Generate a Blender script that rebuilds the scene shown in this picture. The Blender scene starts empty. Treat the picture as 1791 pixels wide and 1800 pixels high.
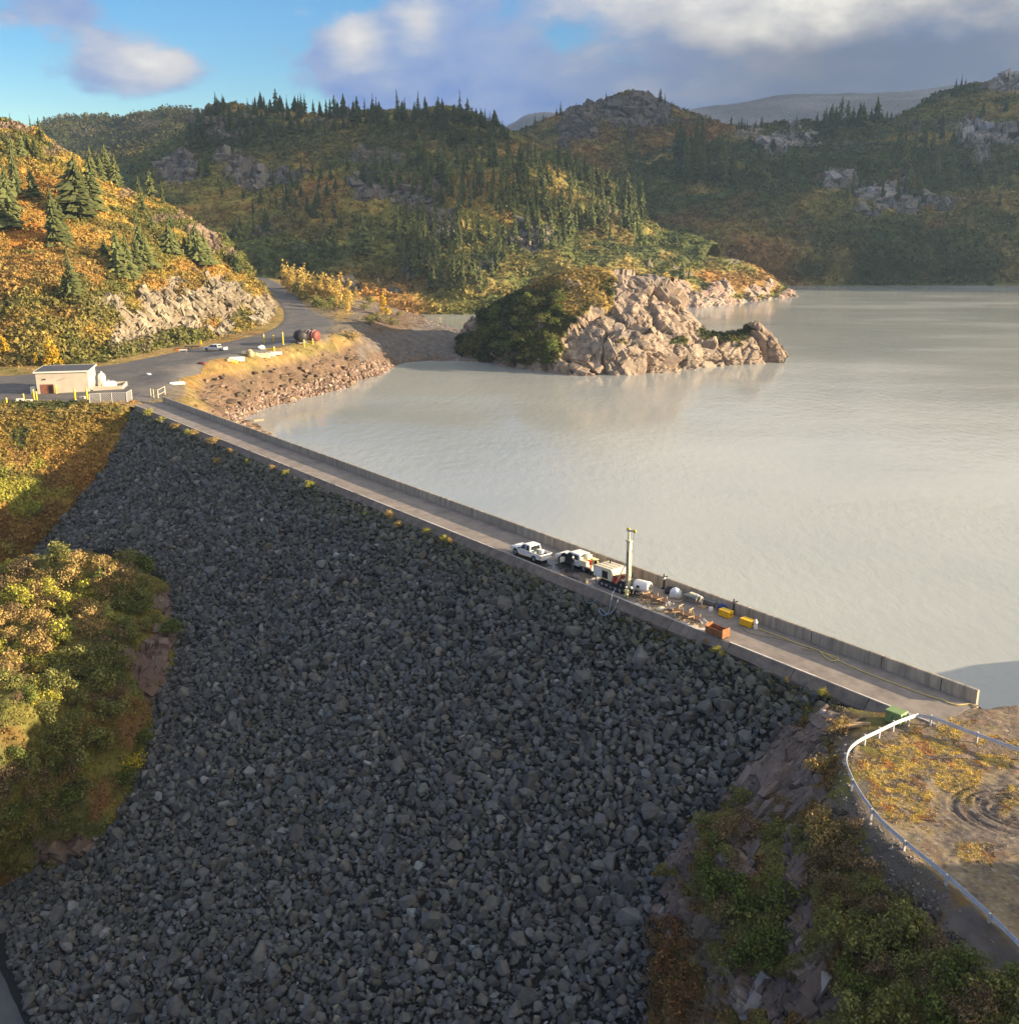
import bpy, bmesh, math, random
import numpy as np
from mathutils import Vector, Matrix
rad = math.radians
rng = np.random.default_rng(7)
random.seed(7)
scene = bpy.context.scene
COL = scene.collection

# ------------------------------------------------------------------ camera
CAM_H, PITCH, FPX, CX, CY = 39.88, rad(16.10), 1800.0, 895.5, 900.0
cam_d = bpy.data.cameras.new("camera")
cam = bpy.data.objects.new("camera", cam_d)
COL.objects.link(cam)
cam.location = (0, 0, CAM_H)
cam.rotation_euler = (math.pi / 2 - PITCH, 0, 0)
cam_d.sensor_fit = 'VERTICAL'
cam_d.sensor_height = 24.0
cam_d.lens = 24.0
cam_d.clip_start = 1.0
cam_d.clip_end = 30000.0
scene.camera = cam

# ------------------------------------------------------------------ light
SUN_EL = rad(13.0)
SUN_H = np.array([0.986, -0.164])
SUN = np.array([SUN_H[0] * math.cos(SUN_EL), SUN_H[1] * math.cos(SUN_EL), math.sin(SUN_EL)])
sun_d = bpy.data.lights.new("sun", 'SUN')
sun_d.energy = 5.0
sun_d.angle = rad(0.55)
sun_d.color = (1.0, 0.79, 0.53)
sun_o = bpy.data.objects.new("sun", sun_d)
COL.objects.link(sun_o)
sun_o.location = (300, -50, 200)
sun_o.rotation_euler = Vector(-SUN).to_track_quat('-Z', 'Y').to_euler()

world = bpy.data.worlds.new("World")
scene.world = world
world.use_nodes = True


def build_world():
    nt = world.node_tree
    N, L = nt.nodes, nt.links
    for n in list(N):
        N.remove(n)
    out = N.new('ShaderNodeOutputWorld')
    sky = N.new('ShaderNodeTexSky')
    sky.sky_type = 'NISHITA'
    sky.sun_disc = False
    sky.sun_elevation = SUN_EL
    sky.sun_rotation = math.atan2(SUN_H[0], SUN_H[1])
    sky.altitude = 400
    sky.air_density = 1.0
    sky.dust_density = 0.3
    sky.ozone_density = 2.0
    hs = N.new('ShaderNodeHueSaturation')
    hs.inputs['Saturation'].default_value = SKY_SAT
    hs.inputs['Hue'].default_value = 0.512
    L.new(sky.outputs[0], hs.inputs['Color'])
    bg = N.new('ShaderNodeBackground')
    bg.inputs['Strength'].default_value = SKY_STR
    L.new(hs.outputs[0], bg.inputs['Color'])
    tc = N.new('ShaderNodeTexCoord')
    sep = N.new('ShaderNodeSeparateXYZ')
    L.new(tc.outputs['Generated'], sep.inputs[0])

    def math_(op, a, b=None, c=None, clamp=False):
        n = N.new('ShaderNodeMath')
        n.operation = op
        n.use_clamp = clamp
        for i, v in enumerate((a, b, c)):
            if v is None:
                continue
            if isinstance(v, (int, float)):
                n.inputs[i].default_value = v
            else:
                L.new(v, n.inputs[i])
        return n.outputs[0]

    def noise(scale, detail, rough, off=(0, 0, 0), stretch=(1, 1, 1)):
        mp = N.new('ShaderNodeMapping')
        mp.inputs['Location'].default_value = off
        mp.inputs['Scale'].default_value = stretch
        L.new(tc.outputs['Generated'], mp.inputs[0])
        t = N.new('ShaderNodeTexNoise')
        t.inputs['Scale'].default_value = scale
        t.inputs['Detail'].default_value = detail
        t.inputs['Roughness'].default_value = rough
        L.new(mp.outputs[0], t.inputs['Vector'])
        return t.outputs['Fac']

    def blob(d, width, gain):
        # soft cloud around direction d
        v = Vector(d).normalized()
        mp = N.new('ShaderNodeVectorMath')
        mp.operation = 'SUBTRACT'
        L.new(tc.outputs['Generated'], mp.inputs[0])
        mp.inputs[1].default_value = v
        sc = N.new('ShaderNodeVectorMath')
        sc.operation = 'MULTIPLY'
        L.new(mp.outputs[0], sc.inputs[0])
        sc.inputs[1].default_value = (1 / width[0], 1 / width[0], 1 / width[1])
        ln = N.new('ShaderNodeVectorMath')
        ln.operation = 'LENGTH'
        L.new(sc.outputs[0], ln.inputs[0])
        return math_('MULTIPLY', math_('SUBTRACT', 1.0, ln.outputs['Value'], clamp=True), gain)

    X, Y, Z = sep.outputs
    n1 = noise(5.5, 6, 0.55, (0.3, 0.1, 0.7), (1, 1, 1.8))
    n2 = noise(14, 8, 0.6, (1.3, 4.1, 0.2), (1, 1, 1.6))
    az = math_('ARCTAN2', X, Y)
    # cloud deck thickens to the right (towards the sun) and upwards
    bias = math_('MULTIPLY_ADD', az, 1.0, 0.11, clamp=False)
    # broken cloud goes on all round: only the strip of sky at the left of the view is open
    bias = math_('MAXIMUM', bias, math_('MULTIPLY_ADD', az, -0.8, -0.50))
    bias = math_('MAXIMUM', bias, math_('MULTIPLY_ADD', Z, 1.6, -0.42))
    bias = math_('MINIMUM', bias, 0.40)
    bias = math_('MAXIMUM', bias, -0.22)
    low = math_('MULTIPLY', math_('ABSOLUTE', Z), 0.15)
    dens = math_('ADD', math_('MULTIPLY_ADD', n1, 0.9, -0.45), bias)
    dens = math_('ADD', dens, math_('MULTIPLY_ADD', n2, 0.62, -0.31))
    dens = math_('ADD', dens, low)
    for px, py, w, g in ((215, 118, (0.095, 0.034), 0.60), (120, 30, (0.10, 0.028), 0.26), (620, 85, (0.045, 0.035), 0.50),
                         (735, 55, (0.05, 0.036), 0.45), (690, 150, (0.10, 0.05), 0.50), (800, 150, (0.12, 0.06), 0.55)):
        dens = math_('ADD', dens, blob(raydir(px, py), w, g))
    fac = N.new('ShaderNodeMapRange')
    fac.interpolation_type = 'SMOOTHSTEP'
    fac.inputs['From Min'].default_value = -0.02
    fac.inputs['From Max'].default_value = 0.17
    L.new(dens, fac.inputs['Value'])
    # brightness of the cloud: warm and white high on the sun side, slate blue low down and to the left
    n3 = noise(7.0, 6, 0.6, (2.3, 0.7, 0.4), (1, 1, 2.4))
    up = math_('MULTIPLY', math_('SUBTRACT', math_('ADD', Z, math_('MULTIPLY_ADD', n1, 0.16, -0.08)), 0.128), 17.0, clamp=True)
    right = math_('MULTIPLY_ADD', az, 3.6, 0.02, clamp=True)
    lit = math_('MULTIPLY', math_('MULTIPLY', up, right), 1.05)
    lit = math_('ADD', lit, math_('MULTIPLY_ADD', n3, 1.3, -0.65))
    lit = math_('ADD', lit, math_('MULTIPLY_ADD', n2, 0.5, -0.25))
    lit = math_('ADD', lit, math_('MULTIPLY', right, 0.10))
    lit = math_('ADD', lit, blob(raydir(250, 105), (0.07, 0.03), 0.50))
    lit = math_('ADD', lit, blob(raydir(625, 75), (0.035, 0.03), 0.5))
    lit = math_('ADD', lit, blob(raydir(738, 40), (0.035, 0.03), 0.5))
    lit = math_('SUBTRACT', lit, math_('MULTIPLY', math_('MAXIMUM', math_('SUBTRACT', Z, 0.25), 0.0), 0.30))
    lit = math_('ADD', lit, 0.26)
    ramp = N.new('ShaderNodeValToRGB')
    cr = ramp.color_ramp
    cr.elements[0].position = 0.0
    cr.elements[0].color = (0.15, 0.25, 0.54, 1)
    cr.elements[1].position = 1.0
    cr.elements[1].color = (1.0, .93, .80, 1)
    e = cr.elements.new(0.30)
    e.color = (0.28, 0.36, 0.55, 1)
    e = cr.elements.new(0.60)
    e.color = (0.60, 0.58, 0.58, 1)
    L.new(lit, ramp.inputs[0])
    # slate-coloured belly of the cloud bank, low on the right
    belly = math_('MULTIPLY', math_('MULTIPLY', right, math_('SUBTRACT', 1.0, up, clamp=True)), math_('SUBTRACT', 1.0, math_('MULTIPLY', math_('ABSOLUTE', az), 0.25), clamp=True))
    mxb = N.new('ShaderNodeMix')
    mxb.data_type = 'RGBA'
    L.new(math_('MULTIPLY', belly, 0.85), mxb.inputs['Factor'])
    L.new(ramp.outputs[0], mxb.inputs['A'])
    mxb.inputs['B'].default_value = (0.125, 0.142, 0.185, 1)
    bg2 = N.new('ShaderNodeBackground')
    bg2.inputs['Strength'].default_value = CLOUD_STR
    L.new(mxb.outputs['Result'], bg2.inputs['Color'])
    mix = N.new('ShaderNodeMixShader')
    L.new(fac.outputs[0], mix.inputs[0])
    L.new(bg.outputs[0], mix.inputs[1])
    L.new(bg2.outputs[0], mix.inputs[2])
    L.new(mix.outputs[0], out.inputs['Surface'])


SKY_STR, SKY_SAT, CLOUD_STR = 0.058, 1.6, 0.36
_c, _s = math.cos(PITCH), math.sin(PITCH)


def raydir(px, py):
    u = (px - CX) / FPX
    v = (py - CY) / FPX
    return np.array([u, _c - v * _s, -_s - v * _c])


build_world()
vs = scene.view_settings
vs.view_transform = 'Standard'
vs.look = 'None'
vs.exposure = 1.7
vs.gamma = 1.0
vs.use_curve_mapping = False
scene.cycles.max_bounces = 6
scene.cycles.diffuse_bounces = 3
scene.cycles.volume_bounces = 0


# ------------------------------------------------------------------ site geometry
def atY(px, py, Y):
    d = raydir(px, py)
    return d * (Y / d[1]) + np.array([0, 0, CAM_H])


def atZ(px, py, z):
    d = raydir(px, py)
    return d * ((z - CAM_H) / d[2]) + np.array([0, 0, CAM_H])


def pix(P):
    P = np.asarray(P, float)
    X, Y, Z = P[..., 0], P[..., 1], P[..., 2] - CAM_H
    d = np.maximum(Y * _c - Z * _s, 1e-3)
    return np.stack([CX + FPX * X / d, CY - FPX * (Y * _s + Z * _c) / d], -1)


WA = np.array([39.7, 79.2])                  # near end of the parapet
WB = np.array([-77.5, 226.8])                # far end
T2 = (WB - WA) / np.linalg.norm(WB - WA)     # along the crest, near -> far
N2 = np.array([-T2[1], T2[0]])
if N2[0] > 0:
    N2 = -N2                                 # downstream, towards the rockfill
LEN = float(np.linalg.norm(WB - WA))
HEAD = math.atan2(T2[1], T2[0])
DECKW = 6.1
TOP_W = DECKW + 1.0                          # where the rockfill starts
ZTOP = -0.85
SL = 1 / 1.5


def deck(a, w, z=0.0):
    p = WA + T2 * a + N2 * w
    return np.array([p[0], p[1], z])


def dam_z(w):
    return ZTOP - (w - TOP_W) * SL


def on_dam(px, py, lift=0.0):
    d = raydir(px, py)
    a = d[2] + (d[:2] @ N2) * SL
    b = ZTOP + lift - ((-WA) @ N2 - TOP_W) * SL - CAM_H
    return np.array([0, 0, CAM_H]) + d * (b / a)


# ------------------------------------------------------------------ noise
def _hash(i, j, k, seed):
    h = (i.astype(np.int64) * 374761393 + j.astype(np.int64) * 668265263 + k.astype(np.int64) * 2147483647 + seed * 974634281) & 0xffffffff
    h = ((h ^ (h >> 13)) * 1274126177) & 0xffffffff
    h = ((h ^ (h >> 16)) * 2246822519) & 0xffffffff
    return ((h ^ (h >> 15)) & 0xffffff) / float(0xffffff)


def vnoise(P, seed=0):
    F = np.floor(P).astype(np.int64)
    f = P - F
    f = f * f * (3 - 2 * f)
    r = 0
    for dx in (0, 1):
        wx = f[:, 0] if dx else 1 - f[:, 0]
        for dy in (0, 1):
            wy = f[:, 1] if dy else 1 - f[:, 1]
            for dz in (0, 1):
                wz = f[:, 2] if dz else 1 - f[:, 2]
                r = r + wx * wy * wz * _hash(F[:, 0] + dx, F[:, 1] + dy, F[:, 2] + dz, seed)
    return r * 2 - 1


def fbm(P, octv=4, seed=0, gain=0.5, lac=2.03):
    r = np.zeros(len(P))
    a = 1.0
    Q = np.array(P, float)
    for o in range(octv):
        r += a * vnoise(Q, seed + o * 17)
        a *= gain
        Q = Q * lac + 3.7
    return r


def ridged(P, octv=4, seed=0):
    r = np.zeros(len(P))
    a = 1.0
    Q = np.array(P, float)
    for o in range(octv):
        r += a * (1 - 2 * np.abs(vnoise(Q, seed + o * 13)))
        a *= 0.5
        Q = Q * 2.1 + 1.3
    return r


def worley(P, seed=0):
    F = np.floor(P).astype(np.int64)
    d1 = np.full(len(P), 9.0)
    d2 = np.full(len(P), 9.0)
    cid = np.zeros(len(P))
    for dx in (-1, 0, 1):
        for dy in (-1, 0, 1):
            for dz in (-1, 0, 1):
                c = F + np.array([dx, dy, dz])
                q = np.stack([c[:, 0] + _hash(c[:, 0], c[:, 1], c[:, 2], seed), c[:, 1] + _hash(c[:, 0], c[:, 1], c[:, 2], seed + 1),
                              c[:, 2] + _hash(c[:, 0], c[:, 1], c[:, 2], seed + 2)], 1)
                d = np.linalg.norm(P - q, axis=1)
                h = _hash(c[:, 0], c[:, 1], c[:, 2], seed + 3)
                near = d < d1
                d2 = np.where(near, d1, np.minimum(d2, d))
                cid = np.where(near, h, cid)
                d1 = np.where(near, d, d1)
    return d1, d2, cid


def smooth(e0, e1, x):
    t = np.clip((x - e0) / (e1 - e0), 0, 1)
    return t * t * (3 - 2 * t)


def in_poly(pts, poly):
    x, y = pts[:, 0], pts[:, 1]
    res = np.zeros(len(pts), bool)
    n = len(poly)
    for i in range(n):
        x1, y1 = poly[i]
        x2, y2 = poly[(i + 1) % n]
        c = ((y1 > y) != (y2 > y)) & (x < (x2 - x1) * (y - y1) / (y2 - y1 + 1e-12) + x1)
        res ^= c
    return res


# ------------------------------------------------------------------ object helpers
def props(o, label=None, cat=None, group=None, kind=None):
    if label:
        o['label'] = label
    if cat:
        o['category'] = cat
    if group:
        o['group'] = group
    if kind:
        o['kind'] = kind
    return o


def np_mesh(name, V, F, smooth_=False, attrs=None):
    """V (n,3), F (m,k) with k = 3 or 4"""
    V = np.ascontiguousarray(V, np.float32)
    F = np.ascontiguousarray(F, np.int32)
    me = bpy.data.meshes.new(name)
    me.vertices.add(len(V))
    me.vertices.foreach_set('co', V.ravel())
    k = F.shape[1]
    me.loops.add(F.size)
    me.loops.foreach_set('vertex_index', F.ravel())
    me.polygons.add(len(F))
    me.polygons.foreach_set('loop_start', np.arange(0, F.size, k, dtype=np.int32))
    me.polygons.foreach_set('loop_total', np.full(len(F), k, np.int32))
    me.polygons.foreach_set('use_smooth', np.full(len(F), bool(smooth_)))
    me.update(calc_edges=True)
    for an, av in (attrs or {}).items():
        av = np.asarray(av, np.float32)
        if av.ndim == 1:
            at = me.attributes.new(an, 'FLOAT', 'POINT')
            at.data.foreach_set('value', av)
        else:
            at = me.attributes.new(an, 'FLOAT_COLOR', 'POINT')
            c4 = np.ones((len(av), 4), np.float32)
            c4[:, :3] = av
            at.data.foreach_set('color', c4.ravel())
    return me


def link(name, me, material=None, parent=None):
    o = bpy.data.objects.new(name, me)
    COL.objects.link(o)
    if material is not None and me is not None and not me.materials:
        me.materials.append(material)
    if parent is not None:
        o.parent = parent
    return o


def thing(name, loc, rz, label, cat, group=None):
    o = bpy.data.objects.new(name, None)
    o.empty_display_size = 0.3
    COL.objects.link(o)
    o.location = tuple(float(v) for v in loc)
    o.rotation_euler = (0, 0, rz)
    return props(o, label, cat, group)


def dup(root, loc, rz=None, label=None, group=None, scale=None):
    r = root.copy()
    COL.objects.link(r)
    r.location = tuple(float(v) for v in loc)
    if rz is not None:
        r.rotation_euler = (0, 0, rz)
    if scale is not None:
        r.scale = (scale, scale, scale) if isinstance(scale, (int, float)) else scale
    if label:
        r['label'] = label
    if group:
        r['group'] = group
    for ch in list(root.children):
        c = ch.copy()
        COL.objects.link(c)
        c.parent = r
        for g in list(ch.children):
            d = g.copy()
            COL.objects.link(d)
            d.parent = c
    return r


class MB:
    """collects simple shapes; build() makes one mesh object"""

    def __init__(self):
        self.v, self.f, self.sm = [], [], []

    def add(self, V, F, sm=False):
        b = len(self.v)
        self.v += [tuple(map(float, p)) for p in V]
        self.f += [tuple(i + b for i in f) for f in F]
        self.sm += [sm] * len(F)
        return self

    def box(self, c, s, rz=0.0, ry=0.0, taper=1.0):
        hx, hy, hz = s[0] / 2, s[1] / 2, s[2] / 2
        M = Matrix.Rotation(rz, 3, 'Z') @ Matrix.Rotation(ry, 3, 'Y')
        V = []
        for z in (-hz, hz):
            t = taper if z > 0 else 1.0
            for x, y in ((-hx, -hy), (hx, -hy), (hx, hy), (-hx, hy)):
                V.append(M @ Vector((x * t, y * t, z)) + Vector(c))
        return self.add(V, [(3, 2, 1, 0), (4, 5, 6, 7), (0, 1, 5, 4), (1, 2, 6, 5), (2, 3, 7, 6), (3, 0, 4, 7)])

    def prism(self, prof, y0, y1, inset=None):
        """profile in x,z extruded along y; inset(z) narrows the sides"""
        n = len(prof)
        k = inset or (lambda z: 0.0)
        V = [(x, y0 + k(z), z) for x, z in prof] + [(x, y1 - k(z), z) for x, z in prof]
        F = [tuple(range(n)), tuple(range(2 * n - 1, n - 1, -1))]
        F += [(i, i + n, (i + 1) % n + n, (i + 1) % n) for i in range(n)]
        return self.add(V, F)

    def cyl(self, p0, p1, r0, r1=None, n=10, caps=True):
        r1 = r0 if r1 is None else r1
        p0, p1 = Vector(p0), Vector(p1)
        d = (p1 - p0)
        if d.length < 1e-6:
            return self
        d.normalize()
        a = d.orthogonal().normalized()
        b = d.cross(a)
        V = []
        for p, r in ((p0, r0), (p1, r1)):
            for i in range(n):
                t = 2 * math.pi * i / n
                V.append(p + (a * math.cos(t) + b * math.sin(t)) * r)
        F = [(i, (i + 1) % n, (i + 1) % n + n, i + n) for i in range(n)]
        self.add(V, F, True)
        if caps:
            self.add(V[:n], [tuple(range(n - 1, -1, -1))])
            self.add(V[n:], [tuple(range(n))])
        return self

    def tube(self, pts, r, n=6):
        P = [Vector(p) for p in pts]
        V, F = [], []
        m = len(P)
        for i, p in enumerate(P):
            d = (P[min(i + 1, m - 1)] - P[max(i - 1, 0)]).normalized()
            a = d.cross(Vector((0, 0, 1)))
            if a.length < 1e-3:
                a = d.orthogonal()
            a.normalize()
            b = d.cross(a)
            rr = r[i] if isinstance(r, (list, tuple)) else r
            for k in range(n):
                t = 2 * math.pi * k / n
                V.append(p + (a * math.cos(t) + b * math.sin(t)) * rr)
        for i in range(m - 1):
            for k in range(n):
                F.append((i * n + k, i * n + (k + 1) % n, (i + 1) * n + (k + 1) % n, (i + 1) * n + k))
        F.append(tuple(range(n - 1, -1, -1)))
        F.append(tuple((m - 1) * n + k for k in range(n)))
        return self.add(V, F, True)

    def lathe(self, prof, c=(0, 0, 0), axis='Z', n=16):
        V, F = [], []
        for r, h in prof:
            for k in range(n):
                t = 2 * math.pi * k / n
                p = (r * math.cos(t), r * math.sin(t), h)
                if axis == 'X':
                    p = (p[2], p[0], p[1])
                elif axis == 'Y':
                    p = (p[1], p[2], p[0])
                V.append((p[0] + c[0], p[1] + c[1], p[2] + c[2]))
        for i in range(len(prof) - 1):
            for k in range(n):
                F.append((i * n + k, i * n + (k + 1) % n, (i + 1) * n + (k + 1) % n, (i + 1) * n + k))
        return self.add(V, F, True)

    def mesh(self, name, bevel=0.0):
        me = bpy.data.meshes.new(name)
        me.from_pydata(self.v, [], self.f)
        me.polygons.foreach_set('use_smooth', self.sm)
        me.update()
        if bevel > 0:
            bm = bmesh.new()
            bm.from_mesh(me)
            bmesh.ops.remove_doubles(bm, verts=bm.verts, dist=1e-4)
            bmesh.ops.recalc_face_normals(bm, faces=bm.faces)
            ed = [e for e in bm.edges if len(e.link_faces) == 2 and e.calc_face_angle(0) > 0.5]
            bmesh.ops.bevel(bm, geom=ed, offset=bevel, segments=2, profile=0.6, affect='EDGES')
            bm.to_mesh(me)
            bm.free()
            me.update()
        return me

    def build(self, name, material, parent=None, bevel=0.0):
        return link(name, self.mesh(name, bevel), material, parent)


def spline(pts, k=6):
    P = [np.asarray(p, float) for p in pts]
    out = []
    for i in range(len(P) - 1):
        p0, p1, p2, p3 = P[max(i - 1, 0)], P[i], P[i + 1], P[min(i + 2, len(P) - 1)]
        for j in range(k):
            t = j / k
            out.append(0.5 * ((2 * p1) + (-p0 + p2) * t + (2 * p0 - 5 * p1 + 4 * p2 - p3) * t * t + (-p0 + 3 * p1 - 3 * p2 + p3) * t ** 3))
    out.append(P[-1])
    return out


# ------------------------------------------------------------------ materials
def mat(name, color, rough=0.7, var=0.15, scale=3.0, bump=0.0, bscale=None, metal=0.0, spec=0.3, attr=None, objvar=0.0, dirt=None, dscale=1.0, damt=0.5, coord='Object', transl=0.0, stretch=None):
    m = bpy.data.materials.new(name)
    m.use_nodes = True
    N, L = m.node_tree.nodes, m.node_tree.links
    b = N['Principled BSDF']
    b.inputs['Roughness'].default_value = rough
    b.inputs['Metallic'].default_value = metal
    b.inputs['Specular IOR Level'].default_value = spec
    tc = N.new('ShaderNodeTexCoord')
    vec = tc.outputs[coord]
    if coord == 'World':
        vec = None
    if stretch:
        mp = N.new('ShaderNodeMapping')
        mp.inputs['Scale'].default_value = stretch
        L.new(vec, mp.inputs[0])
        vec = mp.outputs[0]
    if attr:
        a = N.new('ShaderNodeAttribute')
        a.attribute_name = attr
        cur = a.outputs['Color']
    else:
        c = N.new('ShaderNodeRGB')
        c.outputs[0].default_value = (*color, 1)
        cur = c.outputs[0]
    if dirt is not None:
        t = N.new('ShaderNodeTexNoise')
        t.inputs['Scale'].default_value = dscale
        t.inputs['Detail'].default_value = 6
        t.inputs['Roughness'].default_value = 0.65
        L.new(vec, t.inputs['Vector'])
        mr = N.new('ShaderNodeMapRange')
        mr.inputs['From Min'].default_value = 0.42
        mr.inputs['From Max'].default_value = 0.68
        mr.inputs['To Max'].default_value = damt
        L.new(t.outputs['Fac'], mr.inputs['Value'])
        mx = N.new('ShaderNodeMix')
        mx.data_type = 'RGBA'
        L.new(mr.outputs[0], mx.inputs['Factor'])
        L.new(cur, mx.inputs['A'])
        mx.inputs['B'].default_value = (*dirt, 1)
        cur = mx.outputs['Result']
    if var > 0:
        t = N.new('ShaderNodeTexNoise')
        t.inputs['Scale'].default_value = scale
        t.inputs['Detail'].default_value = 5
        t.inputs['Roughness'].default_value = 0.6
        L.new(vec, t.inputs['Vector'])
        mr = N.new('ShaderNodeMapRange')
        mr.inputs['From Min'].default_value = 0.25
        mr.inputs['From Max'].default_value = 0.75
        mr.inputs['To Min'].default_value = 1 - var
        mr.inputs['To Max'].default_value = 1 + var
        L.new(t.outputs['Fac'], mr.inputs['Value'])
        val = mr.outputs[0]
        if objvar > 0:
            oi = N.new('ShaderNodeObjectInfo')
            m2 = N.new('ShaderNodeMapRange')
            m2.inputs['To Min'].default_value = 1 - objvar
            m2.inputs['To Max'].default_value = 1 + objvar
            L.new(oi.outputs['Random'], m2.inputs['Value'])
            mm = N.new('ShaderNodeMath')
            mm.operation = 'MULTIPLY'
            L.new(val, mm.inputs[0])
            L.new(m2.outputs[0], mm.inputs[1])
            val = mm.outputs[0]
        vm = N.new('ShaderNodeVectorMath')
        vm.operation = 'SCALE'
        L.new(cur, vm.inputs[0])
        L.new(val, vm.inputs['Scale'])
        cur = vm.outputs[0]
    L.new(cur, b.inputs['Base Color'])
    if bump > 0:
        t = N.new('ShaderNodeTexNoise')
        t.inputs['Scale'].default_value = bscale or scale * 3
        t.inputs['Detail'].default_value = 6
        t.inputs['Roughness'].default_value = 0.65
        L.new(vec, t.inputs['Vector'])
        bn = N.new('ShaderNodeBump')
        bn.inputs['Strength'].default_value = 1.0
        bn.inputs['Distance'].default_value = bump
        L.new(t.outputs['Fac'], bn.inputs['Height'])
        L.new(bn.outputs[0], b.inputs['Normal'])
    if transl > 0:
        tr = N.new('ShaderNodeBsdfTranslucent')
        L.new(cur, tr.inputs['Color'])
        ms = N.new('ShaderNodeMixShader')
        ms.inputs[0].default_value = transl
        L.new(b.outputs[0], ms.inputs[1])
        L.new(tr.outputs[0], ms.inputs[2])
        L.new(ms.outputs[0], N['Material Output'].inputs['Surface'])
    return m


M_GROUND_FAR = mat('hill_ground_far', (0, 0, 0), 0.95, 0.45, 0.16, 1.6, 0.35, attr='col', spec=0.05)
M_GROUND = mat('hill_ground', (0, 0, 0), 0.95, 0.35, 0.6, 0.35, 1.4, attr='col', spec=0.05)
M_CRAG = mat('bare_crag', (0, 0, 0), 0.9, 0.40, 0.55, 0.12, 3.2, attr='col', spec=0.15)
M_LEAF = mat('leaf', (0, 0, 0), 0.75, 0.0, attr='col', spec=0.12, transl=0.22)
M_CONIFER = mat('conifer_needles', (0.115, 0.130, 0.046), 0.8, 0.25, 9.0, objvar=0.28, spec=0.1, transl=0.10)
M_CONIFER_STUFF = mat('conifer_needles_far', (0.085, 0.102, 0.040), 0.8, 0.35, 0.15, spec=0.1, transl=0.10)
M_TRUNK = mat('bark', (0.10, 0.075, 0.055), 0.9, 0.3, 12)
M_ROCK = mat('dark_boulder', (0.092, 0.090, 0.086), 0.75, 0.30, 2.2, 0.05, 5.0, objvar=0.35, spec=0.35)
M_ROCK_STUFF = mat('dark_boulders', (0, 0, 0), 0.75, 0.30, 2.2, 0.05, 5.0, attr='col', spec=0.35)
M_RIPRAP = mat('shore_stone', (0, 0, 0), 0.9, 0.25, 1.2, attr='col', spec=0.15)
M_BED = mat('gap_shade_bedding', (0.022, 0.022, 0.021), 0.95, 0.7, 5.0, 0.2, 6.0)  # near-black, paints deep shade into the gaps between the stones
M_CONC = mat('weathered_concrete', (0.41, 0.35, 0.26), 0.85, 0.22, 1.4, 0.012, 14, objvar=.12, dirt=(0.20, 0.17, 0.135), dscale=0.8, damt=0.85, stretch=(1.6, 1, .22))
M_CONC_DARK = mat('kerb_concrete', (0.19, 0.153, 0.122), 0.85, 0.25, 1.3, 0.012, 12, objvar=.10, dirt=(0.09, 0.085, 0.08), dscale=0.9, damt=0.8)
M_DARKJOINT = mat('tarred_joint', (.05, .045, .04), .9, .2, 4)
M_DECK = mat('deck_concrete', (0.26, 0.222, 0.19), 0.8, 0.18, 1.0, 0.006, 16, objvar=.06, dirt=(0.16, 0.137, 0.12), dscale=0.35, damt=0.85)
M_WHITEEDGE = mat('lime_stained_edge', (0.62, 0.58, 0.52), 0.8, 0.2, 1.5, dirt=(0.27, 0.24, 0.21), dscale=0.22, damt=0.95)
M_ASPH = mat('worn_asphalt', (0.105, 0.10, 0.098), 0.85, 0.22, 0.5, 0.02, 6, dirt=(0.20, 0.17, 0.14), dscale=0.12, damt=0.55)
M_ASPH2 = mat('valley_asphalt', (0.085, 0.09, 0.10), 0.8, 0.15, 0.6)


# ------------------------------------------------------------------ terrain sheets
def _cr(P, n):
    """Catmull-Rom along axis 0 to n samples"""
    R = P.shape[0]
    t = np.linspace(0, R - 1, n)
    i = np.minimum(t.astype(int), R - 2)
    f = (t - i)[:, None, None]
    p0, p1, p2, p3 = P[np.maximum(i - 1, 0)], P[i], P[i + 1], P[np.minimum(i + 2, R - 1)]
    return 0.5 * (2 * p1 + (p2 - p0) * f + (2 * p0 - 5 * p1 + 4 * p2 - p3) * f ** 2 + (3 * p1 - p0 - 3 * p2 + p3) * f ** 3)


def to_world(rows):
    out = []
    for r in rows:
        q = []
        for p in r:
            if isinstance(p, np.ndarray):
                q.append(p)
            elif len(p) == 3:
                q.append(atY(*p))
            else:                      # (px, py, 'z', z)
                q.append(atZ(p[0], p[1], p[3]))
        out.append(q)
    return np.array(out)


def grid_faces(nr, nc):
    i = np.arange(nr * nc).reshape(nr, nc)
    return np.stack([i[:-1, :-1].ravel(), i[1:, :-1].ravel(), i[1:, 1:].ravel(), i[:-1, 1:].ravel()], 1)


def grid_normals(G):
    du = np.gradient(G, axis=1)
    dv = np.gradient(G, axis=0)
    n = np.cross(dv, du)
    n /= np.linalg.norm(n, axis=2, keepdims=True) + 1e-9
    return n


SHEETS = {}
LAKE_Z = -11.0                               # the reservoir is drawn down below the crest
FAR = 1.187


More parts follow.
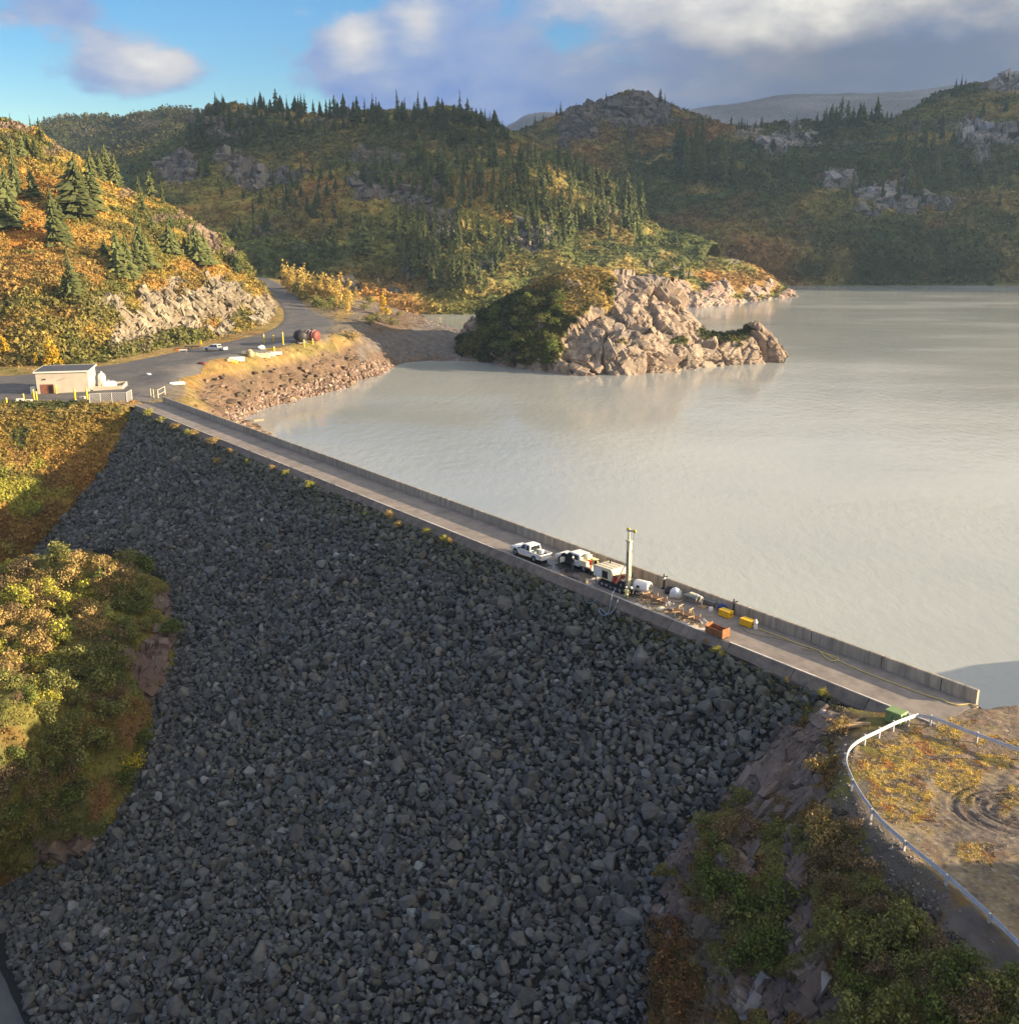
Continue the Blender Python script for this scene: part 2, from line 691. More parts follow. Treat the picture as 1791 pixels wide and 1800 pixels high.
def sheet(name, rows, nr, nc, shape, material, label, kind='structure', broken=False):
    """shape(P, N, pixel) -> displaced P, colour, rockness"""
    if name in ('middle_hill', 'right_hill', 'rocky_knob', 'headland', 'rocky_islet'):
        rows = [[(x, y, Y * FAR) for x, y, Y in r] for r in rows]
    C = to_world(rows)
    G = _cr(C, nr)
    G = np.swapaxes(_cr(np.swapaxes(G, 0, 1), nc), 0, 1)
    Nn = grid_normals(G)
    # make sure normals look towards the sky / camera
    V = G.reshape(-1, 3)
    Nv = Nn.reshape(-1, 3)
    view = np.array([0, 0, CAM_H]) - V
    if np.mean(np.sum(view * Nv, 1)) < 0:
        Nv = -Nv
        flip = True
    else:
        flip = False
    if broken:
        # uneven triangles instead of a regular net, so that bare rock breaks into sharp faces
        r = np.random.default_rng(len(name))
        ju, jv = (r.random((2, nr, nc, 1)) - .5) * .84
        ju[:, [0, -1]] = 0
        jv[[0, -1]] = 0
        V = (G + np.gradient(G, axis=1) * ju + np.gradient(G, axis=0) * jv).reshape(-1, 3)
    P, col, rock = shape(V, Nv, pix(V))
    F = grid_faces(nr, nc)
    if flip:
        F = F[:, ::-1]
    if broken:
        k = np.random.default_rng(3).random(len(F)) < .5
        T = np.concatenate([F[k][:, [0, 1, 2]], F[k][:, [0, 2, 3]], F[~k][:, [0, 1, 3]], F[~k][:, [1, 2, 3]]])
        me = np_mesh(name, P, T, False, {'col': col, 'rock': rock})
    else:
        me = np_mesh(name, P, F, True, {'col': col, 'rock': rock})
    o = link(name, me, material)
    props(o, label, None, None, kind)
    G2 = P.reshape(nr, nc, 3)
    N2_ = grid_normals(G2).reshape(-1, 3)
    if np.mean(np.sum(view * N2_, 1)) < 0:
        N2_ = -N2_
    SHEETS[name] = dict(o=o, P=P, N=N2_, col=col, rock=rock, F=F, px=pix(P))
    return o


def lerp(a, b, t):
    return a + (b - a) * np.asarray(t)[:, None]


def C3(*v):
    return np.array(v, float)


RUST, ORANGE, OCHRE = C3(.25, .135, .052), C3(.36, .20, .062), C3(.36, .26, .085)
OLIVE, DKGREEN, MOSS = C3(.185, .165, .048), C3(.075, .088, .034), C3(.18, .18, .05)
YELLOW, STRAW = C3(.46, .31, .05), C3(.42, .30, .12)
ROCKW, ROCKG, ROCKP = C3(.29, .245, .195), C3(.155, .142, .118), C3(.185, .150, .118)


def veg_color(P, sc, seed, warm=0.5):
    """autumn heath: rust, ochre, olive and dark green patches"""
    a = fbm(P * sc, 5, seed) * 0.8
    b = fbm(P * sc * 2.3 + 11, 4, seed + 5) * 0.8
    c = lerp(np.tile(DKGREEN, (len(P), 1)), OLIVE, smooth(-0.5, 0.35, a + (warm - .5)))
    c = lerp(c, OCHRE, smooth(0.0, 0.7, b + a * .5 + (warm - .5) * 1.2) * 0.8)
    c = lerp(c, RUST, smooth(0.05, 0.6, a - b * .3 + (warm - .5)) * 0.75)
    c = lerp(c, ORANGE, smooth(0.35, 0.9, a + b * .4 + (warm - .5)) * 0.8)
    return c


def spots(px, lst, seed=0):
    """soft ellipses (x, y, rx, ry, gain) with ragged edges, given where they are seen"""
    r = np.zeros(len(px))
    q = np.concatenate([px * 0.03, np.zeros((len(px), 1))], 1)
    nz = fbm(q, 5, seed + 91, .6) * 0.62
    for x, y, rx, ry, g in lst:
        d = np.sqrt(((px[:, 0] - x) / rx) ** 2 + ((px[:, 1] - y) / ry) ** 2) + nz
        r = np.maximum(r, g * (1 - smooth(0.65, 1.1, d)))
    return r


def facets(Q, seed):
    """flat tilted faces meeting in sharp breaks, one per Voronoi cell"""
    F = np.floor(Q).astype(np.int64)
    d1 = np.full(len(Q), 9.0)
    d2 = np.full(len(Q), 9.0)
    off = np.zeros(len(Q))
    cid = np.zeros(len(Q))
    for dx in (-1, 0, 1):
        for dy in (-1, 0, 1):
            for dz in (-1, 0, 1):
                c = F + np.array([dx, dy, dz])
                h = [_hash(c[:, 0], c[:, 1], c[:, 2], seed + k) for k in range(7)]
                v = Q - (c + np.stack(h[:3], 1))
                d = np.linalg.norm(v, axis=1)
                o = (h[3] - .5) * 1.1 + (v[:, 0] * (h[4] - .5) + v[:, 1] * (h[5] - .5) + v[:, 2] * (h[6] - .5)) * 1.8
                near = d < d1
                d2 = np.where(near, d1, np.minimum(d2, d))
                off = np.where(near, o, off)
                cid = np.where(near, h[3], cid)
                d1 = np.where(near, d, d1)
    return off, cid, d2 - d1


def crag(P, N, size, seed, depth):
    """blocky jointed rock: tilted faces at two sizes with cracks between, as offset along the normal"""
    Q = P / size
    Q = Q + 0.22 * np.stack([vnoise(Q * 1.3, seed), vnoise(Q * 1.3, seed + 1), vnoise(Q * 1.3, seed + 2)], 1)
    Q = Q * np.array([1.0, 1.0, 0.75])
    o1, cid, e1 = facets(Q, seed + 3)
    o2, c2, e2 = facets(Q * 2.7 + 7, seed + 19)
    off = o1 - 1.1 * np.exp(-(e1 / .05) ** 2) + .34 * (o2 - .6 * np.exp(-(e2 / .08) ** 2))
    return off * depth, cid


# ================================================================== LARGE STRUCTURE: hills, banks, island
def shape_left_hill(P, N, px):
    rock = spots(px, [(330, 545, 130, 42, 1), (260, 568, 80, 34, 1), (410, 520, 60, 50, 1), (225, 590, 45, 26, .9), (465, 545, 40, 40, .8),
                      (355, 405, 60, 20, .62), (250, 340, 50, 12, .5), (100, 262, 36, 10, .5), (20, 222, 40, 9, .6), (400, 440, 40, 22, .75),
                      (290, 380, 45, 12, .5)], 3)
    rock = np.maximum(rock, 0.5 * smooth(0.62, 0.85, fbm(P * 0.045, 4, 21)) * smooth(420, 340, px[:, 1]))
    d, cid = crag(P, N, 7.0, 5, 2.2)
    # strata of the road cut lean steeply
    st = ridged(np.stack([(P[:, 0] * .8 + P[:, 2] * .55) * .33, P[:, 1] * .05, P[:, 2] * .06], 1), 4, 3)
    veg = fbm(P * 0.05, 5, 2) * 2.2 + fbm(P * 0.3, 3, 4) * 0.35
    off = veg * (1 - rock) + (d + st * 0.9) * rock
    off = off * smooth(655, 620, px[:, 1])
    col = veg_color(P, 0.035, 31, 0.64) * np.array([1.58, 1.44, 1.05])
    col = lerp(col, ORANGE * 1.3, spots(px, [(60, 480, 110, 50, .8), (150, 420, 80, 40, .45), (360, 480, 60, 24, .5), (300, 520, 90, 24, .55)], 5) * .85)
    col = lerp(col, OLIVE, spots(px, [(110, 560, 150, 40, .6), (40, 620, 90, 40, .6), (240, 420, 60, 40, .5)], 6) * .8)
    rc = lerp(C3(.255, .205, .145) * np.ones((len(P), 1)), C3(.33, .285, .205), cid)
    rc = lerp(rc, C3(.235, .165, .115), smooth(470, 440, px[:, 1]) * .85)
    rc = rc * (0.85 + 0.25 * fbm(P * .4, 3, 8))[:, None]
    rc = lerp(rc, C3(.12, .105, .075), .7 * smooth(.35, .95, fbm(np.stack([(P[:, 0] * .8 + P[:, 2] * .55) * .5, P[:, 1] * .1, P[:, 2] * .1], 1), 4, 33)))
    col = lerp(col, rc, smooth(0.25, 0.6, rock))
    col = lerp(col, STRAW, smooth(628, 640, px[:, 1]) * .6 * (px[:, 0] > 190))
    return P + N * off[:, None], np.clip(col, .01, .9), rock


sheet('left_hill', [
    [(-200, 190, 560), (-80, 220, 560), (5, 235, 540), (60, 250, 530), (115, 290, 520), (200, 345, 510), (290, 380, 505), (345, 410, 500), (395, 445, 490), (430, 490, 470), (494, 566, 450)],
    [(-200, 150, 470), (-80, 188, 470), (5, 210, 465), (60, 228, 465), (115, 268, 465), (200, 328, 465), (290, 362, 462), (345, 391, 460), (395, 426, 455), (432, 470, 450), (493, 557, 436)],
    [(-200, 230, 430), (-80, 255, 430), (0, 270, 428), (65, 290, 428), (125, 320, 428), (205, 365, 430), (285, 395, 432), (340, 425, 435), (390, 455, 440), (431, 490, 440), (489, 558, 433)],
    [(-200, 320, 395), (-80, 335, 395), (0, 345, 393), (70, 360, 393), (140, 385, 393), (215, 420, 397), (290, 450, 405), (345, 475, 415), (395, 492, 425), (435, 512, 432), (486, 559, 430)],
    [(-200, 410, 360), (-80, 420, 360), (0, 430, 358), (75, 440, 358), (150, 455, 358), (225, 480, 366), (300, 502, 380), (355, 505, 398), (405, 508, 414), (438, 524, 424), (482, 560, 427)],
    [(-200, 500, 330), (-80, 510, 328), (0, 515, 325), (75, 520, 325), (150, 530, 328), (220, 548, 338), (290, 538, 360), (355, 522, 385), (410, 522, 405), (442, 537, 418), (479, 561, 423)],
    [(-200, 580, 305), (-80, 590, 302), (0, 595, 300), (75, 600, 300), (150, 600, 305), (215, 590, 325), (285, 580, 347), (350, 565, 372), (405, 555, 395), (442, 555, 409), (475, 564, 416)],
    [(-200, 645, 286), (-80, 645, 286), (0, 645, 285), (80, 642, 286), (160, 636, 291), (220, 624, 305), (285, 611, 326), (345, 599, 345), (400, 588, 363), (440, 577, 384), (470, 567, 405)],
    [(-200, 665, 284), (-80, 665, 284), (0, 665, 283), (80, 662, 284), (160, 656, 289), (220, 640, 303), (285, 627, 324), (345, 613, 343), (400, 600, 361), (440, 588, 382), (474, 577, 402)],
], 260, 300, shape_left_hill, M_GROUND, 'autumn coloured hill on the left with a pale rock road cut at its foot', broken=True)


def shape_mid_hill(P, N, px):
    rock = spots(px, [(440, 305, 70, 34, .85), (390, 270, 45, 22, .8), (640, 335, 50, 28, .9), (720, 345, 45, 22, .8), (935, 420, 40, 26, .95), (590, 500, 50, 22, .6),
                      (690, 505, 40, 24, .6), (730, 460, 26, 22, .7), (460, 410, 24, 14, .7), (390, 215, 60, 24, .6), (650, 270, 60, 14, .55), (530, 440, 24, 16, .5),
                      (900, 268, 60, 12, .45), (850, 470, 30, 16, .6), (1060, 380, 30, 18, .5), (325, 300, 40, 26, .7), (770, 400, 30, 22, .6)], 13)
    rock = np.maximum(rock, 0.6 * smooth(0.62, 0.85, fbm(P * 0.02, 4, 27)))
    d, cid = crag(P, N, 14.0, 15, 6.0)
    veg = fbm(P * 0.018, 5, 12) * 7.0 + fbm(P * 0.12, 4, 14) * 1.2
    off = (veg * (1 - rock) + d * rock) * smooth(552, 530, px[:, 1])
    col = veg_color(P, 0.014, 41, 0.34) * np.array([1.42, 1.36, 1.2])
    col = lerp(col, RUST * .9, spots(px, [(560, 255, 200, 26, .7), (760, 255, 130, 24, .7), (560, 400, 90, 22, .7), (450, 262, 60, 16, .9), (1000, 350, 70, 30, .8),
                                          (1080, 400, 60, 30, .8), (700, 235, 160, 14, .6), (620, 235, 120, 14, .6)], 15) * .5)
    col = lerp(col, OCHRE, spots(px, [(1110, 290, 120, 16, .9), (960, 330, 60, 30, .5), (870, 490, 110, 40, .45), (860, 520, 60, 14, .8)], 16) * .8)
    col = lerp(col, DKGREEN, spots(px, [(650, 470, 130, 60, .8), (540, 480, 100, 40, .8), (450, 235, 160, 50, .85), (650, 225, 240, 40, .8), (850, 240, 80, 40, .8), (600, 350, 130, 26, .5)], 17) * .8)
    rc = lerp(ROCKG * np.ones((len(P), 1)), ROCKP, cid)
    col = lerp(col, rc, smooth(0.3, 0.65, rock))
    return P + N * off[:, None], np.clip(col, .01, .9), rock


sheet('middle_hill', [
    [(100, 350, 980), (290, 300, 960), (375, 230, 940), (500, 225, 930), (650, 230, 920), (800, 240, 910), (880, 270, 900), (960, 310, 860), (1070, 350, 800), (1160, 420, 720), (1260, 470, 640)],
    [(100, 330, 820), (290, 250, 800), (375, 190, 790), (500, 190, 790), (650, 196, 780), (800, 200, 770), (880, 230, 760), (960, 266, 740), (1060, 303, 700), (1160, 392, 640), (1250, 440, 600)],
    [(120, 350, 740), (290, 290, 720), (370, 252, 715), (500, 247, 715), (650, 250, 715), (790, 255, 715), (880, 270, 705), (960, 287, 690), (1060, 332, 660), (1150, 410, 610), (1240, 450, 580)],
    [(130, 390, 670), (290, 330, 660), (380, 320, 655), (500, 310, 655), (650, 300, 655), (790, 285, 660), (880, 290, 655), (960, 310, 640), (1050, 360, 620), (1130, 430, 585), (1220, 470, 565)],
    [(150, 430, 610), (290, 390, 605), (400, 385, 600), (500, 370, 600), (650, 370, 600), (780, 350, 605), (880, 350, 605), (960, 365, 600), (1040, 410, 585), (1110, 450, 560), (1200, 490, 545)],
    [(200, 470, 560), (320, 440, 555), (420, 440, 550), (520, 430, 550), (650, 430, 550), (770, 420, 550), (880, 420, 550), (960, 430, 545), (1030, 450, 540), (1090, 475, 530), (1180, 505, 525)],
    [(250, 500, 530), (340, 480, 520), (440, 480, 515), (540, 490, 510), (660, 490, 508), (770, 485, 505), (870, 480, 505), (950, 480, 505), (1020, 480, 505), (1080, 490, 505), (1160, 515, 505)],
    [(280, 520, 500), (360, 510, 495), (450, 510, 492), (560, 520, 490), (680, 537, 482), (770, 543, 478), (860, 543, 478), (940, 540, 480), (1010, 530, 485), (1070, 520, 490), (1150, 525, 495)],
    [(285, 545, 490), (365, 535, 486), (455, 535, 483), (562, 540, 482), (682, 552, 476), (770, 557, 473), (860, 557, 473), (942, 553, 475), (1012, 545, 480), (1072, 535, 485), (1152, 540, 490)],
], 220, 290, shape_mid_hill, M_GROUND_FAR, 'broad wooded hill across the cove with dark ridge and rocky outcrops', broken=True)


def shape_right_hill(P, N, px):
    rock = spots(px, [(1380, 245, 50, 30, .95), (1570, 350, 60, 30, .85), (1530, 372, 30, 16, .9), (1480, 320, 30, 22, .7), (1720, 235, 34, 30, .95), (1765, 240, 26, 18, .9),
                      (1640, 345, 40, 18, .8), (1725, 270, 26, 26, .8), (1790, 150, 60, 14, .6), (1500, 260, 60, 12, .4), (1430, 260, 14, 10, .8), (1320, 230, 40, 14, .5),
                      (1660, 215, 90, 10, .4)], 23)
    d, cid = crag(P, N, 20.0, 25, 8.5)
    veg = fbm(P * 0.012, 5, 22) * 9.0 + fbm(P * 0.09, 4, 24) * 1.8
    off = (veg * (1 - rock) + d * rock) * smooth(495, 460, px[:, 1])
    col = veg_color(P, 0.010, 51, 0.36) * 1.05
    col = lerp(col, RUST * .85, spots(px, [(1250, 390, 120, 30, .7), (1400, 430, 160, 26, .5), (1560, 310, 90, 20, .7), (1650, 400, 60, 14, .7), (1230, 230, 70, 14, .9), (1300, 350, 60, 20, .5)], 25) * .75)
    col = lerp(col, OCHRE, spots(px, [(1130, 285, 70, 9, .9), (1170, 277, 40, 6, .8), (1300, 238, 30, 6, .8)], 26) * .9)
    col = lerp(col, C3(.055, .075, .030), spots(px, [(1600, 440, 220, 40, .7), (1750, 420, 120, 60, .6), (1460, 470, 100, 20, .6)], 27) * .7)
    rc = lerp(ROCKG * np.ones((len(P), 1)), C3(.30, .27, .25), cid)
    col = lerp(col, rc, smooth(0.3, 0.65, rock))
    return P + N * off[:, None], np.clip(col, .01, .9), rock


sheet('right_hill', [
    [(1040, 350, 1080), (1150, 330, 1100), (1250, 290, 1150), (1330, 262, 1200), (1440, 254, 1250), (1560, 250, 1260), (1640, 210, 1260), (1750, 190, 1260), (1850, 180, 1260), (1990, 170, 1260)],
    [(1040, 322, 900), (1150, 292, 950), (1250, 252, 1000), (1330, 226, 1050), (1440, 218, 1100), (1560, 212, 1100), (1640, 170, 1100), (1750, 143, 1100), (1850, 128, 1100), (1990, 110, 1100)],
    [(1040, 340, 860), (1150, 310, 880), (1250, 285, 920), (1340, 260, 940), (1440, 245, 960), (1555, 235, 970), (1640, 205, 1000), (1750, 185, 1000), (1850, 175, 1000), (1990, 170, 1000)],
    [(1040, 360, 810), (1150, 335, 830), (1250, 315, 850), (1345, 300, 860), (1440, 285, 880), (1550, 275, 880), (1640, 250, 900), (1750, 235, 900), (1850, 230, 900), (1990, 225, 900)],
    [(1040, 390, 760), (1150, 370, 780), (1250, 355, 790), (1350, 345, 800), (1440, 335, 800), (1540, 325, 800), (1640, 315, 800), (1750, 310, 800), (1850, 305, 800), (1990, 300, 800)],
    [(1050, 430, 710), (1160, 415, 720), (1250, 405, 730), (1350, 400, 730), (1440, 395, 730), (1540, 385, 730), (1640, 380, 730), (1750, 380, 730), (1850, 380, 725), (1990, 380, 720)],
    [(1080, 470, 680), (1180, 455, 690), (1260, 450, 690), (1350, 450, 690), (1440, 450, 690), (1540, 445, 690), (1640, 445, 690), (1750, 445, 690), (1850, 445, 690), (1990, 445, 690)],
    [(1100, 495, 675), (1190, 491, 680), (1270, 490, 685), (1350, 489, 685), (1440, 489, 685), (1540, 489, 685), (1640, 488, 688), (1750, 487, 690), (1850, 487, 690), (1990, 487, 690)],
    [(1100, 507, 665), (1190, 504, 670), (1270, 503, 674), (1350, 503, 674), (1440, 503, 674), (1540, 503, 674), (1640, 502, 676), (1750, 502, 678), (1850, 502, 678), (1990, 502, 678)],
], 200, 260, shape_right_hill, M_GROUND_FAR, 'long shaded hillside on the far shore at the right, scrub and grey outcrops', broken=True)


def shape_knob(P, N, px):
    rock = spots(px, [(1080, 200, 90, 36, .95), (1020, 225, 50, 30, .8), (1130, 175, 60, 22, .9), (1180, 215, 50, 14, .5)], 33)
    d, cid = crag(P, N, 16.0, 35, 6.0)
    veg = fbm(P * 0.013, 5, 32) * 8.0 + fbm(P * .09, 3, 3) * 1.5
    off = veg * (1 - rock) + (d + ridged(P * .03, 3, 4) * 2) * rock
    col = veg_color(P, 0.010, 61, 0.36) * 1.0
    col = lerp(col, RUST * .9, spots(px, [(1230, 225, 80, 24, .9), (1150, 240, 60, 20, .6)], 35) * .8)
    rc = lerp(ROCKG * np.ones((len(P), 1)), ROCKP, cid) * .8
    col = lerp(col, rc, smooth(0.3, 0.65, rock))
    return P + N * off[:, None], np.clip(col, .01, .9), rock


sheet('rocky_knob', [
    [(850, 300, 1350), (930, 260, 1350), (985, 240, 1350), (1040, 220, 1350), (1110, 205, 1350), (1160, 220, 1350), (1220, 240, 1350), (1290, 262, 1350), (1350, 285, 1350)],
    [(860, 262, 1200), (930, 222, 1200), (985, 202, 1200), (1040, 182, 1200), (1110, 163, 1200), (1160, 180, 1200), (1220, 205, 1200), (1290, 230, 1200), (1350, 250, 1200)],
    [(860, 290, 1120), (930, 250, 1120), (985, 235, 1120), (1045, 225, 1120), (1110, 215, 1120), (1165, 220, 1120), (1220, 232, 1120), (1290, 247, 1120), (1350, 264, 1120)],
    [(860, 320, 1040), (930, 285, 1040), (985, 270, 1040), (1045, 265, 1040), (1110, 262, 1040), (1165, 264, 1040), (1220, 266, 1040), (1290, 272, 1040), (1350, 285, 1040)],
    [(860, 390, 960), (930, 360, 960), (985, 340, 960), (1045, 340, 960), (1110, 335, 960), (1165, 330, 970), (1220, 325, 980), (1290, 325, 980), (1350, 330, 980)],
], 130, 160, shape_knob, M_GROUND_FAR, 'bare rocky knob behind the wooded hill, dark against the clouds', broken=True)


def shape_distant(P, N, px):
    off = fbm(P * 0.008, 5, 42) * 9
    col = veg_color(P, 0.006, 71, 0.2) * .8
    col = lerp(col, DKGREEN, np.full(len(P), .5))
    rock = spots(px, [(270, 215, 30, 8, .5), (160, 235, 30, 8, .4)], 44)
    col = lerp(col, C3(.16, .13, .09), rock)
    return P + N * off[:, None], np.clip(col, .01, .9), rock


sheet('distant_hill', [
    [(30, 280, 1800), (90, 245, 1800), (150, 235, 1800), (210, 230, 1800), (250, 220, 1800), (300, 220, 1800), (340, 225, 1800), (400, 230, 1800), (480, 250, 1800)],
    [(30, 250, 1500), (90, 226, 1500), (150, 219, 1500), (210, 210, 1500), (250, 198, 1500), (300, 193, 1500), (340, 200, 1500), (400, 215, 1500), (480, 240, 1500)],
    [(30, 290, 1250), (90, 275, 1250), (150, 270, 1250), (210, 262, 1250), (250, 255, 1250), (300, 250, 1250), (340, 250, 1250), (400, 260, 1250), (480, 280, 1250)],
    [(30, 350, 1000), (90, 345, 1000), (150, 340, 1000), (210, 335, 1000), (250, 330, 1000), (300, 330, 1000), (340, 330, 1000), (400, 330, 1000), (480, 340, 1000)],
], 90, 150, shape_distant, M_GROUND_FAR, 'distant forested hill on the left skyline')


def shape_mountain(P, N, px):
    off = ridged(P * 0.004, 6, 52) * 7
    col = lerp(np.tile(C3(.19, .19, .18), (len(P), 1)), C3(.27, .26, .25), smooth(-.3, .6, fbm(P * .004, 5, 55)))  # pale greys stand in for the haze and cloud veiling the slope
    return P + N * off[:, None], col, np.ones(len(P))


sheet('far_mountain', [
    [(780, 300, 3000), (900, 280, 3000), (960, 245, 3000), (1080, 230, 3000), (1250, 205, 3000), (1400, 190, 3000), (1550, 185, 3000), (1700, 170, 3000), (1850, 155, 3000)],
    [(780, 280, 2700), (900, 222, 2700), (945, 205, 2700), (1080, 206, 2700), (1250, 190, 2700), (1400, 172, 2700), (1550, 168, 2700), (1700, 154, 2700), (1850, 140, 2700)],
    [(780, 300, 2300), (900, 262, 2300), (960, 250, 2300), (1080, 240, 2300), (1250, 222, 2300), (1400, 208, 2300), (1550, 190, 2300), (1700, 172, 2300), (1850, 155, 2300)],
    [(780, 340, 1900), (900, 320, 1900), (960, 310, 1900), (1080, 300, 1900), (1250, 280, 1900), (1400, 270, 1900), (1550, 250, 1900), (1700, 240, 1900), (1850, 230, 1900)],
], 120, 220, shape_mountain, M_GROUND_FAR, 'far grey mountain slope rising into the cloud at the right')


def shape_headland(P, N, px):
    rock = spots(px, [(1240, 520, 60, 22, .95), (1330, 512, 60, 20, 1), (1380, 518, 30, 14, 1), (1200, 520, 30, 28, .9), (1290, 460, 40, 10, .5), (1360, 500, 30, 14, .8)], 63)
    rock = np.maximum(rock, smooth(521, 527, px[:, 1]) * (px[:, 0] > 1100))
    d, cid = crag(P, N, 10.0, 65, 1.5)
    veg = fbm(P * 0.03, 5, 62) * 2.5 + fbm(P * .2, 3, 3) * .5
    off = veg * (1 - rock) + (d + ridged(np.stack([P[:, 0] * .16, P[:, 1] * .03, P[:, 2] * .05], 1), 3, 4) * 1.3) * rock
    off *= smooth(556, 540, px[:, 1]) * .7 + .3
    col = veg_color(P, 0.03, 81, 0.5)
    rc = lerp(ROCKW * np.ones((len(P), 1)), C3(.29, .20, .155), cid)
    rc = lerp(rc, ROCKG, smooth(485, 465, px[:, 1]) * .9)
    col = lerp(col, rc, smooth(0.3, 0.6, rock))
    return P + N * off[:, None], np.clip(col, .01, .9), rock


sheet('headland', [
    [(850, 545, 600), (950, 485, 610), (1060, 450, 630), (1120, 455, 640), (1200, 465, 650), (1290, 475, 650), (1340, 492, 640), (1388, 515, 620), (1414, 533, 600)],
    [(850, 522, 530), (950, 462, 540), (1060, 427, 560), (1120, 432, 570), (1200, 444, 580), (1290, 457, 590), (1340, 477, 590), (1385, 509, 588), (1410, 529, 580)],
    [(850, 530, 510), (950, 490, 515), (1060, 455, 530), (1120, 457, 545), (1200, 467, 560), (1290, 477, 575), (1340, 491, 580), (1380, 512, 583), (1405, 530, 578)],
    [(850, 540, 490), (950, 520, 490), (1060, 490, 505), (1120, 487, 520), (1190, 491, 535), (1270, 496, 555), (1330, 503, 570), (1375, 515, 578), (1400, 530, 577)],
    [(850, 550, 475), (950, 545, 475), (1060, 530, 490), (1120, 522, 503), (1180, 518, 515), (1250, 520, 530), (1320, 521, 555), (1370, 522, 572), (1398, 531, 576)],
    [(850, 572, 466), (950, 568, 466), (1060, 555, 476), (1120, 550, 488), (1180, 547, 498), (1250, 548, 512), (1320, 541, 540), (1375, 536, 565), (1402, 537, 570)],
], 90, 170, shape_headland, M_CRAG, 'low rocky headland behind the islet, moss on top and pale cliffs at the water', broken=True)


def shape_island(P, N, px):
    veg = spots(px, [(850, 600, 70, 60, 1), (910, 570, 70, 75, 1), (960, 520, 60, 60, 1), (1020, 480, 80, 24, 1), (930, 620, 50, 26, 1), (1030, 520, 50, 20, .8), (1270, 590, 55, 14, .95),
                     (1190, 598, 26, 10, .8), (1310, 578, 22, 9, .8), (1085, 600, 30, 9, .6), (970, 590, 30, 50, 1), (905, 632, 60, 18, .8), (1010, 540, 30, 14, .7)], 73)
    veg = veg * smooth(648, 640, px[:, 1])
    rock = 1 - veg
    d, cid = crag(P, N, 15.0, 74, 3.0)
    d2, c2 = crag(P + 31, N, 4.5, 78, 0.45)
    # slabs dipping to the right
    slab = ridged(np.stack([(P[:, 0] * .75 - P[:, 2] * .6) * .13, P[:, 1] * .03, P[:, 2] * .02], 1), 3, 7)
    off = (fbm(P * .1, 4, 7) * 1.0) * veg + (d + d2 + slab * .35 - .2) * rock
    off *= smooth(668, 652, px[:, 1]) * .6 + .4
    off *= smooth(462, 505, px[:, 1]) * .75 + .25
    col = lerp(np.tile(DKGREEN * .8, (len(P), 1)), OLIVE * .7, smooth(-.2, .8, fbm(P * .12, 4, 91)))
    col = lerp(col, OCHRE, spots(px, [(1040, 480, 90, 26, .95), (1040, 525, 60, 20, .9), (960, 495, 50, 16, .6)], 75))
    rc = lerp(C3(.34, .27, .205) * np.ones((len(P), 1)), C3(.27, .205, .155), cid)
    rc = rc * (0.92 + 0.22 * fbm(P * .5, 3, 8))[:, None]
    rc = lerp(rc, C3(.19, .165, .145), 0.75 * smooth(.25, .7, fbm(P * .11, 4, 18)))
    col = lerp(col, rc, smooth(0.35, 0.6, rock))
    return P + N * off[:, None], np.clip(col, .01, .9), rock


sheet('rocky_islet', [
    [(805, 625, 390), (840, 600, 395), (885, 575, 390), (935, 550, 385), (990, 530, 380), (1045, 520, 375), (1095, 525, 372), (1140, 535, 370), (1187, 560, 365), (1238, 605, 350), (1290, 606, 345), (1330, 600, 340), (1382, 634, 332)],
    [(805, 600, 345), (835, 562, 345), (880, 534, 340), (930, 506, 335), (985, 482, 330), (1040, 470, 328), (1090, 478, 325), (1140, 486, 325), (1185, 512, 325), (1235, 577, 322), (1290, 581, 320), (1327, 570, 318), (1376, 630, 318)],
    [(805, 610, 338), (830, 580, 335), (870, 555, 328), (920, 530, 322), (975, 505, 318), (1035, 500, 316), (1090, 505, 315), (1140, 515, 315), (1190, 545, 315), (1235, 586, 316), (1290, 589, 316), (1330, 582, 316), (1375, 633, 316)],
    [(805, 618, 332), (828, 605, 328), (865, 585, 320), (910, 565, 312), (970, 540, 307), (1030, 535, 305), (1085, 540, 305), (1140, 550, 306), (1190, 575, 308), (1235, 598, 311), (1290, 600, 312), (1335, 598, 313.5), (1374, 635, 315)],
    [(808, 624, 330), (830, 620, 325), (862, 612, 315), (905, 600, 306), (965, 580, 300), (1030, 580, 297), (1080, 580, 296), (1135, 585, 298), (1185, 600, 302), (1235, 613, 306), (1290, 615, 309), (1335, 615, 312), (1373, 636, 314)],
    [(810, 630, 327), (835, 630, 321), (865, 632, 310), (910, 635, 300), (965, 625, 293), (1030, 620, 289), (1080, 618, 289), (1130, 620, 292), (1180, 625, 297), (1235, 628, 303), (1290, 628, 307), (1335, 628, 311), (1372, 637, 314)],
    [(815, 638, 322), (840, 640, 316), (870, 648, 305), (915, 655, 296), (965, 660, 290), (1030, 664, 285), (1080, 664, 285), (1130, 656, 289), (1180, 648, 295), (1235, 643, 301), (1290, 641, 306), (1335, 640, 309), (1370, 640, 312)],
    [(815, 660, 316), (840, 662, 310), (870, 668, 299), (915, 676, 290), (965, 684, 284), (1030, 688, 279), (1080, 688, 279), (1130, 680, 283), (1180, 672, 289), (1235, 664, 296), (1290, 661, 301), (1335, 658, 304), (1372, 654, 308)],
], 150, 200, shape_island, M_CRAG, 'craggy sunlit rock islet in the lake, dark shrubs on its left side', broken=True)


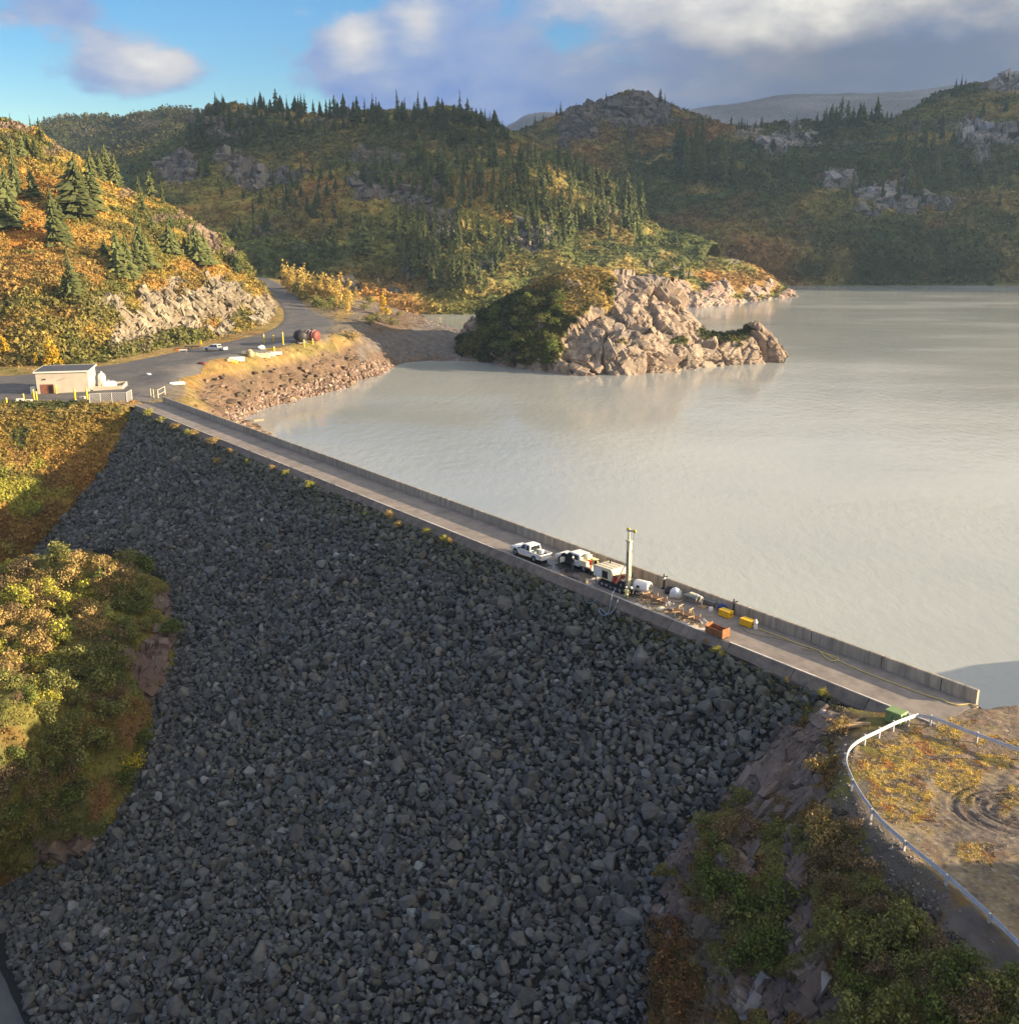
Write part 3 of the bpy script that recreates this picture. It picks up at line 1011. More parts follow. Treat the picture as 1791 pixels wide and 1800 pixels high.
# ---- left bank: yard terrace, lake bank and the gravel spit, one height field
def tps(pts, soft=5.0):
    """multiquadric interpolation of scattered heights"""
    X = pts[:, :2] / 100.0
    c2 = (soft / 100.0) ** 2
    K = -np.sqrt(((X[:, None] - X[None]) ** 2).sum(2) + c2)
    Pm = np.concatenate([np.ones((len(X), 1)), X], 1)
    A = np.block([[K + 1e-4 * np.eye(len(X)), Pm], [Pm.T, np.zeros((3, 3))]])
    w = np.linalg.solve(A, np.concatenate([pts[:, 2], np.zeros(3)]))

    def f(xy):
        Q = xy / 100.0
        k = -np.sqrt(((Q[:, None] - X[None]) ** 2).sum(2) + c2)
        return k @ w[:-3] + w[-3] + Q @ w[-2:]
    return f


BANK_PTS = [(-300, 722, 0), (-150, 720, 0), (0, 718, 0), (100, 716, 0), (200, 714, 0), (240, 712, 0), (285, 699, 0), (-300, 650, 0), (-150, 650, 0), (0, 655, 0), (60, 640, 0), (200, 640, 0),
            (300, 608, 0), (400, 588, 0), (450, 575, 0), (480, 561, 0), (-150, 690, 0), (0, 690, 0), (150, 680, 0), (250, 670, 0), (350, 630, 0), (450, 610, 0), (550, 590, 0), (500, 575, 0), (400, 610, 0),
            (330, 660, 0), (310, 680, 0), (330, 668, 0), (400, 645, 0), (460, 632, 0), (520, 618, 0), (580, 603, 0), (618, 592, -.1), (240, 640, 0), (-150, 620, 0), (0, 620, 0), (200, 610, 0),
            (425, 738, -11), (445, 727, -11), (500, 712, -11), (560, 696, -11), (620, 675, -11), (660, 662, -11), (683, 650, -11), (705, 640, -11), (760, 634, -11), (830, 634, -11),
            (520, 745, -15), (620, 715, -15), (720, 685, -15), (800, 665, -15), (470, 770, -15), (900, 660, -15), (640, 690, -14), (560, 720, -14), (480, 740, -14),
            (400, 680, -4.5), (460, 670, -5), (530, 652, -5), (600, 632, -5), (645, 618, -5), (360, 700, -3), (430, 700, -7.5), (500, 685, -8), (570, 668, -8), (630, 648, -8),
            (760, 603, -9.4), (700, 604, -7.5), (800, 606, -9.8), (840, 608, -10.2), (640, 560, -.3), (600, 548, .9), (560, 560, .2), (620, 572, 0), (660, 577, -2.5), (690, 580, -5.5), (650, 600, -3), (665, 625, -7),
            (720, 552, -11), (745, 562, -11), (790, 576, -11), (825, 583, -11), (800, 560, -14), (850, 570, -14), (730, 585, -8.5),
            (700, 545, -8), (678, 538, -4.5), (650, 530, -.8), (600, 513, 3), (550, 499, 4.5), (500, 486, 6), (450, 478, 7), (515, 540, .8), (500, 520, 2), (480, 505, 3.5), (455, 490, 6), (435, 482, 7.5), (540, 520, 2.2), (470, 530, 1.4), (440, 505, 4)]
_bp = [atZ(*p) for p in BANK_PTS]
for (x, y, z), zz in (((600, 513, 3), -12), ((550, 499, 4.5), -6), ((650, 530, -.8), -14), ((700, 545, -8), -15)):
    q = atZ(x, y, z)
    _bp.append(np.array([q[0] + 12, q[1] + 60, zz]))
for a, w, z in ((188, -6, -.6), (182, -6, -3), (174, -6, -6.5), (160, -8, -13), (150, -14, -16), (130, -14, -16), (165, -25, -14), (188, 3, -.6), (183, 3, -1.5), (176, 3, -2.5)):
    _bp.append(deck(a, w, z))
bank_f = tps(np.array(_bp))
HILL_EDGE = [(-60, 662), (60, 655), (190, 640), (260, 627), (330, 613), (400, 600), (450, 588), (485, 573), (497, 556), (493, 538), (482, 520), (468, 506), (450, 492), (435, 484)]
LAKE_EDGE = [(-60, 714), (100, 710), (240, 711), (286, 697), (345, 660), (430, 627), (500, 607), (565, 588), (590, 566), (548, 545), (530, 527), (505, 507), (478, 492), (455, 483)]


def bank_ground(px, py):
    """point on the bank height field that is seen at (px, py)"""
    z = 0.0
    for _ in range(12):
        p = atZ(px, py, z)
        z = 0.5 * z + 0.5 * float(bank_f(p[None, :2])[0])
    p = atZ(px, py, z)
    return p


ROAD_L = np.array([bank_ground(*p) for p in HILL_EDGE])
ROAD_R = np.array([bank_ground(*p) for p in LAKE_EDGE])


def build_bank():
    xs = np.arange(-240, 62, 1.2)
    ys = np.arange(214, 620, 1.2)
    GX, GY = np.meshgrid(xs, ys)
    xy = np.stack([GX.ravel(), GY.ravel()], 1)
    z = np.concatenate([bank_f(c) for c in np.array_split(xy, 40)])
    P = np.concatenate([xy, z[:, None]], 1)
    road = np.concatenate([ROAD_L[:, :2], ROAD_R[::-1, :2]])
    inr = in_poly(xy, road).astype(float)
    g = inr.reshape(GX.shape)
    for _ in range(6):
        g = (g + np.roll(g, 1, 0) + np.roll(g, -1, 0) + np.roll(g, 1, 1) + np.roll(g, -1, 1)) / 5
    soft = 1 - smooth(.02, .5, g.ravel())
    px = pix(P)
    below = smooth(-.6, -3.0, z)
    amp = (0.25 + 0.5 * below) * soft * np.where(P[:, 0] < -72, smooth(221, 236, P[:, 1]), 1)
    P[:, 2] += (fbm(P * .25, 4, 5) * amp * .8 + fbm(P * 1.1, 2, 6) * amp * .3)
    # erosion gullies running down the bank
    P[:, 2] -= below * smooth(.35, .9, ridged(np.stack([(P[:, 0] * .75 + P[:, 1] * .65) * .17, (P[:, 1] - P[:, 0]) * .015, P[:, 2] * 0], 1), 3, 8)) * .9 * (P[:, 1] < 345)
    P[:, 2] -= 0.12 * inr
    col = lerp(np.tile(STRAW * .8, (len(P), 1)), ORANGE * .85, smooth(-.2, .7, fbm(P * .09, 4, 3)) * .7)
    col = lerp(col, OLIVE, smooth(.1, .7, fbm(P * .14, 4, 9)) * .7)
    dirt = lerp(np.tile(C3(.175, .12, .09), (len(P), 1)), C3(.125, .09, .07), smooth(-.5, .5, fbm(P * .3, 4, 13)))
    col = lerp(col, dirt, np.maximum(below, .8 * smooth(.3, .7, fbm(P * .11, 3, 77))) * .9)
    grav = C3(.14, .125, .115) * np.ones((len(P), 1))
    apron = spots(px, [(590, 572, 60, 20, .9), (730, 610, 90, 30, 1), (800, 600, 90, 34, 1), (640, 540, 70, 10, .7), (560, 545, 40, 12, .6), (290, 690, 46, 16, .9)], 5)
    col = lerp(col, grav * 1.2, apron * .85)
    col = col * (0.9 + .2 * fbm(P * .8, 3, 4))[:, None]
    nr, nc = GX.shape
    F = grid_faces(nr, nc)[:, ::-1]
    # trim what lies downstream of the crest, where the rockfill and the abutment take over
    cen = P[F].mean(1)
    s = (cen[:, :2] - WA) @ N2
    a = (cen[:, :2] - WA) @ T2
    keep = ~((s > -0.5) & (a < 187)) & (cen[:, 1] > 216)
    me = np_mesh('bank_ground', P, F[keep], True, {'col': np.clip(col, .01, .8)})
    o = link('bank_ground', me, M_GROUND)
    props(o, 'grassy terrace and eroded bank at the far end of the dam', None, None, 'structure')
    SHEETS['bank_ground'] = dict(o=o, P=P, N=np.tile([0, 0, 1.], (len(P), 1)), col=col, rock=below, F=F[keep], px=px, road=g.ravel())

    L_ = np.array(spline(ROAD_L, 12))
    R_ = np.array(spline(ROAD_R, 12))
    m = 14
    G = L_[:, None] * (1 - np.linspace(0, 1, m))[None, :, None] + R_[:, None] * np.linspace(0, 1, m)[None, :, None]
    V = G.reshape(-1, 3)
    V[:, 2] = bank_f(V[:, :2]) + 0.05
    e = np.zeros((len(L_), m))
    e[:, 0] = e[:, -1] = 1
    V[:, 2] -= 0.25 * e.ravel()
    F = grid_faces(len(L_), m)
    me = np_mesh('road', V, F, True)
    o = link('road', me, M_ASPH)
    if me.polygons[0].normal.z < 0:
        me.flip_normals()
    props(o, 'worn asphalt yard and access road curving behind the left hill', None, None, 'structure')


build_bank()


# ---- left abutment below the yard
def shape_abut(P, N, px):
    rock = np.zeros(len(P))
    off = fbm(P * .12, 5, 82) * .8 * smooth(716, 740, px[:, 1])
    col = veg_color(P, 0.06, 91, .72)
    col = lerp(col, C3(.34, .21, .05), spots(px, [(120, 770, 150, 50, .8), (190, 745, 60, 30, .8), (40, 740, 100, 24, .6)], 83) * .7)
    col = lerp(col, C3(.30, .32, .05), spots(px, [(30, 850, 60, 50, .85), (100, 865, 50, 18, .5)], 84) * .8)
    col = lerp(col, RUST, spots(px, [(20, 930, 90, 50, .8), (20, 795, 60, 20, .7)], 85) * .8)
    return P + N * off[:, None], np.clip(col, .01, .8), rock


sheet('left_abutment_slope', [
    [(-300, 706, 'z', 0.02), (-150, 706, 'z', 0.02), (0, 706, 'z', .02), (120, 706, 'z', .02), (215, 706, 'z', .02), (252, 706, 'z', -.3)],
    [(-300, 718, 'z', 0.02), (-150, 718, 'z', 0.02), (0, 718, 'z', .02), (120, 718, 'z', .02), (205, 718, 'z', -.1), (244, 719, 'z', -1.2)],
    [(-350, 745, 201), (-200, 745, 205), (-20, 745, 209), (120, 745, 213), (195, 745, 214.6), (236, 745, 217)],
    [(-350, 800, 184), (-200, 800, 190), (-20, 800, 196), (80, 800, 199.5), (155, 800, 202.5), (206, 800, 206)],
    [(-350, 870, 170), (-200, 870, 176), (-50, 870, 182), (40, 870, 186.5), (110, 870, 191), (157, 870, 196)],
    [(-350, 940, 158), (-220, 940, 165), (-90, 940, 172), (-10, 940, 178), (50, 940, 182), (98, 940, 187.5)],
    [(-350, 1010, 150), (-250, 1010, 158), (-130, 1010, 165), (-60, 1010, 170), (-20, 1010, 174), (26, 1010, 180)],
    [(-350, 1090, 143), (-270, 1090, 150), (-180, 1090, 156), (-120, 1090, 161), (-80, 1090, 166), (-30, 1090, 174)],
], 120, 150, shape_abut, M_GROUND, 'sunlit orange heath slope below the yard beside the rockfill')


# ---- knoll at the lower left
def shape_knoll(P, N, px):
    rock = spots(px, [(265, 1170, 45, 45, .95), (300, 1050, 22, 30, .9), (230, 1150, 40, 16, .6), (130, 1390, 16, 26, .9), (130, 1490, 60, 40, .55), (60, 1520, 60, 24, .4), (180, 1240, 20, 12, .6), (290, 1130, 24, 22, .8)], 93)
    d, cid = crag(P, N, 2.2, 95, .7)
    off = (fbm(P * .2, 4, 92) * .9) * (1 - rock) + d * rock
    edge = smooth(0.0, .5, np.abs(off))
    col = lerp(np.tile(OLIVE * .8, (len(P), 1)), RUST * .7, smooth(0, .6, fbm(P * .25, 4, 7)) * .7)
    col = lerp(col, DKGREEN, smooth(0, .7, fbm(P * .17, 4, 8)) * .6)
    col = lerp(col, C3(.16, .082, .038), spots(px, [(210, 1290, 34, 40, .9), (190, 1390, 34, 45, .9), (250, 1245, 26, 20, .7)], 94) * .85)
    col = lerp(col, C3(.16, .16, .025), spots(px, [(210, 1060, 70, 40, .7), (240, 1130, 40, 14, .9), (150, 1340, 20, 26, .8), (30, 1500, 60, 40, .4)], 96) * .8)
    rc = lerp(C3(.135, .088, .075) * np.ones((len(P), 1)), C3(.20, .16, .14), cid * .6)
    col = lerp(col, rc, smooth(.35, .6, rock))
    return P + N * off[:, None], np.clip(col, .01, .8), rock


def _dy(px, py, back=0.6):
    q = on_dam(px, py)
    return (px, py, q[1] + back)


sheet('left_knoll', [
    [(-250, 1015, 178), (-150, 1015, 178), (-20, 1010, 178), (60, 996, 182), (130, 990, 182), (220, 1002, 174), (290, 1035, 160), (320, 1052, 156)],
    [(-250, 1015, 158), (-150, 1012, 158), (-20, 1005, 156), (60, 986, 153), (130, 976, 153), (215, 992, 151), (280, 1022, 149), (306, 1044, 149.5)],
    [(-250, 1080, 137), (-150, 1080, 138), (-20, 1080, 138), (60, 1070, 138), (130, 1060, 139), (215, 1070, 139), (285, 1085, 139.5), _dy(316, 1100, 1.2)],
    [(-250, 1170, 117), (-150, 1170, 118), (-20, 1170, 119), (60, 1170, 121), (140, 1160, 124), (215, 1155, 127.5), (270, 1155, 129.5), _dy(308, 1160)],
    [(-250, 1260, 103), (-150, 1260, 104), (-20, 1260, 105), (60, 1260, 108.5), (125, 1255, 113), (185, 1250, 117.5), (235, 1245, 120.5), _dy(272, 1245)],
    [(-250, 1360, 98), (-150, 1360, 99), (-20, 1360, 100.5), (45, 1360, 103.5), (105, 1360, 107.5), (160, 1358, 111), (205, 1358, 112.5), _dy(250, 1360)],
    [(-250, 1450, 97), (-150, 1450, 98), (-20, 1450, 100), (40, 1450, 102.5), (90, 1450, 104.5), (130, 1453, 105.5), (165, 1458, 105.8), _dy(200, 1462)],
    [(-250, 1560, 103), (-150, 1560, 104), (-20, 1555, 105), (20, 1545, 105.6), (60, 1535, 106), (90, 1528, 106), (115, 1525, 105.8), _dy(138, 1522)],
    [(-250, 1640, 104), (-150, 1640, 104.5), (-20, 1630, 105.5), (20, 1620, 106), (60, 1610, 106.4), (90, 1600, 106.4), (115, 1595, 106.2), _dy(138, 1590, 1.5)],
], 150, 150, shape_knoll, M_GROUND, 'bushy rock knoll against the foot of the rockfill at the left', broken=True)


# ---- right abutment cliff
def shape_cliff(P, N, px):
    rock = spots(px, [(1400, 1320, 80, 60, .95), (1330, 1380, 90, 50, .9), (1200, 1490, 60, 40, .8), (1170, 1570, 50, 70, .75), (1400, 1560, 40, 90, .9), (1300, 1510, 40, 60, .6), (1380, 1750, 90, 60, .9),
                      (1270, 1720, 40, 60, .5), (1400, 1640, 50, 50, .9), (1470, 1410, 40, 40, .5), (1620, 1600, 40, 30, .5), (1230, 1640, 30, 60, .5)], 103)
    d, cid = crag(P, N, 2.6, 105, .8)
    rib = ridged(np.stack([P[:, 0] * .5, P[:, 1] * .5, P[:, 2] * .06], 1), 4, 4)
    # joint planes sweep obliquely down the upper face
    st = ridged(np.stack([(P[:, 0] * .5 + P[:, 2] * 1.1 + P[:, 1] * .35) * .9, P[:, 1] * .12, P[:, 2] * .1], 1), 4, 14)
    sd = np.array([-.75, -.35, -.57])
    nd = np.array([-.5, -.5, .7]) / .995
    e2 = np.cross(sd, nd)
    st2 = ridged(np.stack([P @ e2 * 1.1 + .25 * vnoise(P * .4, 3), P @ sd * .10, P @ nd * .5], 1), 5, 23)
    upper = smooth(1480, 1400, px[:, 1])
    top = smooth(.0, .10, np.abs(P[:, 2] + .1) * .12)
    off = (fbm(P * .35, 4, 102) * .5) * (1 - rock) + (d * (1 - .65 * upper) + rib * .35 * (1 - upper) + st2 * .42 * upper - .2) * rock
    off *= top
    col = lerp(np.tile(OLIVE * .75, (len(P), 1)), RUST * .6, smooth(-.1, .6, fbm(P * .4, 4, 7)) * .8)
    col = lerp(col, C3(.115, .088, .062), smooth(.1, .7, fbm(P * .3, 4, 17)) * .8)
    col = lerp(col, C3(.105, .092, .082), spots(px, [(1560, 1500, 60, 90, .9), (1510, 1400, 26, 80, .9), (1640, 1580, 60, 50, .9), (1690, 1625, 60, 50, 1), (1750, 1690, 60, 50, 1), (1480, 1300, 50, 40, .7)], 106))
    col = lerp(col, C3(.17, .10, .04), spots(px, [(1160, 1680, 30, 60, .9), (1190, 1790, 60, 30, .7), (1260, 1790, 40, 40, .5)], 107) * .85)
    rc = lerp(C3(.125, .092, .074) * np.ones((len(P), 1)), C3(.18, .14, .118), np.clip(cid * .7 * (1 - upper) + upper * (.4 + .4 * st2), 0, 1))
    wh = smooth(.55, .8, fbm(P * np.array([.9, .9, .3]), 4, 29)) * (px[:, 1] > 1500)
    rc = lerp(rc, C3(.36, .33, .30), wh * .6)
    col = lerp(col, rc, smooth(.3, .6, rock))
    return P + N * off[:, None], np.clip(col, .01, .8), rock


sheet('right_abutment_cliff', [
    [_dy(1405, 1236, 1.5), (1440, 1238, 'z', -1.6), (1485, 1244, 'z', -.7), (1545, 1252, 'z', -.3), (1610, 1245, 'z', -.12), (1640, 1250, 'z', -.12)],
    [_dy(1392, 1256), (1432, 1250, 'z', -1.4), (1480, 1258, 'z', -.5), (1540, 1262, 'z', -.15), (1600, 1264, 'z', -.06), (1632, 1275, 'z', -.06)],
    [_dy(1340, 1320), (1398, 1300, 'z', -2.7), (1440, 1290, 'z', -1.5), (1478, 1300, 'z', -.6), (1502, 1312, 'z', -.06), (1550, 1330, 'z', -.06)],
    [_dy(1285, 1385), (1350, 1370, 'z', -5), (1410, 1362, 'z', -3), (1455, 1362, 'z', -1.1), (1490, 1370, 'z', -.06), (1540, 1385, 'z', -.06)],
    [_dy(1225, 1440), (1300, 1440, 'z', -7), (1380, 1435, 'z', -4.4), (1450, 1432, 'z', -1.6), (1510, 1432, 'z', -.06), (1560, 1440, 'z', -.06)],
    [_dy(1147, 1500), (1245, 1510, 69.5), (1360, 1510, 64.5), (1465, 1505, 'z', -2.6), (1555, 1492, 'z', -.06), (1605, 1500, 'z', -.06)],
    [_dy(1142, 1600), (1250, 1600, 65), (1370, 1600, 60), (1500, 1590, 'z', -3.0), (1635, 1562, 'z', -.06), (1690, 1570, 'z', -.06)],
    [_dy(1132, 1700), (1250, 1700, 60.5), (1380, 1700, 55.8), (1530, 1690, 'z', -3.4), (1715, 1632, 'z', -.06), (1765, 1640, 'z', -.06)],
    [_dy(1122, 1800), (1250, 1800, 56.5), (1390, 1800, 52), (1560, 1790, 'z', -3.8), (1792, 1705, 'z', -.06), (1850, 1710, 'z', -.06)],
    [_dy(1105, 1930), (1250, 1930, 52), (1410, 1930, 47), (1590, 1910, 'z', -4.2), (1880, 1790, 'z', -.06), (1940, 1795, 'z', -.06)],
], 170, 170, shape_cliff, M_CRAG, 'steep shaded rock face with bushes below the gravel pad', broken=True)


# ---- gravel pad with tyre ruts
def build_pad():
    outline = [(1612, 1246), (1640, 1242), (1719, 1246), (1800, 1252), (1990, 1262), (2300, 1330), (2300, 1950), (1900, 1800), (1792, 1702), (1715, 1630), (1635, 1560), (1555, 1490), (1510, 1430),
               (1490, 1370), (1499, 1312), (1540, 1285), (1590, 1264)]
    poly = np.array([atZ(x, y, 0)[:2] for x, y in outline])
    st = 0.16
    xs = np.arange(22, 66, st)
    ys = np.arange(34, 84, st)
    GX, GY = np.meshgrid(xs, ys)
    xy = np.stack([GX.ravel(), GY.ravel()], 1)
    ins = in_poly(xy, poly)
    P = np.concatenate([xy, np.zeros((len(xy), 1))], 1)
    px = pix(P)
    z = fbm(P * .5, 4, 3) * .05 + fbm(P * 2.2, 3, 5) * .025
    c1 = atZ(1775, 1425, 0)[:2]
    d = np.linalg.norm((xy - c1) * np.array([1.0, 1.15]), axis=1)
    ang = np.arctan2(xy[:, 1] - c1[1], xy[:, 0] - c1[0])
    act = spots(px, [(1735, 1410, 90, 70, 1), (1770, 1470, 60, 60, .8)], 6)
    ring = 0
    for r, e in ((1.1, .1), (1.45, -.15), (2.0, .25), (2.35, .1), (2.9, -.2), (3.25, -.1), (3.9, .2), (4.2, .3)):
        w = np.exp(-((d - r - .22 * np.sin(ang * 2 + r * 1.7) - e * np.cos(ang)) / .11) ** 2) * smooth(-.6, .2, np.sin(ang * 1.5 + r * 2.1) + .5)
        ring = np.maximum(ring, w)
    lug = 0.5 + 0.5 * np.sin(ang * 70 + d * 6)
    z -= act * ring * (.15 + .08 * lug)
    z += act * np.exp(-((np.mod(d, .65) - .33) / .1) ** 2) * .04
    z[~ins] -= 0.0
    P[:, 2] = z - 0.02
    col = lerp(np.tile(C3(.145, .115, .095), (len(P), 1)), C3(.205, .165, .13), smooth(-.4, .5, fbm(P * .7, 4, 31)))
    gr = spots(px, [(1650, 1350, 150, 70, .95), (1560, 1370, 70, 60, .8), (1600, 1310, 70, 22, .8), (1700, 1350, 60, 20, .6), (1710, 1500, 50, 18, .7), (1600, 1430, 80, 30, .35), (1740, 1275, 90, 12, .3)], 8)
    gcol = lerp(np.tile(C3(.50, .36, .10), (len(P), 1)), C3(.38, .30, .09), smooth(-.4, .6, fbm(P * 1.1, 4, 41)))
    gcol = lerp(gcol, C3(.33, .12, .05), smooth(.35, .7, fbm(P * .9, 4, 47)) * .7)
    gr = np.maximum(gr, .22 * (1 - act))
    col = lerp(col, gcol, gr * smooth(-.8, .0, fbm(P * 1.6, 4, 51)) * .95)
    red = spots(px, [(1640, 1430, 60, 26, .5), (1770, 1350, 40, 16, .6)], 9)
    col = lerp(col, C3(.30, .14, .07), red * smooth(-.1, .5, fbm(P * 2, 3, 9)))
    col = lerp(col, C3(.10, .085, .075), act * (.35 + .6 * ring))
    spk = smooth(.35, .8, fbm(P * 4.5, 2, 61))
    col = lerp(col, C3(.34, .29, .235), spk * .6)
    col = lerp(col, C3(.07, .058, .05), smooth(.4, .8, fbm(P * 3.7, 2, 67)) * .6)
    F = grid_faces(*GX.shape)[:, ::-1]
    keep = ins[F].all(1)
    F = F[keep]
    me = np_mesh('gravel_pad', P, F, True, {'col': np.clip(col, .02, .8)})
    o = link('gravel_pad', me, mat('pad_gravel', (0, 0, 0), .95, .30, 3.0, .03, 9, attr='col', spec=.1))
    props(o, 'gravel turning pad with yellow grass and churned tyre ruts', None, None, 'structure')
    SHEETS['gravel_pad'] = dict(o=o, P=P, N=np.tile([0, 0, 1.], (len(P), 1)), col=col, rock=1 - gr, F=F, px=px)


build_pad()


def build_simple_ground():
    # lake
    poly = [deck(-60, -0.3), deck(LEN + 2, -0.3), (-110, 300, 0), (-170, 520, 0), (-170, 900, 0), (1400, 900, 0), (1400, 80, 0), (90, 40, 0)]
    me = bpy.data.meshes.new('lake')
    me.from_pydata([(p[0], p[1], LAKE_Z) for p in poly], [], [tuple(range(len(poly)))])
    if me.polygons[0].normal.z < 0:
        me.flip_normals()
    m = bpy.data.materials.new('glacial_water')
    m.use_nodes = True
    N, L = m.node_tree.nodes, m.node_tree.links
    b = N['Principled BSDF']
    b.inputs['Base Color'].default_value = (.285, .285, .25, 1)
    b.inputs['Roughness'].default_value = 0.07
    b.inputs['IOR'].default_value = 1.33
    tc = N.new('ShaderNodeTexCoord')
    hs = []
    for sc, st, amp in ((0.55, (1, .55, 1), 1.0), (1.9, (1, .6, 1), .35), (0.05, (1, 1, 1), 2.0)):
        mp = N.new('ShaderNodeMapping')
        mp.inputs['Scale'].default_value = st
        mp.inputs['Rotation'].default_value = (0, 0, .5)
        L.new(tc.outputs['Object'], mp.inputs[0])
        t = N.new('ShaderNodeTexNoise')
        t.inputs['Scale'].default_value = sc
        t.inputs['Detail'].default_value = 3
        L.new(mp.outputs[0], t.inputs['Vector'])
        k = N.new('ShaderNodeMath')
        k.operation = 'MULTIPLY'
        k.inputs[1].default_value = amp
        L.new(t.outputs['Fac'], k.inputs[0])
        hs.append(k.outputs[0])
    s1 = N.new('ShaderNodeMath')
    L.new(hs[0], s1.inputs[0])
    L.new(hs[1], s1.inputs[1])
    s2 = N.new('ShaderNodeMath')
    L.new(s1.outputs[0], s2.inputs[0])
    L.new(hs[2], s2.inputs[1])
    bn = N.new('ShaderNodeBump')
    bn.inputs['Strength'].default_value = 1.0
    bn.inputs['Distance'].default_value = 0.06
    L.new(s2.outputs[0], bn.inputs['Height'])
    L.new(bn.outputs[0], b.inputs['Normal'])
    # suspended silt drifts in broad patches
    t = N.new('ShaderNodeTexNoise')
    t.inputs['Scale'].default_value = .012
    t.inputs['Detail'].default_value = 4
    L.new(tc.outputs['Object'], t.inputs['Vector'])
    r = N.new('ShaderNodeValToRGB')
    r.color_ramp.elements[0].position = .35
    r.color_ramp.elements[0].color = (.305, .325, .31, 1)
    r.color_ramp.elements[1].position = .65
    r.color_ramp.elements[1].color = (.375, .385, .355, 1)
    L.new(t.outputs['Fac'], r.inputs[0])
    L.new(r.outputs[0], b.inputs['Base Color'])
    t = N.new('ShaderNodeTexNoise')
    t.inputs['Scale'].default_value = .02
    t.inputs['Detail'].default_value = 5
    mp = N.new('ShaderNodeMapping')
    mp.inputs['Scale'].default_value = (.5, 1.6, 1)
    L.new(tc.outputs['Object'], mp.inputs[0])
    L.new(mp.outputs[0], t.inputs['Vector'])
    mr = N.new('ShaderNodeMapRange')
    mr.inputs['From Min'].default_value = .38
    mr.inputs['From Max'].default_value = .62
    mr.inputs['To Min'].default_value = .04
    mr.inputs['To Max'].default_value = .17
    L.new(t.outputs['Fac'], mr.inputs['Value'])
    L.new(mr.outputs[0], b.inputs['Roughness'])
    mr2 = N.new('ShaderNodeMapRange')
    mr2.inputs['From Min'].default_value = .35
    mr2.inputs['From Max'].default_value = .65
    mr2.inputs['To Min'].default_value = .035
    mr2.inputs['To Max'].default_value = .11
    L.new(t.outputs['Fac'], mr2.inputs['Value'])
    L.new(mr2.outputs[0], bn.inputs['Distance'])
    o = link('lake', me, m)
    props(o, 'milky grey green glacial lake filling the reservoir', None, None, 'structure')

    # valley floor
    V, F = [], []
    me = bpy.data.meshes.new('valley_ground')
    me.from_pydata([(-900, -300, -40.0), (300, -300, -40.0), (300, 60, -40.0), (-40, 112, -40.0), (-300, 160, -40), (-900, 260, -40.0)], [], [(0, 1, 2, 3, 4, 5)])
    o = link('valley_ground', me, mat('valley_grass', (.12, .115, .03), .95, .4, 1.2, .1, 3, dirt=(.17, .12, .03), dscale=.5, damt=.8))
    props(o, 'mossy grass verge at the foot of the dam', None, None, 'structure')
    right = [(-30, 1600), (-4, 1650), (12, 1690), (28, 1730), (48, 1770), (62, 1805), (110, 1930), (180, 2100)]
    R_ = [atZ(x, y, -39.9) for x, y in right]
    V = []
    for i, p in enumerate(R_):
        q = R_[min(i + 1, len(R_) - 1)] - R_[max(i - 1, 0)]
        q = q / np.linalg.norm(q)
        nn = np.array([q[1], -q[0], 0])
        if nn[0] > 0:
            nn = -nn
        V += [tuple(p), tuple(p + nn * 7.5)]
    me = bpy.data.meshes.new('valley_road')
    me.from_pydata(V, [], [(2 * i, 2 * i + 1, 2 * i + 3, 2 * i + 2) for i in range(len(R_) - 1)])
    if me.polygons[0].normal.z < 0:
        me.flip_normals()
    o = link('valley_road', me, M_ASPH2)
    props(o, 'bluish asphalt road in the shade at the foot of the dam', None, None, 'structure')

    # ground to the right of the pad, outside the picture: rises away from the lake and shades its edge
    xs = np.arange(44, 330, 2.5)
    ys = np.arange(-120, 130, 2.5)
    GX, GY = np.meshgrid(xs, ys)
    P = np.stack([GX.ravel(), GY.ravel(), np.zeros(GX.size)], 1)
    ridge = np.interp(P[:, 1], [-120, 26, 40, 46.4, 50.4, 56, 80, 86, 95, 106, 112, 125], [28, 22, 17.5, 13.6, 9.6, 6.5, 6.2, 5.4, 1.0, -5.5, -9, -15])
    base = np.interp(P[:, 1], [-120, 30, 75, 79, 94, 130], [0, 0, -.4, -2.6, -13, -18])
    edge = np.interp(P[:, 1], [-120, 49, 50, 130], [52, 57, 60, 62])
    k = smooth(0, 1, (P[:, 0] - edge) / 16.0)
    P[:, 2] = base * (1 - k) + ridge * k + fbm(P * .12, 4, 9) * .8 * k - .25 * (1 - k) - .15
    P[:, 2] += np.maximum(P[:, 0] - 90, 0) * .09 * smooth(118, 84, P[:, 1])
    me = np_mesh('right_rise', P, grid_faces(*GX.shape)[:, ::-1], True, {'col': np.clip(veg_color(P, .06, 15, .6), .01, .8)})
    o = link('right_rise', me, M_GROUND)
    props(o, 'rising ground beside the gravel pad', None, None, 'structure')

    # dirt bank beyond the end of the parapet
    xs = np.arange(28, 64, .5)
    ys = np.arange(70, 99, .5)
    GX, GY = np.meshgrid(xs, ys)
    P = np.stack([GX.ravel(), GY.ravel(), np.zeros(GX.size)], 1)
    s = (P[:, :2] - WA) @ N2
    a = (P[:, :2] - WA) @ T2
    shore = 80.4 + .25 * np.sin(P[:, 0] * .9) + .15 * np.sin(P[:, 0] * 2.3)
    P[:, 2] = -.045 - np.maximum(P[:, 1] - (shore - 1.5), 0) * .75 + fbm(P * .7, 4, 4) * .12
    P[:, 2] = np.where(a > -0.6, np.minimum(P[:, 2], -.25), P[:, 2])
    col = lerp(np.tile(C3(.17, .135, .11), (len(P), 1)), C3(.25, .19, .14), smooth(-.4, .5, fbm(P * .8, 4, 5)))
    F = grid_faces(*GX.shape)[:, ::-1]
    cen = P[F].mean(1)
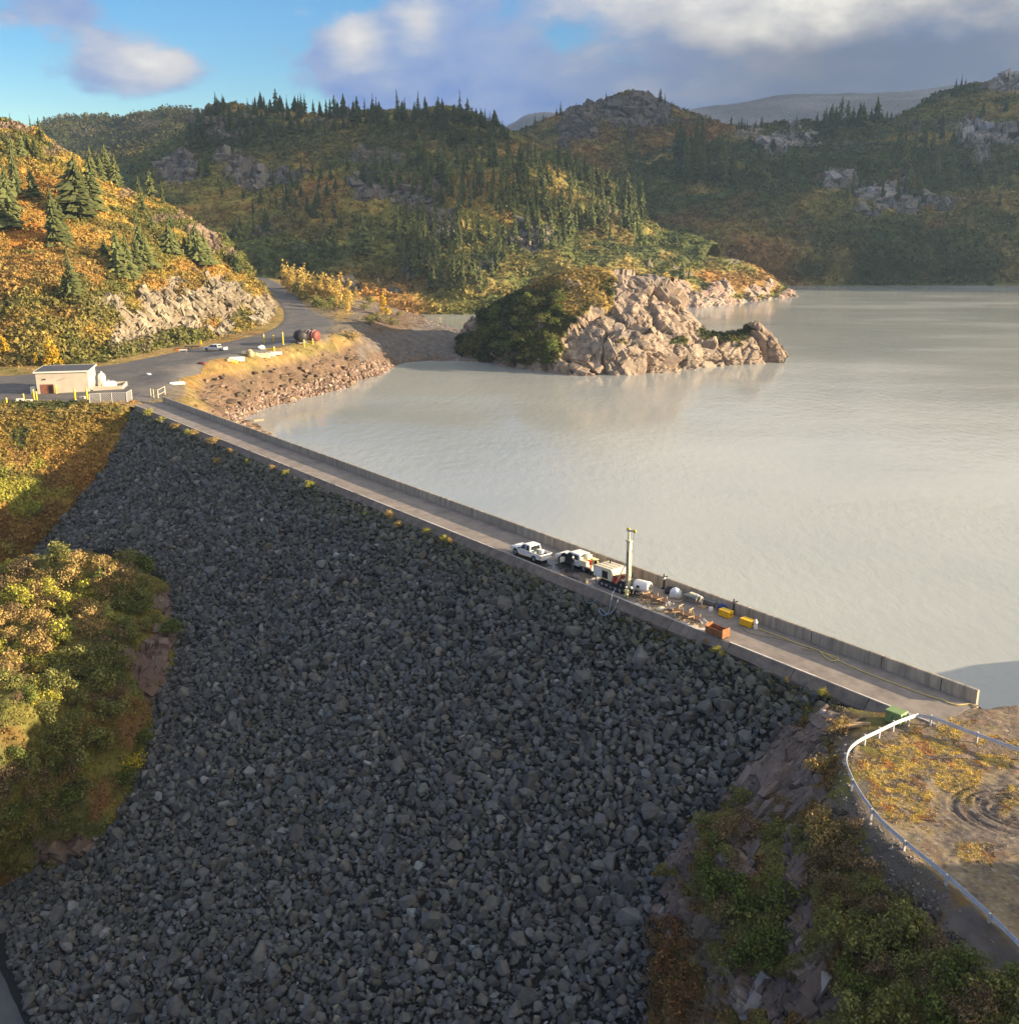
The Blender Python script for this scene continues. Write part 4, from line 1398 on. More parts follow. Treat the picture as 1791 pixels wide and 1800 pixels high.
    aa = (cen[:, :2] - WA) @ T2
    me = np_mesh('end_bank', P, F[aa < 0.4], True, {'col': np.clip(col, .01, .8)})
    o = link('end_bank', me, M_GROUND)
    props(o, 'bare dirt bank where the parapet ends at the lake', None, None, 'structure')


build_simple_ground()


# ================================================================== DAM
def rock_mesh(seed, n=15, name='rock'):
    r = np.random.default_rng(seed)
    p = r.normal(size=(n, 3))
    p /= np.linalg.norm(p, axis=1, keepdims=True)
    # flatten a few sides: angular quarry stone
    for _ in range(4):
        d = r.normal(size=3)
        d /= np.linalg.norm(d)
        lim = r.uniform(.55, .85)
        t = p @ d
        p -= np.maximum(t - lim, 0)[:, None] * d
    p *= np.array([1.0, r.uniform(.7, .95), r.uniform(.5, .85)])
    bm = bmesh.new()
    for q in p:
        bm.verts.new(q)
    bmesh.ops.convex_hull(bm, input=bm.verts)
    bmesh.ops.delete(bm, geom=[v for v in bm.verts if not v.link_faces], context='VERTS')
    bmesh.ops.triangulate(bm, faces=bm.faces)
    bmesh.ops.recalc_face_normals(bm, faces=bm.faces)
    me = bpy.data.meshes.new(name)
    bm.to_mesh(me)
    bm.free()
    return me


ROCKS = [rock_mesh(100 + i, 15 + i % 5) for i in range(36)]
ROCK_NP = []
for me in ROCKS:
    v = np.empty(len(me.vertices) * 3, np.float32)
    me.vertices.foreach_get('co', v)
    f = np.empty(len(me.polygons) * 3, np.int32)
    me.loops.foreach_get('vertex_index', f)
    ROCK_NP.append((v.reshape(-1, 3), f.reshape(-1, 3)))
for me in ROCKS:
    me.materials.append(M_ROCK)


def small_hulls(seed, n, pts, blocky=False):
    out = []
    r = np.random.default_rng(seed)
    for i in range(n):
        if blocky:
            p = np.array([[x, y, z] for x in (-1, 1) for y in (-1, 1) for z in (-1, 1)], float)
            p += r.uniform(-.38, .38, p.shape)
            k = r.integers(0, 8)
            p[k] *= .45                                   # one broken corner
            p = np.concatenate([p, p[k] * 1.4 + r.uniform(-.7, .7, (2, 3))])
            p = np.clip(p, -1.25, 1.25)
        else:
            p = r.normal(size=(pts, 3))
            p /= np.linalg.norm(p, axis=1, keepdims=True)
            p *= np.array([1.0, r.uniform(.65, .95), r.uniform(.5, .8)])
        bm = bmesh.new()
        for q in p:
            bm.verts.new(q)
        bmesh.ops.convex_hull(bm, input=bm.verts)
        bmesh.ops.delete(bm, geom=[v for v in bm.verts if not v.link_faces], context='VERTS')
        bmesh.ops.triangulate(bm, faces=bm.faces)
        bmesh.ops.recalc_face_normals(bm, faces=bm.faces)
        bm.verts.index_update()
        out.append((np.array([v.co[:] for v in bm.verts]), np.array([[v.index for v in f.verts] for f in bm.faces])))
        bm.free()
    return out


STONES = small_hulls(5, 24, 11)
BLOCKS = small_hulls(6, 24, 0, True)


def rand_rot(r, n):
    q = r.normal(size=(n, 4))
    q /= np.linalg.norm(q, axis=1, keepdims=True)
    w, x, y, z = q.T
    return np.stack([np.stack([1 - 2 * (y * y + z * z), 2 * (x * y - z * w), 2 * (x * z + y * w)], -1),
                     np.stack([2 * (x * y + z * w), 1 - 2 * (x * x + z * z), 2 * (y * z - x * w)], -1),
                     np.stack([2 * (x * z - y * w), 2 * (y * z + x * w), 1 - 2 * (x * x + y * y)], -1)], 1)


def merge(protos, which, pos, R, scale, col):
    """many copies of small prototypes in one vertex / face soup"""
    Vs, Fs, Cs = [], [], []
    b = 0
    for k, (v, f) in enumerate(protos):
        idx = np.nonzero(which == k)[0]
        if not len(idx):
            continue
        w = np.einsum('nij,vj->nvi', R[idx], v) * scale[idx][:, None, None] if scale.ndim == 1 else np.einsum('nij,nvj->nvi', R[idx], v[None] * scale[idx][:, None, :])
        w = w + pos[idx][:, None, :]
        nv = len(v)
        Vs.append(w.reshape(-1, 3))
        Fs.append((f[None] + (np.arange(len(idx)) * nv)[:, None, None] + b).reshape(-1, 3))
        Cs.append(np.repeat(col[idx], nv, axis=0))
        b += nv * len(idx)
    return np.concatenate(Vs), np.concatenate(Fs), np.concatenate(Cs)


VISIBLE_ROCKFILL = [(236, 715), (420, 790), (700, 905), (1000, 1040), (1300, 1165), (1490, 1235), (1450, 1270), (1390, 1345), (1330, 1410), (1260, 1460), (1190, 1510), (1160, 1600), (1145, 1700), (1140, 1830),
                    (60, 1830), (55, 1790), (20, 1700), (5, 1620), (-10, 1560), (20, 1525), (190, 1440), (240, 1330), (235, 1250), (285, 1150), (290, 1020), (200, 965), (120, 975), (20, 1020), (60, 960), (150, 850), (205, 770)]


def build_dam():
    dam = thing('dam', deck(LEN / 2, 0), HEAD, 'rockfill dam with dark boulder face seen on its shaded downstream side', 'dam')
    bpy.context.view_layer.update()
    inv = dam.matrix_world.inverted()
    R3 = np.array(inv.to_3x3())
    t3 = np.array(inv.translation)

    def loc(P):
        return P @ R3.T + t3
    # bedding under the stones
    na, nw = 140, 60
    A_, W_ = np.meshgrid(np.linspace(-18, LEN + 6, na), np.linspace(TOP_W - .2, 74, nw))
    P = WA[None] + T2[None] * A_.ravel()[:, None] + N2[None] * W_.ravel()[:, None]
    z = dam_z(W_.ravel()) - .20
    V = np.concatenate([P, z[:, None]], 1)
    V += (np.array([N2[0] * SL, N2[1] * SL, 1.0]) / math.sqrt(1 + SL * SL))[None] * (fbm(np.concatenate([P, dam_z(W_.ravel())[:, None]], 1) * .12, 3, 5) * .35)[:, None]
    V[:, 2] += fbm(V * .5, 3, 3) * .06
    V[:, 2] -= np.where((A_.ravel() < 0), .35, 0)
    me = np_mesh('bedding', loc(V), grid_faces(nw, na), True)
    o = link('bedding', me, M_BED, dam)
    if me.polygons[10].normal.z < 0:
        me.flip_normals()
    # upstream face
    mb = MB()
    p = [deck(0, -.4, -.3), deck(LEN - 14, -.4, -.3), deck(LEN - 14, -34, -22), deck(0, -34, -22)]
    mb.add([Vector(loc(np.array(q)[None])[0]) for q in p], [(0, 1, 2, 3)])
    mb.build('upstream_face', M_CONC_DARK, dam)

    # stones: dart throwing from large to small on the slope plane
    r = np.random.default_rng(11)
    cell = 0.8
    smax = (74 - TOP_W) * math.sqrt(1 + SL * SL)
    gx, gy = int((LEN + 22) / cell) + 3, int(smax / cell) + 3
    gridc = [[[] for _ in range(gy)] for _ in range(gx)]
    out = []
    tiers = [(360, .74, 1.18), (3600, .54, .78), (13000, .36, .54), (30000, .18, .36)]
    packing = [.66, .60, .55, .46]
    for (cnt, r0, r1), pk in zip(tiers, packing):
        aa = r.uniform(-16, LEN + 1, cnt * 4)
        ss = r.uniform(0.15, smax, cnt * 4)
        rr = r0 + (r1 - r0) * r.random(cnt * 4) ** 1.8
        w = TOP_W + ss / math.sqrt(1 + SL * SL)
        P = np.concatenate([WA[None] + T2[None] * aa[:, None] + N2[None] * w[:, None], dam_z(w)[:, None]], 1)
        ok = in_poly(pix(P), VISIBLE_ROCKFILL)
        # sparser, smaller stones right under the kerb
        ok &= ~((ss < 3.2) & (rr > .75))
        n_ok = 0
        for a, s, q, k in zip(aa[ok], ss[ok], rr[ok], range(10 ** 9)):
            i, j = int((a + 18) / cell), int(s / cell)
            good = True
            for di in (-1, 0, 1):
                for dj in (-1, 0, 1):
                    ii, jj = i + di, j + dj
                    if 0 <= ii < gx and 0 <= jj < gy:
                        for (a2, s2, q2) in gridc[ii][jj]:
                            if (a - a2) ** 2 + (s - s2) ** 2 < (pk * (q + q2)) ** 2:
                                good = False
                                break
                    if not good:
                        break
                if not good:
                    break
            if good:
                gridc[i][j].append((a, s, q))
                out.append((a, s, q))
                n_ok += 1
                if n_ok >= cnt:
                    break
    out = np.array(out)
    n = len(out)
    w = TOP_W + out[:, 1] / math.sqrt(1 + SL * SL)
    P = np.concatenate([WA[None] + T2[None] * out[:, :1] + N2[None] * w[:, None], dam_z(w)[:, None]], 1)
    nrm = np.array([N2[0] * SL, N2[1] * SL, 1.0])
    nrm /= np.linalg.norm(nrm)
    P += nrm[None] * (out[:, 2] * r.uniform(-.35, .18, n))[:, None]
    # big lumps and hollows of the dumped rock
    P += nrm[None] * (fbm(P * .12, 3, 5) * .35)[:, None]
    Rm = rand_rot(r, n)
    which = r.integers(0, len(ROCKS), n)
    rad_ = out[:, 2] * 1.24
    dist = np.linalg.norm(P - np.array([0, 0, CAM_H]), axis=1)
    order = np.argsort(-rad_ / dist)
    big = order[:300]
    rest = order[300:]
    tone = np.exp(r.normal(0, .27, n))
    tone[r.random(n) < .02] *= 1.7
    hue = r.random((n, 1))
    base = np.array([.080, .080, .078])
    col = base * tone[:, None] * (1 + (hue - .5) * np.array([[.08, 0.02, -.10]]) + (r.random((n, 1)) < .12) * np.array([[-.06, .04, .01]]) + (r.random((n, 1)) < .10) * np.array([[-.06, -.02, .11]]) + (r.random((n, 1)) < .08) * np.array([[.20, .08, -.10]]))
    # lichen and grime along the crest
    crest = smooth(7.0, 0.5, out[:, 1])[:, None] * .35
    col = col * (1 - crest) + np.array([.085, .09, .045]) * crest
    cc = np.clip(col, .02, .5)
    mid_, tiny = rest[out[rest, 2] >= .36], rest[out[rest, 2] < .36]
    V, F, Cc = merge(ROCK_NP, which[mid_], P[mid_], Rm[mid_], rad_[mid_], cc[mid_])
    V2, F2, C2 = merge(STONES, which[tiny] % len(STONES), P[tiny], Rm[tiny], rad_[tiny], cc[tiny])
    V, F, Cc = np.concatenate([V, V2]), np.concatenate([F, F2 + len(V)]), np.concatenate([Cc, C2])
    me = np_mesh('rockfill', loc(V), F, False, {'col': Cc})
    o = link('rockfill', me, M_ROCK_STUFF, dam)
    o['kind'] = 'stuff'
    for i in big:
        o = bpy.data.objects.new('rock', ROCKS[which[i]])
        COL.objects.link(o)
        o.parent = dam
        M = Matrix(Rm[i].tolist()).to_4x4()
        M = Matrix.Translation(P[i].tolist()) @ M @ Matrix.Scale(float(rad_[i]), 4)
        o.matrix_local = inv @ M
    print('rocks', n, 'tris', len(F), [int(((out[:, 2] >= a_) & (out[:, 2] < b_)).sum()) for _, a_, b_ in tiers])


build_dam()


def build_crest():
    # deck
    slab = None
    road = thing('road', deck(0, 0), HEAD, 'concrete roadway along the crest of the dam', None)
    road['kind'] = 'structure'
    del_keys = [k for k in ('category',) if k in road]
    for k in del_keys:
        del road[k]
    seg = 12.6
    n = int(LEN / seg) + 1
    for i in range(n):
        a0, a1 = i * seg + .015, min((i + 1) * seg, LEN + 1.0) - .015
        if a1 - a0 < .5:
            continue
        mb = MB()
        mb.box(((a0 + a1) / 2, (DECKW - .02) / 2, -.2), (a1 - a0, DECKW - .02, .4))
        # local y axis is +90 degrees from heading = downstream side
        mb.build('slab', M_DECK, road)
    mb = MB()
    mb.box((LEN / 2, DECKW / 2, -.23), (LEN + .5, DECKW - .1, .40))
    mb.build('sub_slab', M_CONC_DARK, road)

    wall = thing('parapet_wall', deck(0, 0), HEAD, 'long weathered concrete parapet wall on the lake side of the dam crest', 'wall')
    j0 = 7.62
    first = 1.25 + 2.3
    joints = [0.0, 3.3]
    a = 9.1
    while a < LEN - 1:
        joints.append(a)
        a += j0
    joints.append(LEN)
    for a0, a1 in zip(joints[:-1], joints[1:]):
        a0, a1 = a0 + .05, a1 - .05
        mb = MB()
        y0, y1 = -.36, -.01
        prof = [(y0 - .06, -1.3), (y1 - .0, -1.3), (y1, 1.16), (y1 - .06, 1.25), (y0 + .06, 1.25), (y0, 1.17)]
        V = [(a0, y, z) for y, z in prof] + [(a1, y, z) for y, z in prof]
        k = len(prof)
        F = [tuple(range(k)), tuple(range(2 * k - 1, k - 1, -1))] + [(i, i + k, (i + 1) % k + k, (i + 1) % k) for i in range(k)]
        mb.add(V, F)
        mb.build('wall_panel', M_CONC, wall)
    mb = MB()
    mb.box((LEN / 2, -.19, .0), (LEN - .2, .24, 2.2))
    mb.build('joint_filler', M_DARKJOINT, wall)

    kerb = thing('kerb', deck(0, 0), HEAD, 'dark sloping concrete kerb with pale worn edge above the rockfill', 'kerb')
    ja = [0.0, 6.2, 13.9, 21.4]
    a = 29.0
    while a < LEN - 2:
        ja.append(a)
        a += 7.62
    ja.append(LEN + .3)
    for a0, a1 in zip(ja[:-1], ja[1:]):
        a0, a1 = a0 + .04, a1 - .04
        prof = [(DECKW + .005, -1.3), (DECKW + 1.0, -1.3), (DECKW + .96, -.82), (DECKW + .22, .02), (DECKW + .005, .055)]
        V = [(a0, y, z) for y, z in prof] + [(a1, y, z) for y, z in prof]
        k = len(prof)
        F = [tuple(range(k - 1, -1, -1)), tuple(range(k, 2 * k))] + [(i, (i + 1) % k, (i + 1) % k + k, i + k) for i in range(k)]
        mb = MB().add(V, F)
        mb.build('kerb_panel', M_CONC_DARK, kerb)
    rr = random.Random(5)
    a = .3
    mb = MB()
    while a < LEN - 1:
        l = rr.uniform(2.5, 7)
        w = rr.uniform(.10, .20)
        mb.box((a + l / 2, DECKW - w / 2 + .10, .036), (l, w, .05))
        a += l + rr.choice([0.05, .05, .4, 1.5])
    mb.build('edge_strip', M_WHITEEDGE, kerb)
    return road, wall, kerb


build_crest()


# ================================================================== CLOUDS out of view, placed and sized to shade the far hills
def build_shade_clouds():
    m = mat('shade_cloud_body', (.8, .8, .8), 1.0, 0.05, .01, spec=0.0)
    bm = bmesh.new()
    bmesh.ops.create_icosphere(bm, subdivisions=4, radius=1.0)
    V0 = np.array([v.co[:] for v in bm.verts])
    F0 = np.array([[v.index for v in f.verts] for f in bm.faces])
    bm.free()
    # (seen point it shades, distance, radii along east, north, up)
    lst = [((540, 218), 745, (130, 100, 30)), ((790, 210), 745, (110, 80, 20)), ((420, 250), 740, (160, 120, 70)), ((400, 340), 650, (52, 60, 32)), ((300, 400), 610, (40, 50, 36)), ((1100, 210), 1199, (330, 220, 85)), 
           ((1450, 290), 880, (280, 190, 85)), ((1700, 330), 820, (260, 160, 130)), ((1500, 430), 710, (240, 75, 55)), ((1750, 440), 700, (170, 85, 75)),
           ((480, 462), 530, (40, 30, 18)), ((1280, 330), 840, (140, 120, 60)), ((1560, 160), 2500, (800, 500, 330)), ((1220, 430), 730, (100, 60, 45))]
    for i, ((px, py), Y, (rx, ry, rz)) in enumerate(lst):
        c = atY(px, py, Y * (FAR if Y < 1200 else 1)) + SUN * (2800 + 130 * (i % 4))
        V = V0 * np.array([rx, ry, rz]) * FAR
        V = V * (1 + .16 * fbm(V0 * 1.7 + i * 9, 5, 3 + i))[:, None]
        me = np_mesh('cloud', V, F0, True)
        o = link('cloud', me, m)
        o.location = c.tolist()
        props(o, 'opaque cloud out of view, placed and sized to shade the far hills', None, 'unseen clouds placed for shade', 'structure')


build_shade_clouds()


# ================================================================== HAZE
def build_haze():
    m = bpy.data.materials.new('thin_haze')
    m.use_nodes = True
    nt = m.node_tree
    for n in list(nt.nodes):
        nt.nodes.remove(n)
    out = nt.nodes.new('ShaderNodeOutputMaterial')
    v = nt.nodes.new('ShaderNodeVolumePrincipled')
    v.inputs['Color'].default_value = (.48, .70, 1.0, 1)
    v.inputs['Density'].default_value = HAZE
    v.inputs['Anisotropy'].default_value = 0.2
    nt.links.new(v.outputs[0], out.inputs['Volume'])
    mb = MB()
    x0, x1, y0, y1, z0, z1 = -1010, 1640, -330, 3150, -62, 1000
    mb.box(((x0 + x1) / 2, (y0 + y1) / 2, (z0 + z1) / 2), (x1 - x0, y1 - y0, z1 - z0))
    o = mb.build('haze', m)
    props(o, 'thin bluish haze in the air over the lake and hills', None, None, 'stuff')


HAZE = 0.00008
build_haze()


# ================================================================== VEGETATION
bpy.context.view_layer.update()
CAM_O = Vector((0, 0, CAM_H))


def hit(px, py, names=None):
    d = Vector(raydir(px, py).tolist()).normalized()
    best = None
    for nme, s in SHEETS.items():
        if names and nme not in names:
            continue
        ok, loc, nrm, _ = s['o'].ray_cast(CAM_O, d)
        if ok:
            t = (loc - CAM_O).length
            if best is None or t < best[0]:
                best = (t, np.array(loc), np.array(nrm), nme)
    return best


def clumps(name, pos, nrm, rad_, col, leaves, seed, leaf=0.55, flat=0.75, label=None, spread=1.0, jitter=0.22, up=0.5):
    """low shrubs / heath as loose heaps of leaf-sized faces, one object"""
    r = np.random.default_rng(seed)
    n = len(pos)
    k = leaves
    d = r.normal(size=(n, k, 3))
    d[:, :, 2] = np.abs(d[:, :, 2])
    d /= np.linalg.norm(d, axis=2, keepdims=True)
    rr = (0.45 + 0.55 * r.random((n, k, 1)) ** .5) * spread
    c = d * rr
    c[:, :, 2] *= flat
    c = pos[:, None, :] + c * rad_[:, None, None]
    # leaf plane roughly faces outwards
    nn = d + r.normal(size=(n, k, 3)) * .55
    nn /= np.linalg.norm(nn, axis=2, keepdims=True)
    a = np.cross(nn, r.normal(size=(n, k, 3)))
    a /= np.linalg.norm(a, axis=2, keepdims=True) + 1e-9
    b = np.cross(nn, a)
    s = rad_[:, None, None] * leaf * (0.6 + .8 * r.random((n, k, 1)))
    V = np.stack([c - a * s * .5 - b * s * .35, c + a * s * .5 - b * s * .3, c + b * s * .65 + a * s * (r.random((n, k, 1)) - .5) * .4], 2).reshape(-1, 3)
    # lighter tips outside, own tint per leaf
    tint = (1 + r.normal(0, jitter, (n, k, 1)))
    cc = np.repeat((col[:, None, :] * tint).reshape(-1, 3), 3, axis=0)
    F = np.arange(len(V)).reshape(-1, 3)
    me = np_mesh(name, V, F, False, {'col': np.clip(cc, .008, .8)})
    o = link(name, me, M_LEAF)
    props(o, label, None, None, 'stuff')
    return o


def scatter(sname, n, seed, pxpoly=None, rockmax=.5, camfacing=True, extra=None):
    s = SHEETS[sname]
    r = np.random.default_rng(seed)
    F = s['F']
    P, N = s['P'], s['N']
    c = P[F].mean(1)
    e1 = P[F[:, 1]] - P[F[:, 0]]
    e2 = P[F[:, 3]] - P[F[:, 0]]
    area = np.linalg.norm(np.cross(e1, e2), axis=1)
    rock = s['rock'][F].mean(1)
    w = area * (rock < rockmax)
    px = pix(c)
    w = w * np.clip(1.25 - rock / max(rockmax, .01) * .6, 0, 1) * ((px[:, 0] > -60) & (px[:, 0] < 1850) & (px[:, 1] > 90) & (px[:, 1] < 1860))
    if pxpoly is not None:
        w = w * in_poly(px, pxpoly)
    if camfacing:
        v = np.array([0, 0, CAM_H]) - c
        v /= np.linalg.norm(v, axis=1, keepdims=True)
        f = np.sum(v * N[F[:, 0]], 1)
        w = w * np.where(f > -0.05, np.maximum(f, .25), 0)
    if extra is not None:
        w = w * extra(c, px)
    if w.sum() <= 0:
        return np.zeros((0, 3)), np.zeros((0, 3)), np.zeros((0, 3)), np.zeros((0, 2))
    i = r.choice(len(F), n, p=w / w.sum())
    u, v_ = r.random(n)[:, None], r.random(n)[:, None]
    p = P[F[i, 0]] * (1 - u) * (1 - v_) + P[F[i, 1]] * u * (1 - v_) + P[F[i, 2]] * u * v_ + P[F[i, 3]] * (1 - u) * v_
    return p, N[F[i, 0]], s['col'][F[i, 0]], px[i]


def heath():
    def sizes(r, n, a, b):
        return a + (b - a) * r.random(n) ** 2
    r = np.random.default_rng(3)
    n = 19000
    p, nn, c, px = scatter('left_hill', n, 1, rockmax=.55)
    clumps('heath_on_left_hill', p, nn, sizes(r, n, .55, 1.5), c * 1.08, 18, 2, leaf=.42, label='rust and olive heath covering the sunlit left hill')
    n = 2600
    p, nn, c, px = scatter('left_hill', n, 51, rockmax=.5, extra=lambda c, px: .25 + smooth(430, 560, px[:, 1]))
    clumps('alder_scrub_on_left_hill', p, nn, sizes(r, n, 1.3, 3.2), lerp(c, C3(.17, .155, .055), r.random(n) * .8), 40, 52, leaf=.36, label='olive alder scrub on the lower part of the left hill')
    n = 15000
    p, nn, c, px = scatter('middle_hill', n, 3, rockmax=.85)
    clumps('scrub_on_middle_hill', p, nn, sizes(r, n, 1.3, 3.6), c * 1.05, 10, 4, label='low dark scrub on the wooded hill across the cove')
    n = 14000
    p, nn, c, px = scatter('right_hill', n, 5, rockmax=.85)
    clumps('scrub_on_right_hill', p, nn, sizes(r, n, 1.8, 5.0), c * 1.05, 10, 6, label='olive scrub on the far shore hillside')
    n = 5000
    p, nn, c, px = scatter('rocky_knob', n, 7, rockmax=.85)
    clumps('scrub_on_rocky_knob', p, nn, sizes(r, n, 2, 5), c, 10, 8, label='dark scrub around the bare rocky knob')
    n = 5000
    p, nn, c, px = scatter('distant_hill', n, 9, rockmax=1.1)
    clumps('forest_on_distant_hill', p, nn, sizes(r, n, 3, 6), c * .8, 9, 10, flat=1.5, label='far off forest on the hill at the left skyline')
    n = 3600
    p, nn, c, px = scatter('headland', n, 11, rockmax=.4)
    clumps('scrub_on_headland', p, nn, sizes(r, n, .8, 2.2), c * 1.05, 14, 12, label='moss and scrub on the low headland behind the islet')
    n = 3800
    p, nn, c, px = scatter('rocky_islet', n, 13, rockmax=.5)
    big = smooth(985, 930, px[:, 0])
    clumps('shrubs_on_islet', p, nn, sizes(r, n, .5, 1.1) * (1 + .9 * big), c * 1.05, 18, 14, flat=1.0, label='dense dark green shrubs on the shaded side of the islet')
    n = 7000
    p, nn, c, px = scatter('left_abutment_slope', n, 15)
    clumps('heath_below_yard', p, nn, sizes(r, n, .25, .85), c * 1.05, 18, 16, label='orange and yellow heath on the slope below the yard')
    n = 5500
    p, nn, c, px = scatter('left_knoll', n, 17, rockmax=.45)
    clumps('undergrowth_on_knoll', p, nn, sizes(r, n, .16, .5), c * 1.5, 20, 18, label='mossy undergrowth covering the knoll')
    n = 7000
    p, nn, c, px = scatter('right_abutment_cliff', n, 19, rockmax=.5, extra=lambda c, px: (c[:, 2] < -.5) * np.where(spots(px, [(1560, 1500, 60, 90, 1), (1510, 1400, 22, 80, 1), (1640, 1590, 50, 50, 1)], 3) > .4, .12, 1))
    clumps('undergrowth_on_cliff', p, nn, sizes(r, n, .10, .34), c * 1.45, 18, 20, label='brown and green undergrowth on the shaded rock face')
    s = SHEETS['bank_ground']
    s['rock'] = np.where((s['road'] > .02), 1, s['rock'] * .6)
    n = 7000
    p, nn, c, px = scatter('bank_ground', n, 21, rockmax=.42, camfacing=False,
                           extra=lambda c, px: np.where(spots(px, [(740, 610, 110, 40, 1)], 5) > .3, .25, 1) * (px[:, 1] > 470) * np.where(c[:, 2] < -4.0, .06, np.where(c[:, 2] < -1.5, .35, 1)))
    clumps('grass_on_bank', p, nn, sizes(r, n, .25, .8), c * 1.05, 12, 22, flat=.7, label='dry yellow grass on the terrace edge and bank')
    n = 13000
    p, nn, c, px = scatter('gravel_pad', n, 23, rockmax=.65, camfacing=False)
    clumps('grass_on_pad', p, nn, sizes(r, n, .03, .12), c * np.array([1.6, 1.5, 1.2]), 7, 24, leaf=.7, label='sparse yellow grass growing through the gravel pad')


heath()


def slabs(sname, n, seed, s0, s1, shape_, strike, name, label, rockmin=.6, tilt=.25, embed=.35, where=None, fade=.14):
    """joint-bounded blocks standing out of bare bedrock: sharp planes, edges and gaps"""
    s = SHEETS[sname]
    keep = s['rock']
    s['rock'] = np.where(keep >= rockmin, 0.0, 9.0)
    p, nn, c, px = scatter(sname, n, seed, rockmax=.5, extra=where)
    s['rock'] = keep
    r = np.random.default_rng(seed + 1)
    # average normal of the wider surface keeps neighbouring blocks parallel
    z = nn * .55 + np.mean(nn, 0)[None] * .45 + r.normal(0, tilt, (n, 3)) * .6
    z /= np.linalg.norm(z, axis=1, keepdims=True)
    st = np.array(strike, float)[None] + r.normal(0, tilt, (n, 3)) * .5
    x = st - np.sum(st * z, 1)[:, None] * z
    x /= np.linalg.norm(x, axis=1, keepdims=True)
    y = np.cross(z, x)
    R = np.stack([x, y, z], 2)
    size = s0 + (s1 - s0) * r.random(n) ** 2.2
    sc = size[:, None] * np.array(shape_)[None] * r.uniform(.7, 1.3, (n, 3))
    pos = p - z * (sc[:, 2:3] * embed)
    cc = c * (1 + r.normal(0, fade, (n, 1))) * (1 + (r.random((n, 1)) - .5) * np.array([[.06, 0, -.08]]))
    V, F, C_ = merge(BLOCKS, r.integers(0, len(BLOCKS), n), pos, R, sc, np.clip(cc, .03, .6))
    me = np_mesh(name, V, F, False, {'col': C_})
    o = link(name, me, M_CRAG)
    props(o, label, None, None, 'stuff')


slabs('rocky_islet', 240, 61, .8, 3.2, (1.0, .65, .34), (.55, -.1, -.75), 'islet_blocks', 'fractured pale rock blocks and slabs of the islet', tilt=.10, embed=.97, where=lambda c, px: ((px[:, 0] < 1225) & (px[:, 1] > 500)).astype(float))
slabs('headland', 200, 63, .9, 2.8, (1.0, .55, .5), (.4, -.2, -.8), 'headland_blocks', 'fractured rock blocks along the foot of the headland', embed=.8)
slabs('left_hill', 800, 65, .7, 2.6, (1.0, .36, .34), (.50, .1, -.85), 'road_cut_blocks', 'steeply bedded pale rock blocks in the road cut', rockmin=.5, tilt=.15, embed=.86)
slabs('right_abutment_cliff', 340, 67, .3, 1.1, (1.0, .45, .35), (-.75, -.35, -.57), 'cliff_blocks', 'brown rock slabs on the shaded face below the pad', rockmin=.55, tilt=.13, embed=.85)
slabs('bank_ground', 420, 77, .35, 1.9, (1.0, .6, .25), (.6, -.5, -.3), 'bank_ledges', 'pinkish brown ledges of bare rock on the lake bank', rockmin=.3, tilt=.08, embed=.85, fade=.2,
      where=lambda c, px: ((c[:, 2] < -1.8) & (c[:, 2] > -10.5) & (c[:, 1] < 345) & (px[:, 0] > 300)).astype(float))
slabs('left_knoll', 60, 69, .4, 1.6, (1.0, .6, .4), (.6, .3, -.6), 'knoll_blocks', 'pinkish rock slabs at the edge of the knoll', rockmin=.55, tilt=.12, embed=.9)
slabs('middle_hill', 620, 71, 1.6, 5.5, (.8, .6, .6), (.3, 0, -.9), 'hill_crags', 'grey crags on the wooded hill across the cove', rockmin=.45, embed=.55)
slabs('right_hill', 460, 73, 2.2, 8.0, (.8, .6, .6), (.2, 0, -.9), 'far_shore_crags', 'pale grey crags on the far shore hillside', rockmin=.45, embed=.55)
slabs('rocky_knob', 320, 75, 3.0, 9.0, (.8, .6, .5), (.5, 0, -.8), 'knob_crags', 'grey crags of the bare rocky knob', rockmin=.45, embed=.6)


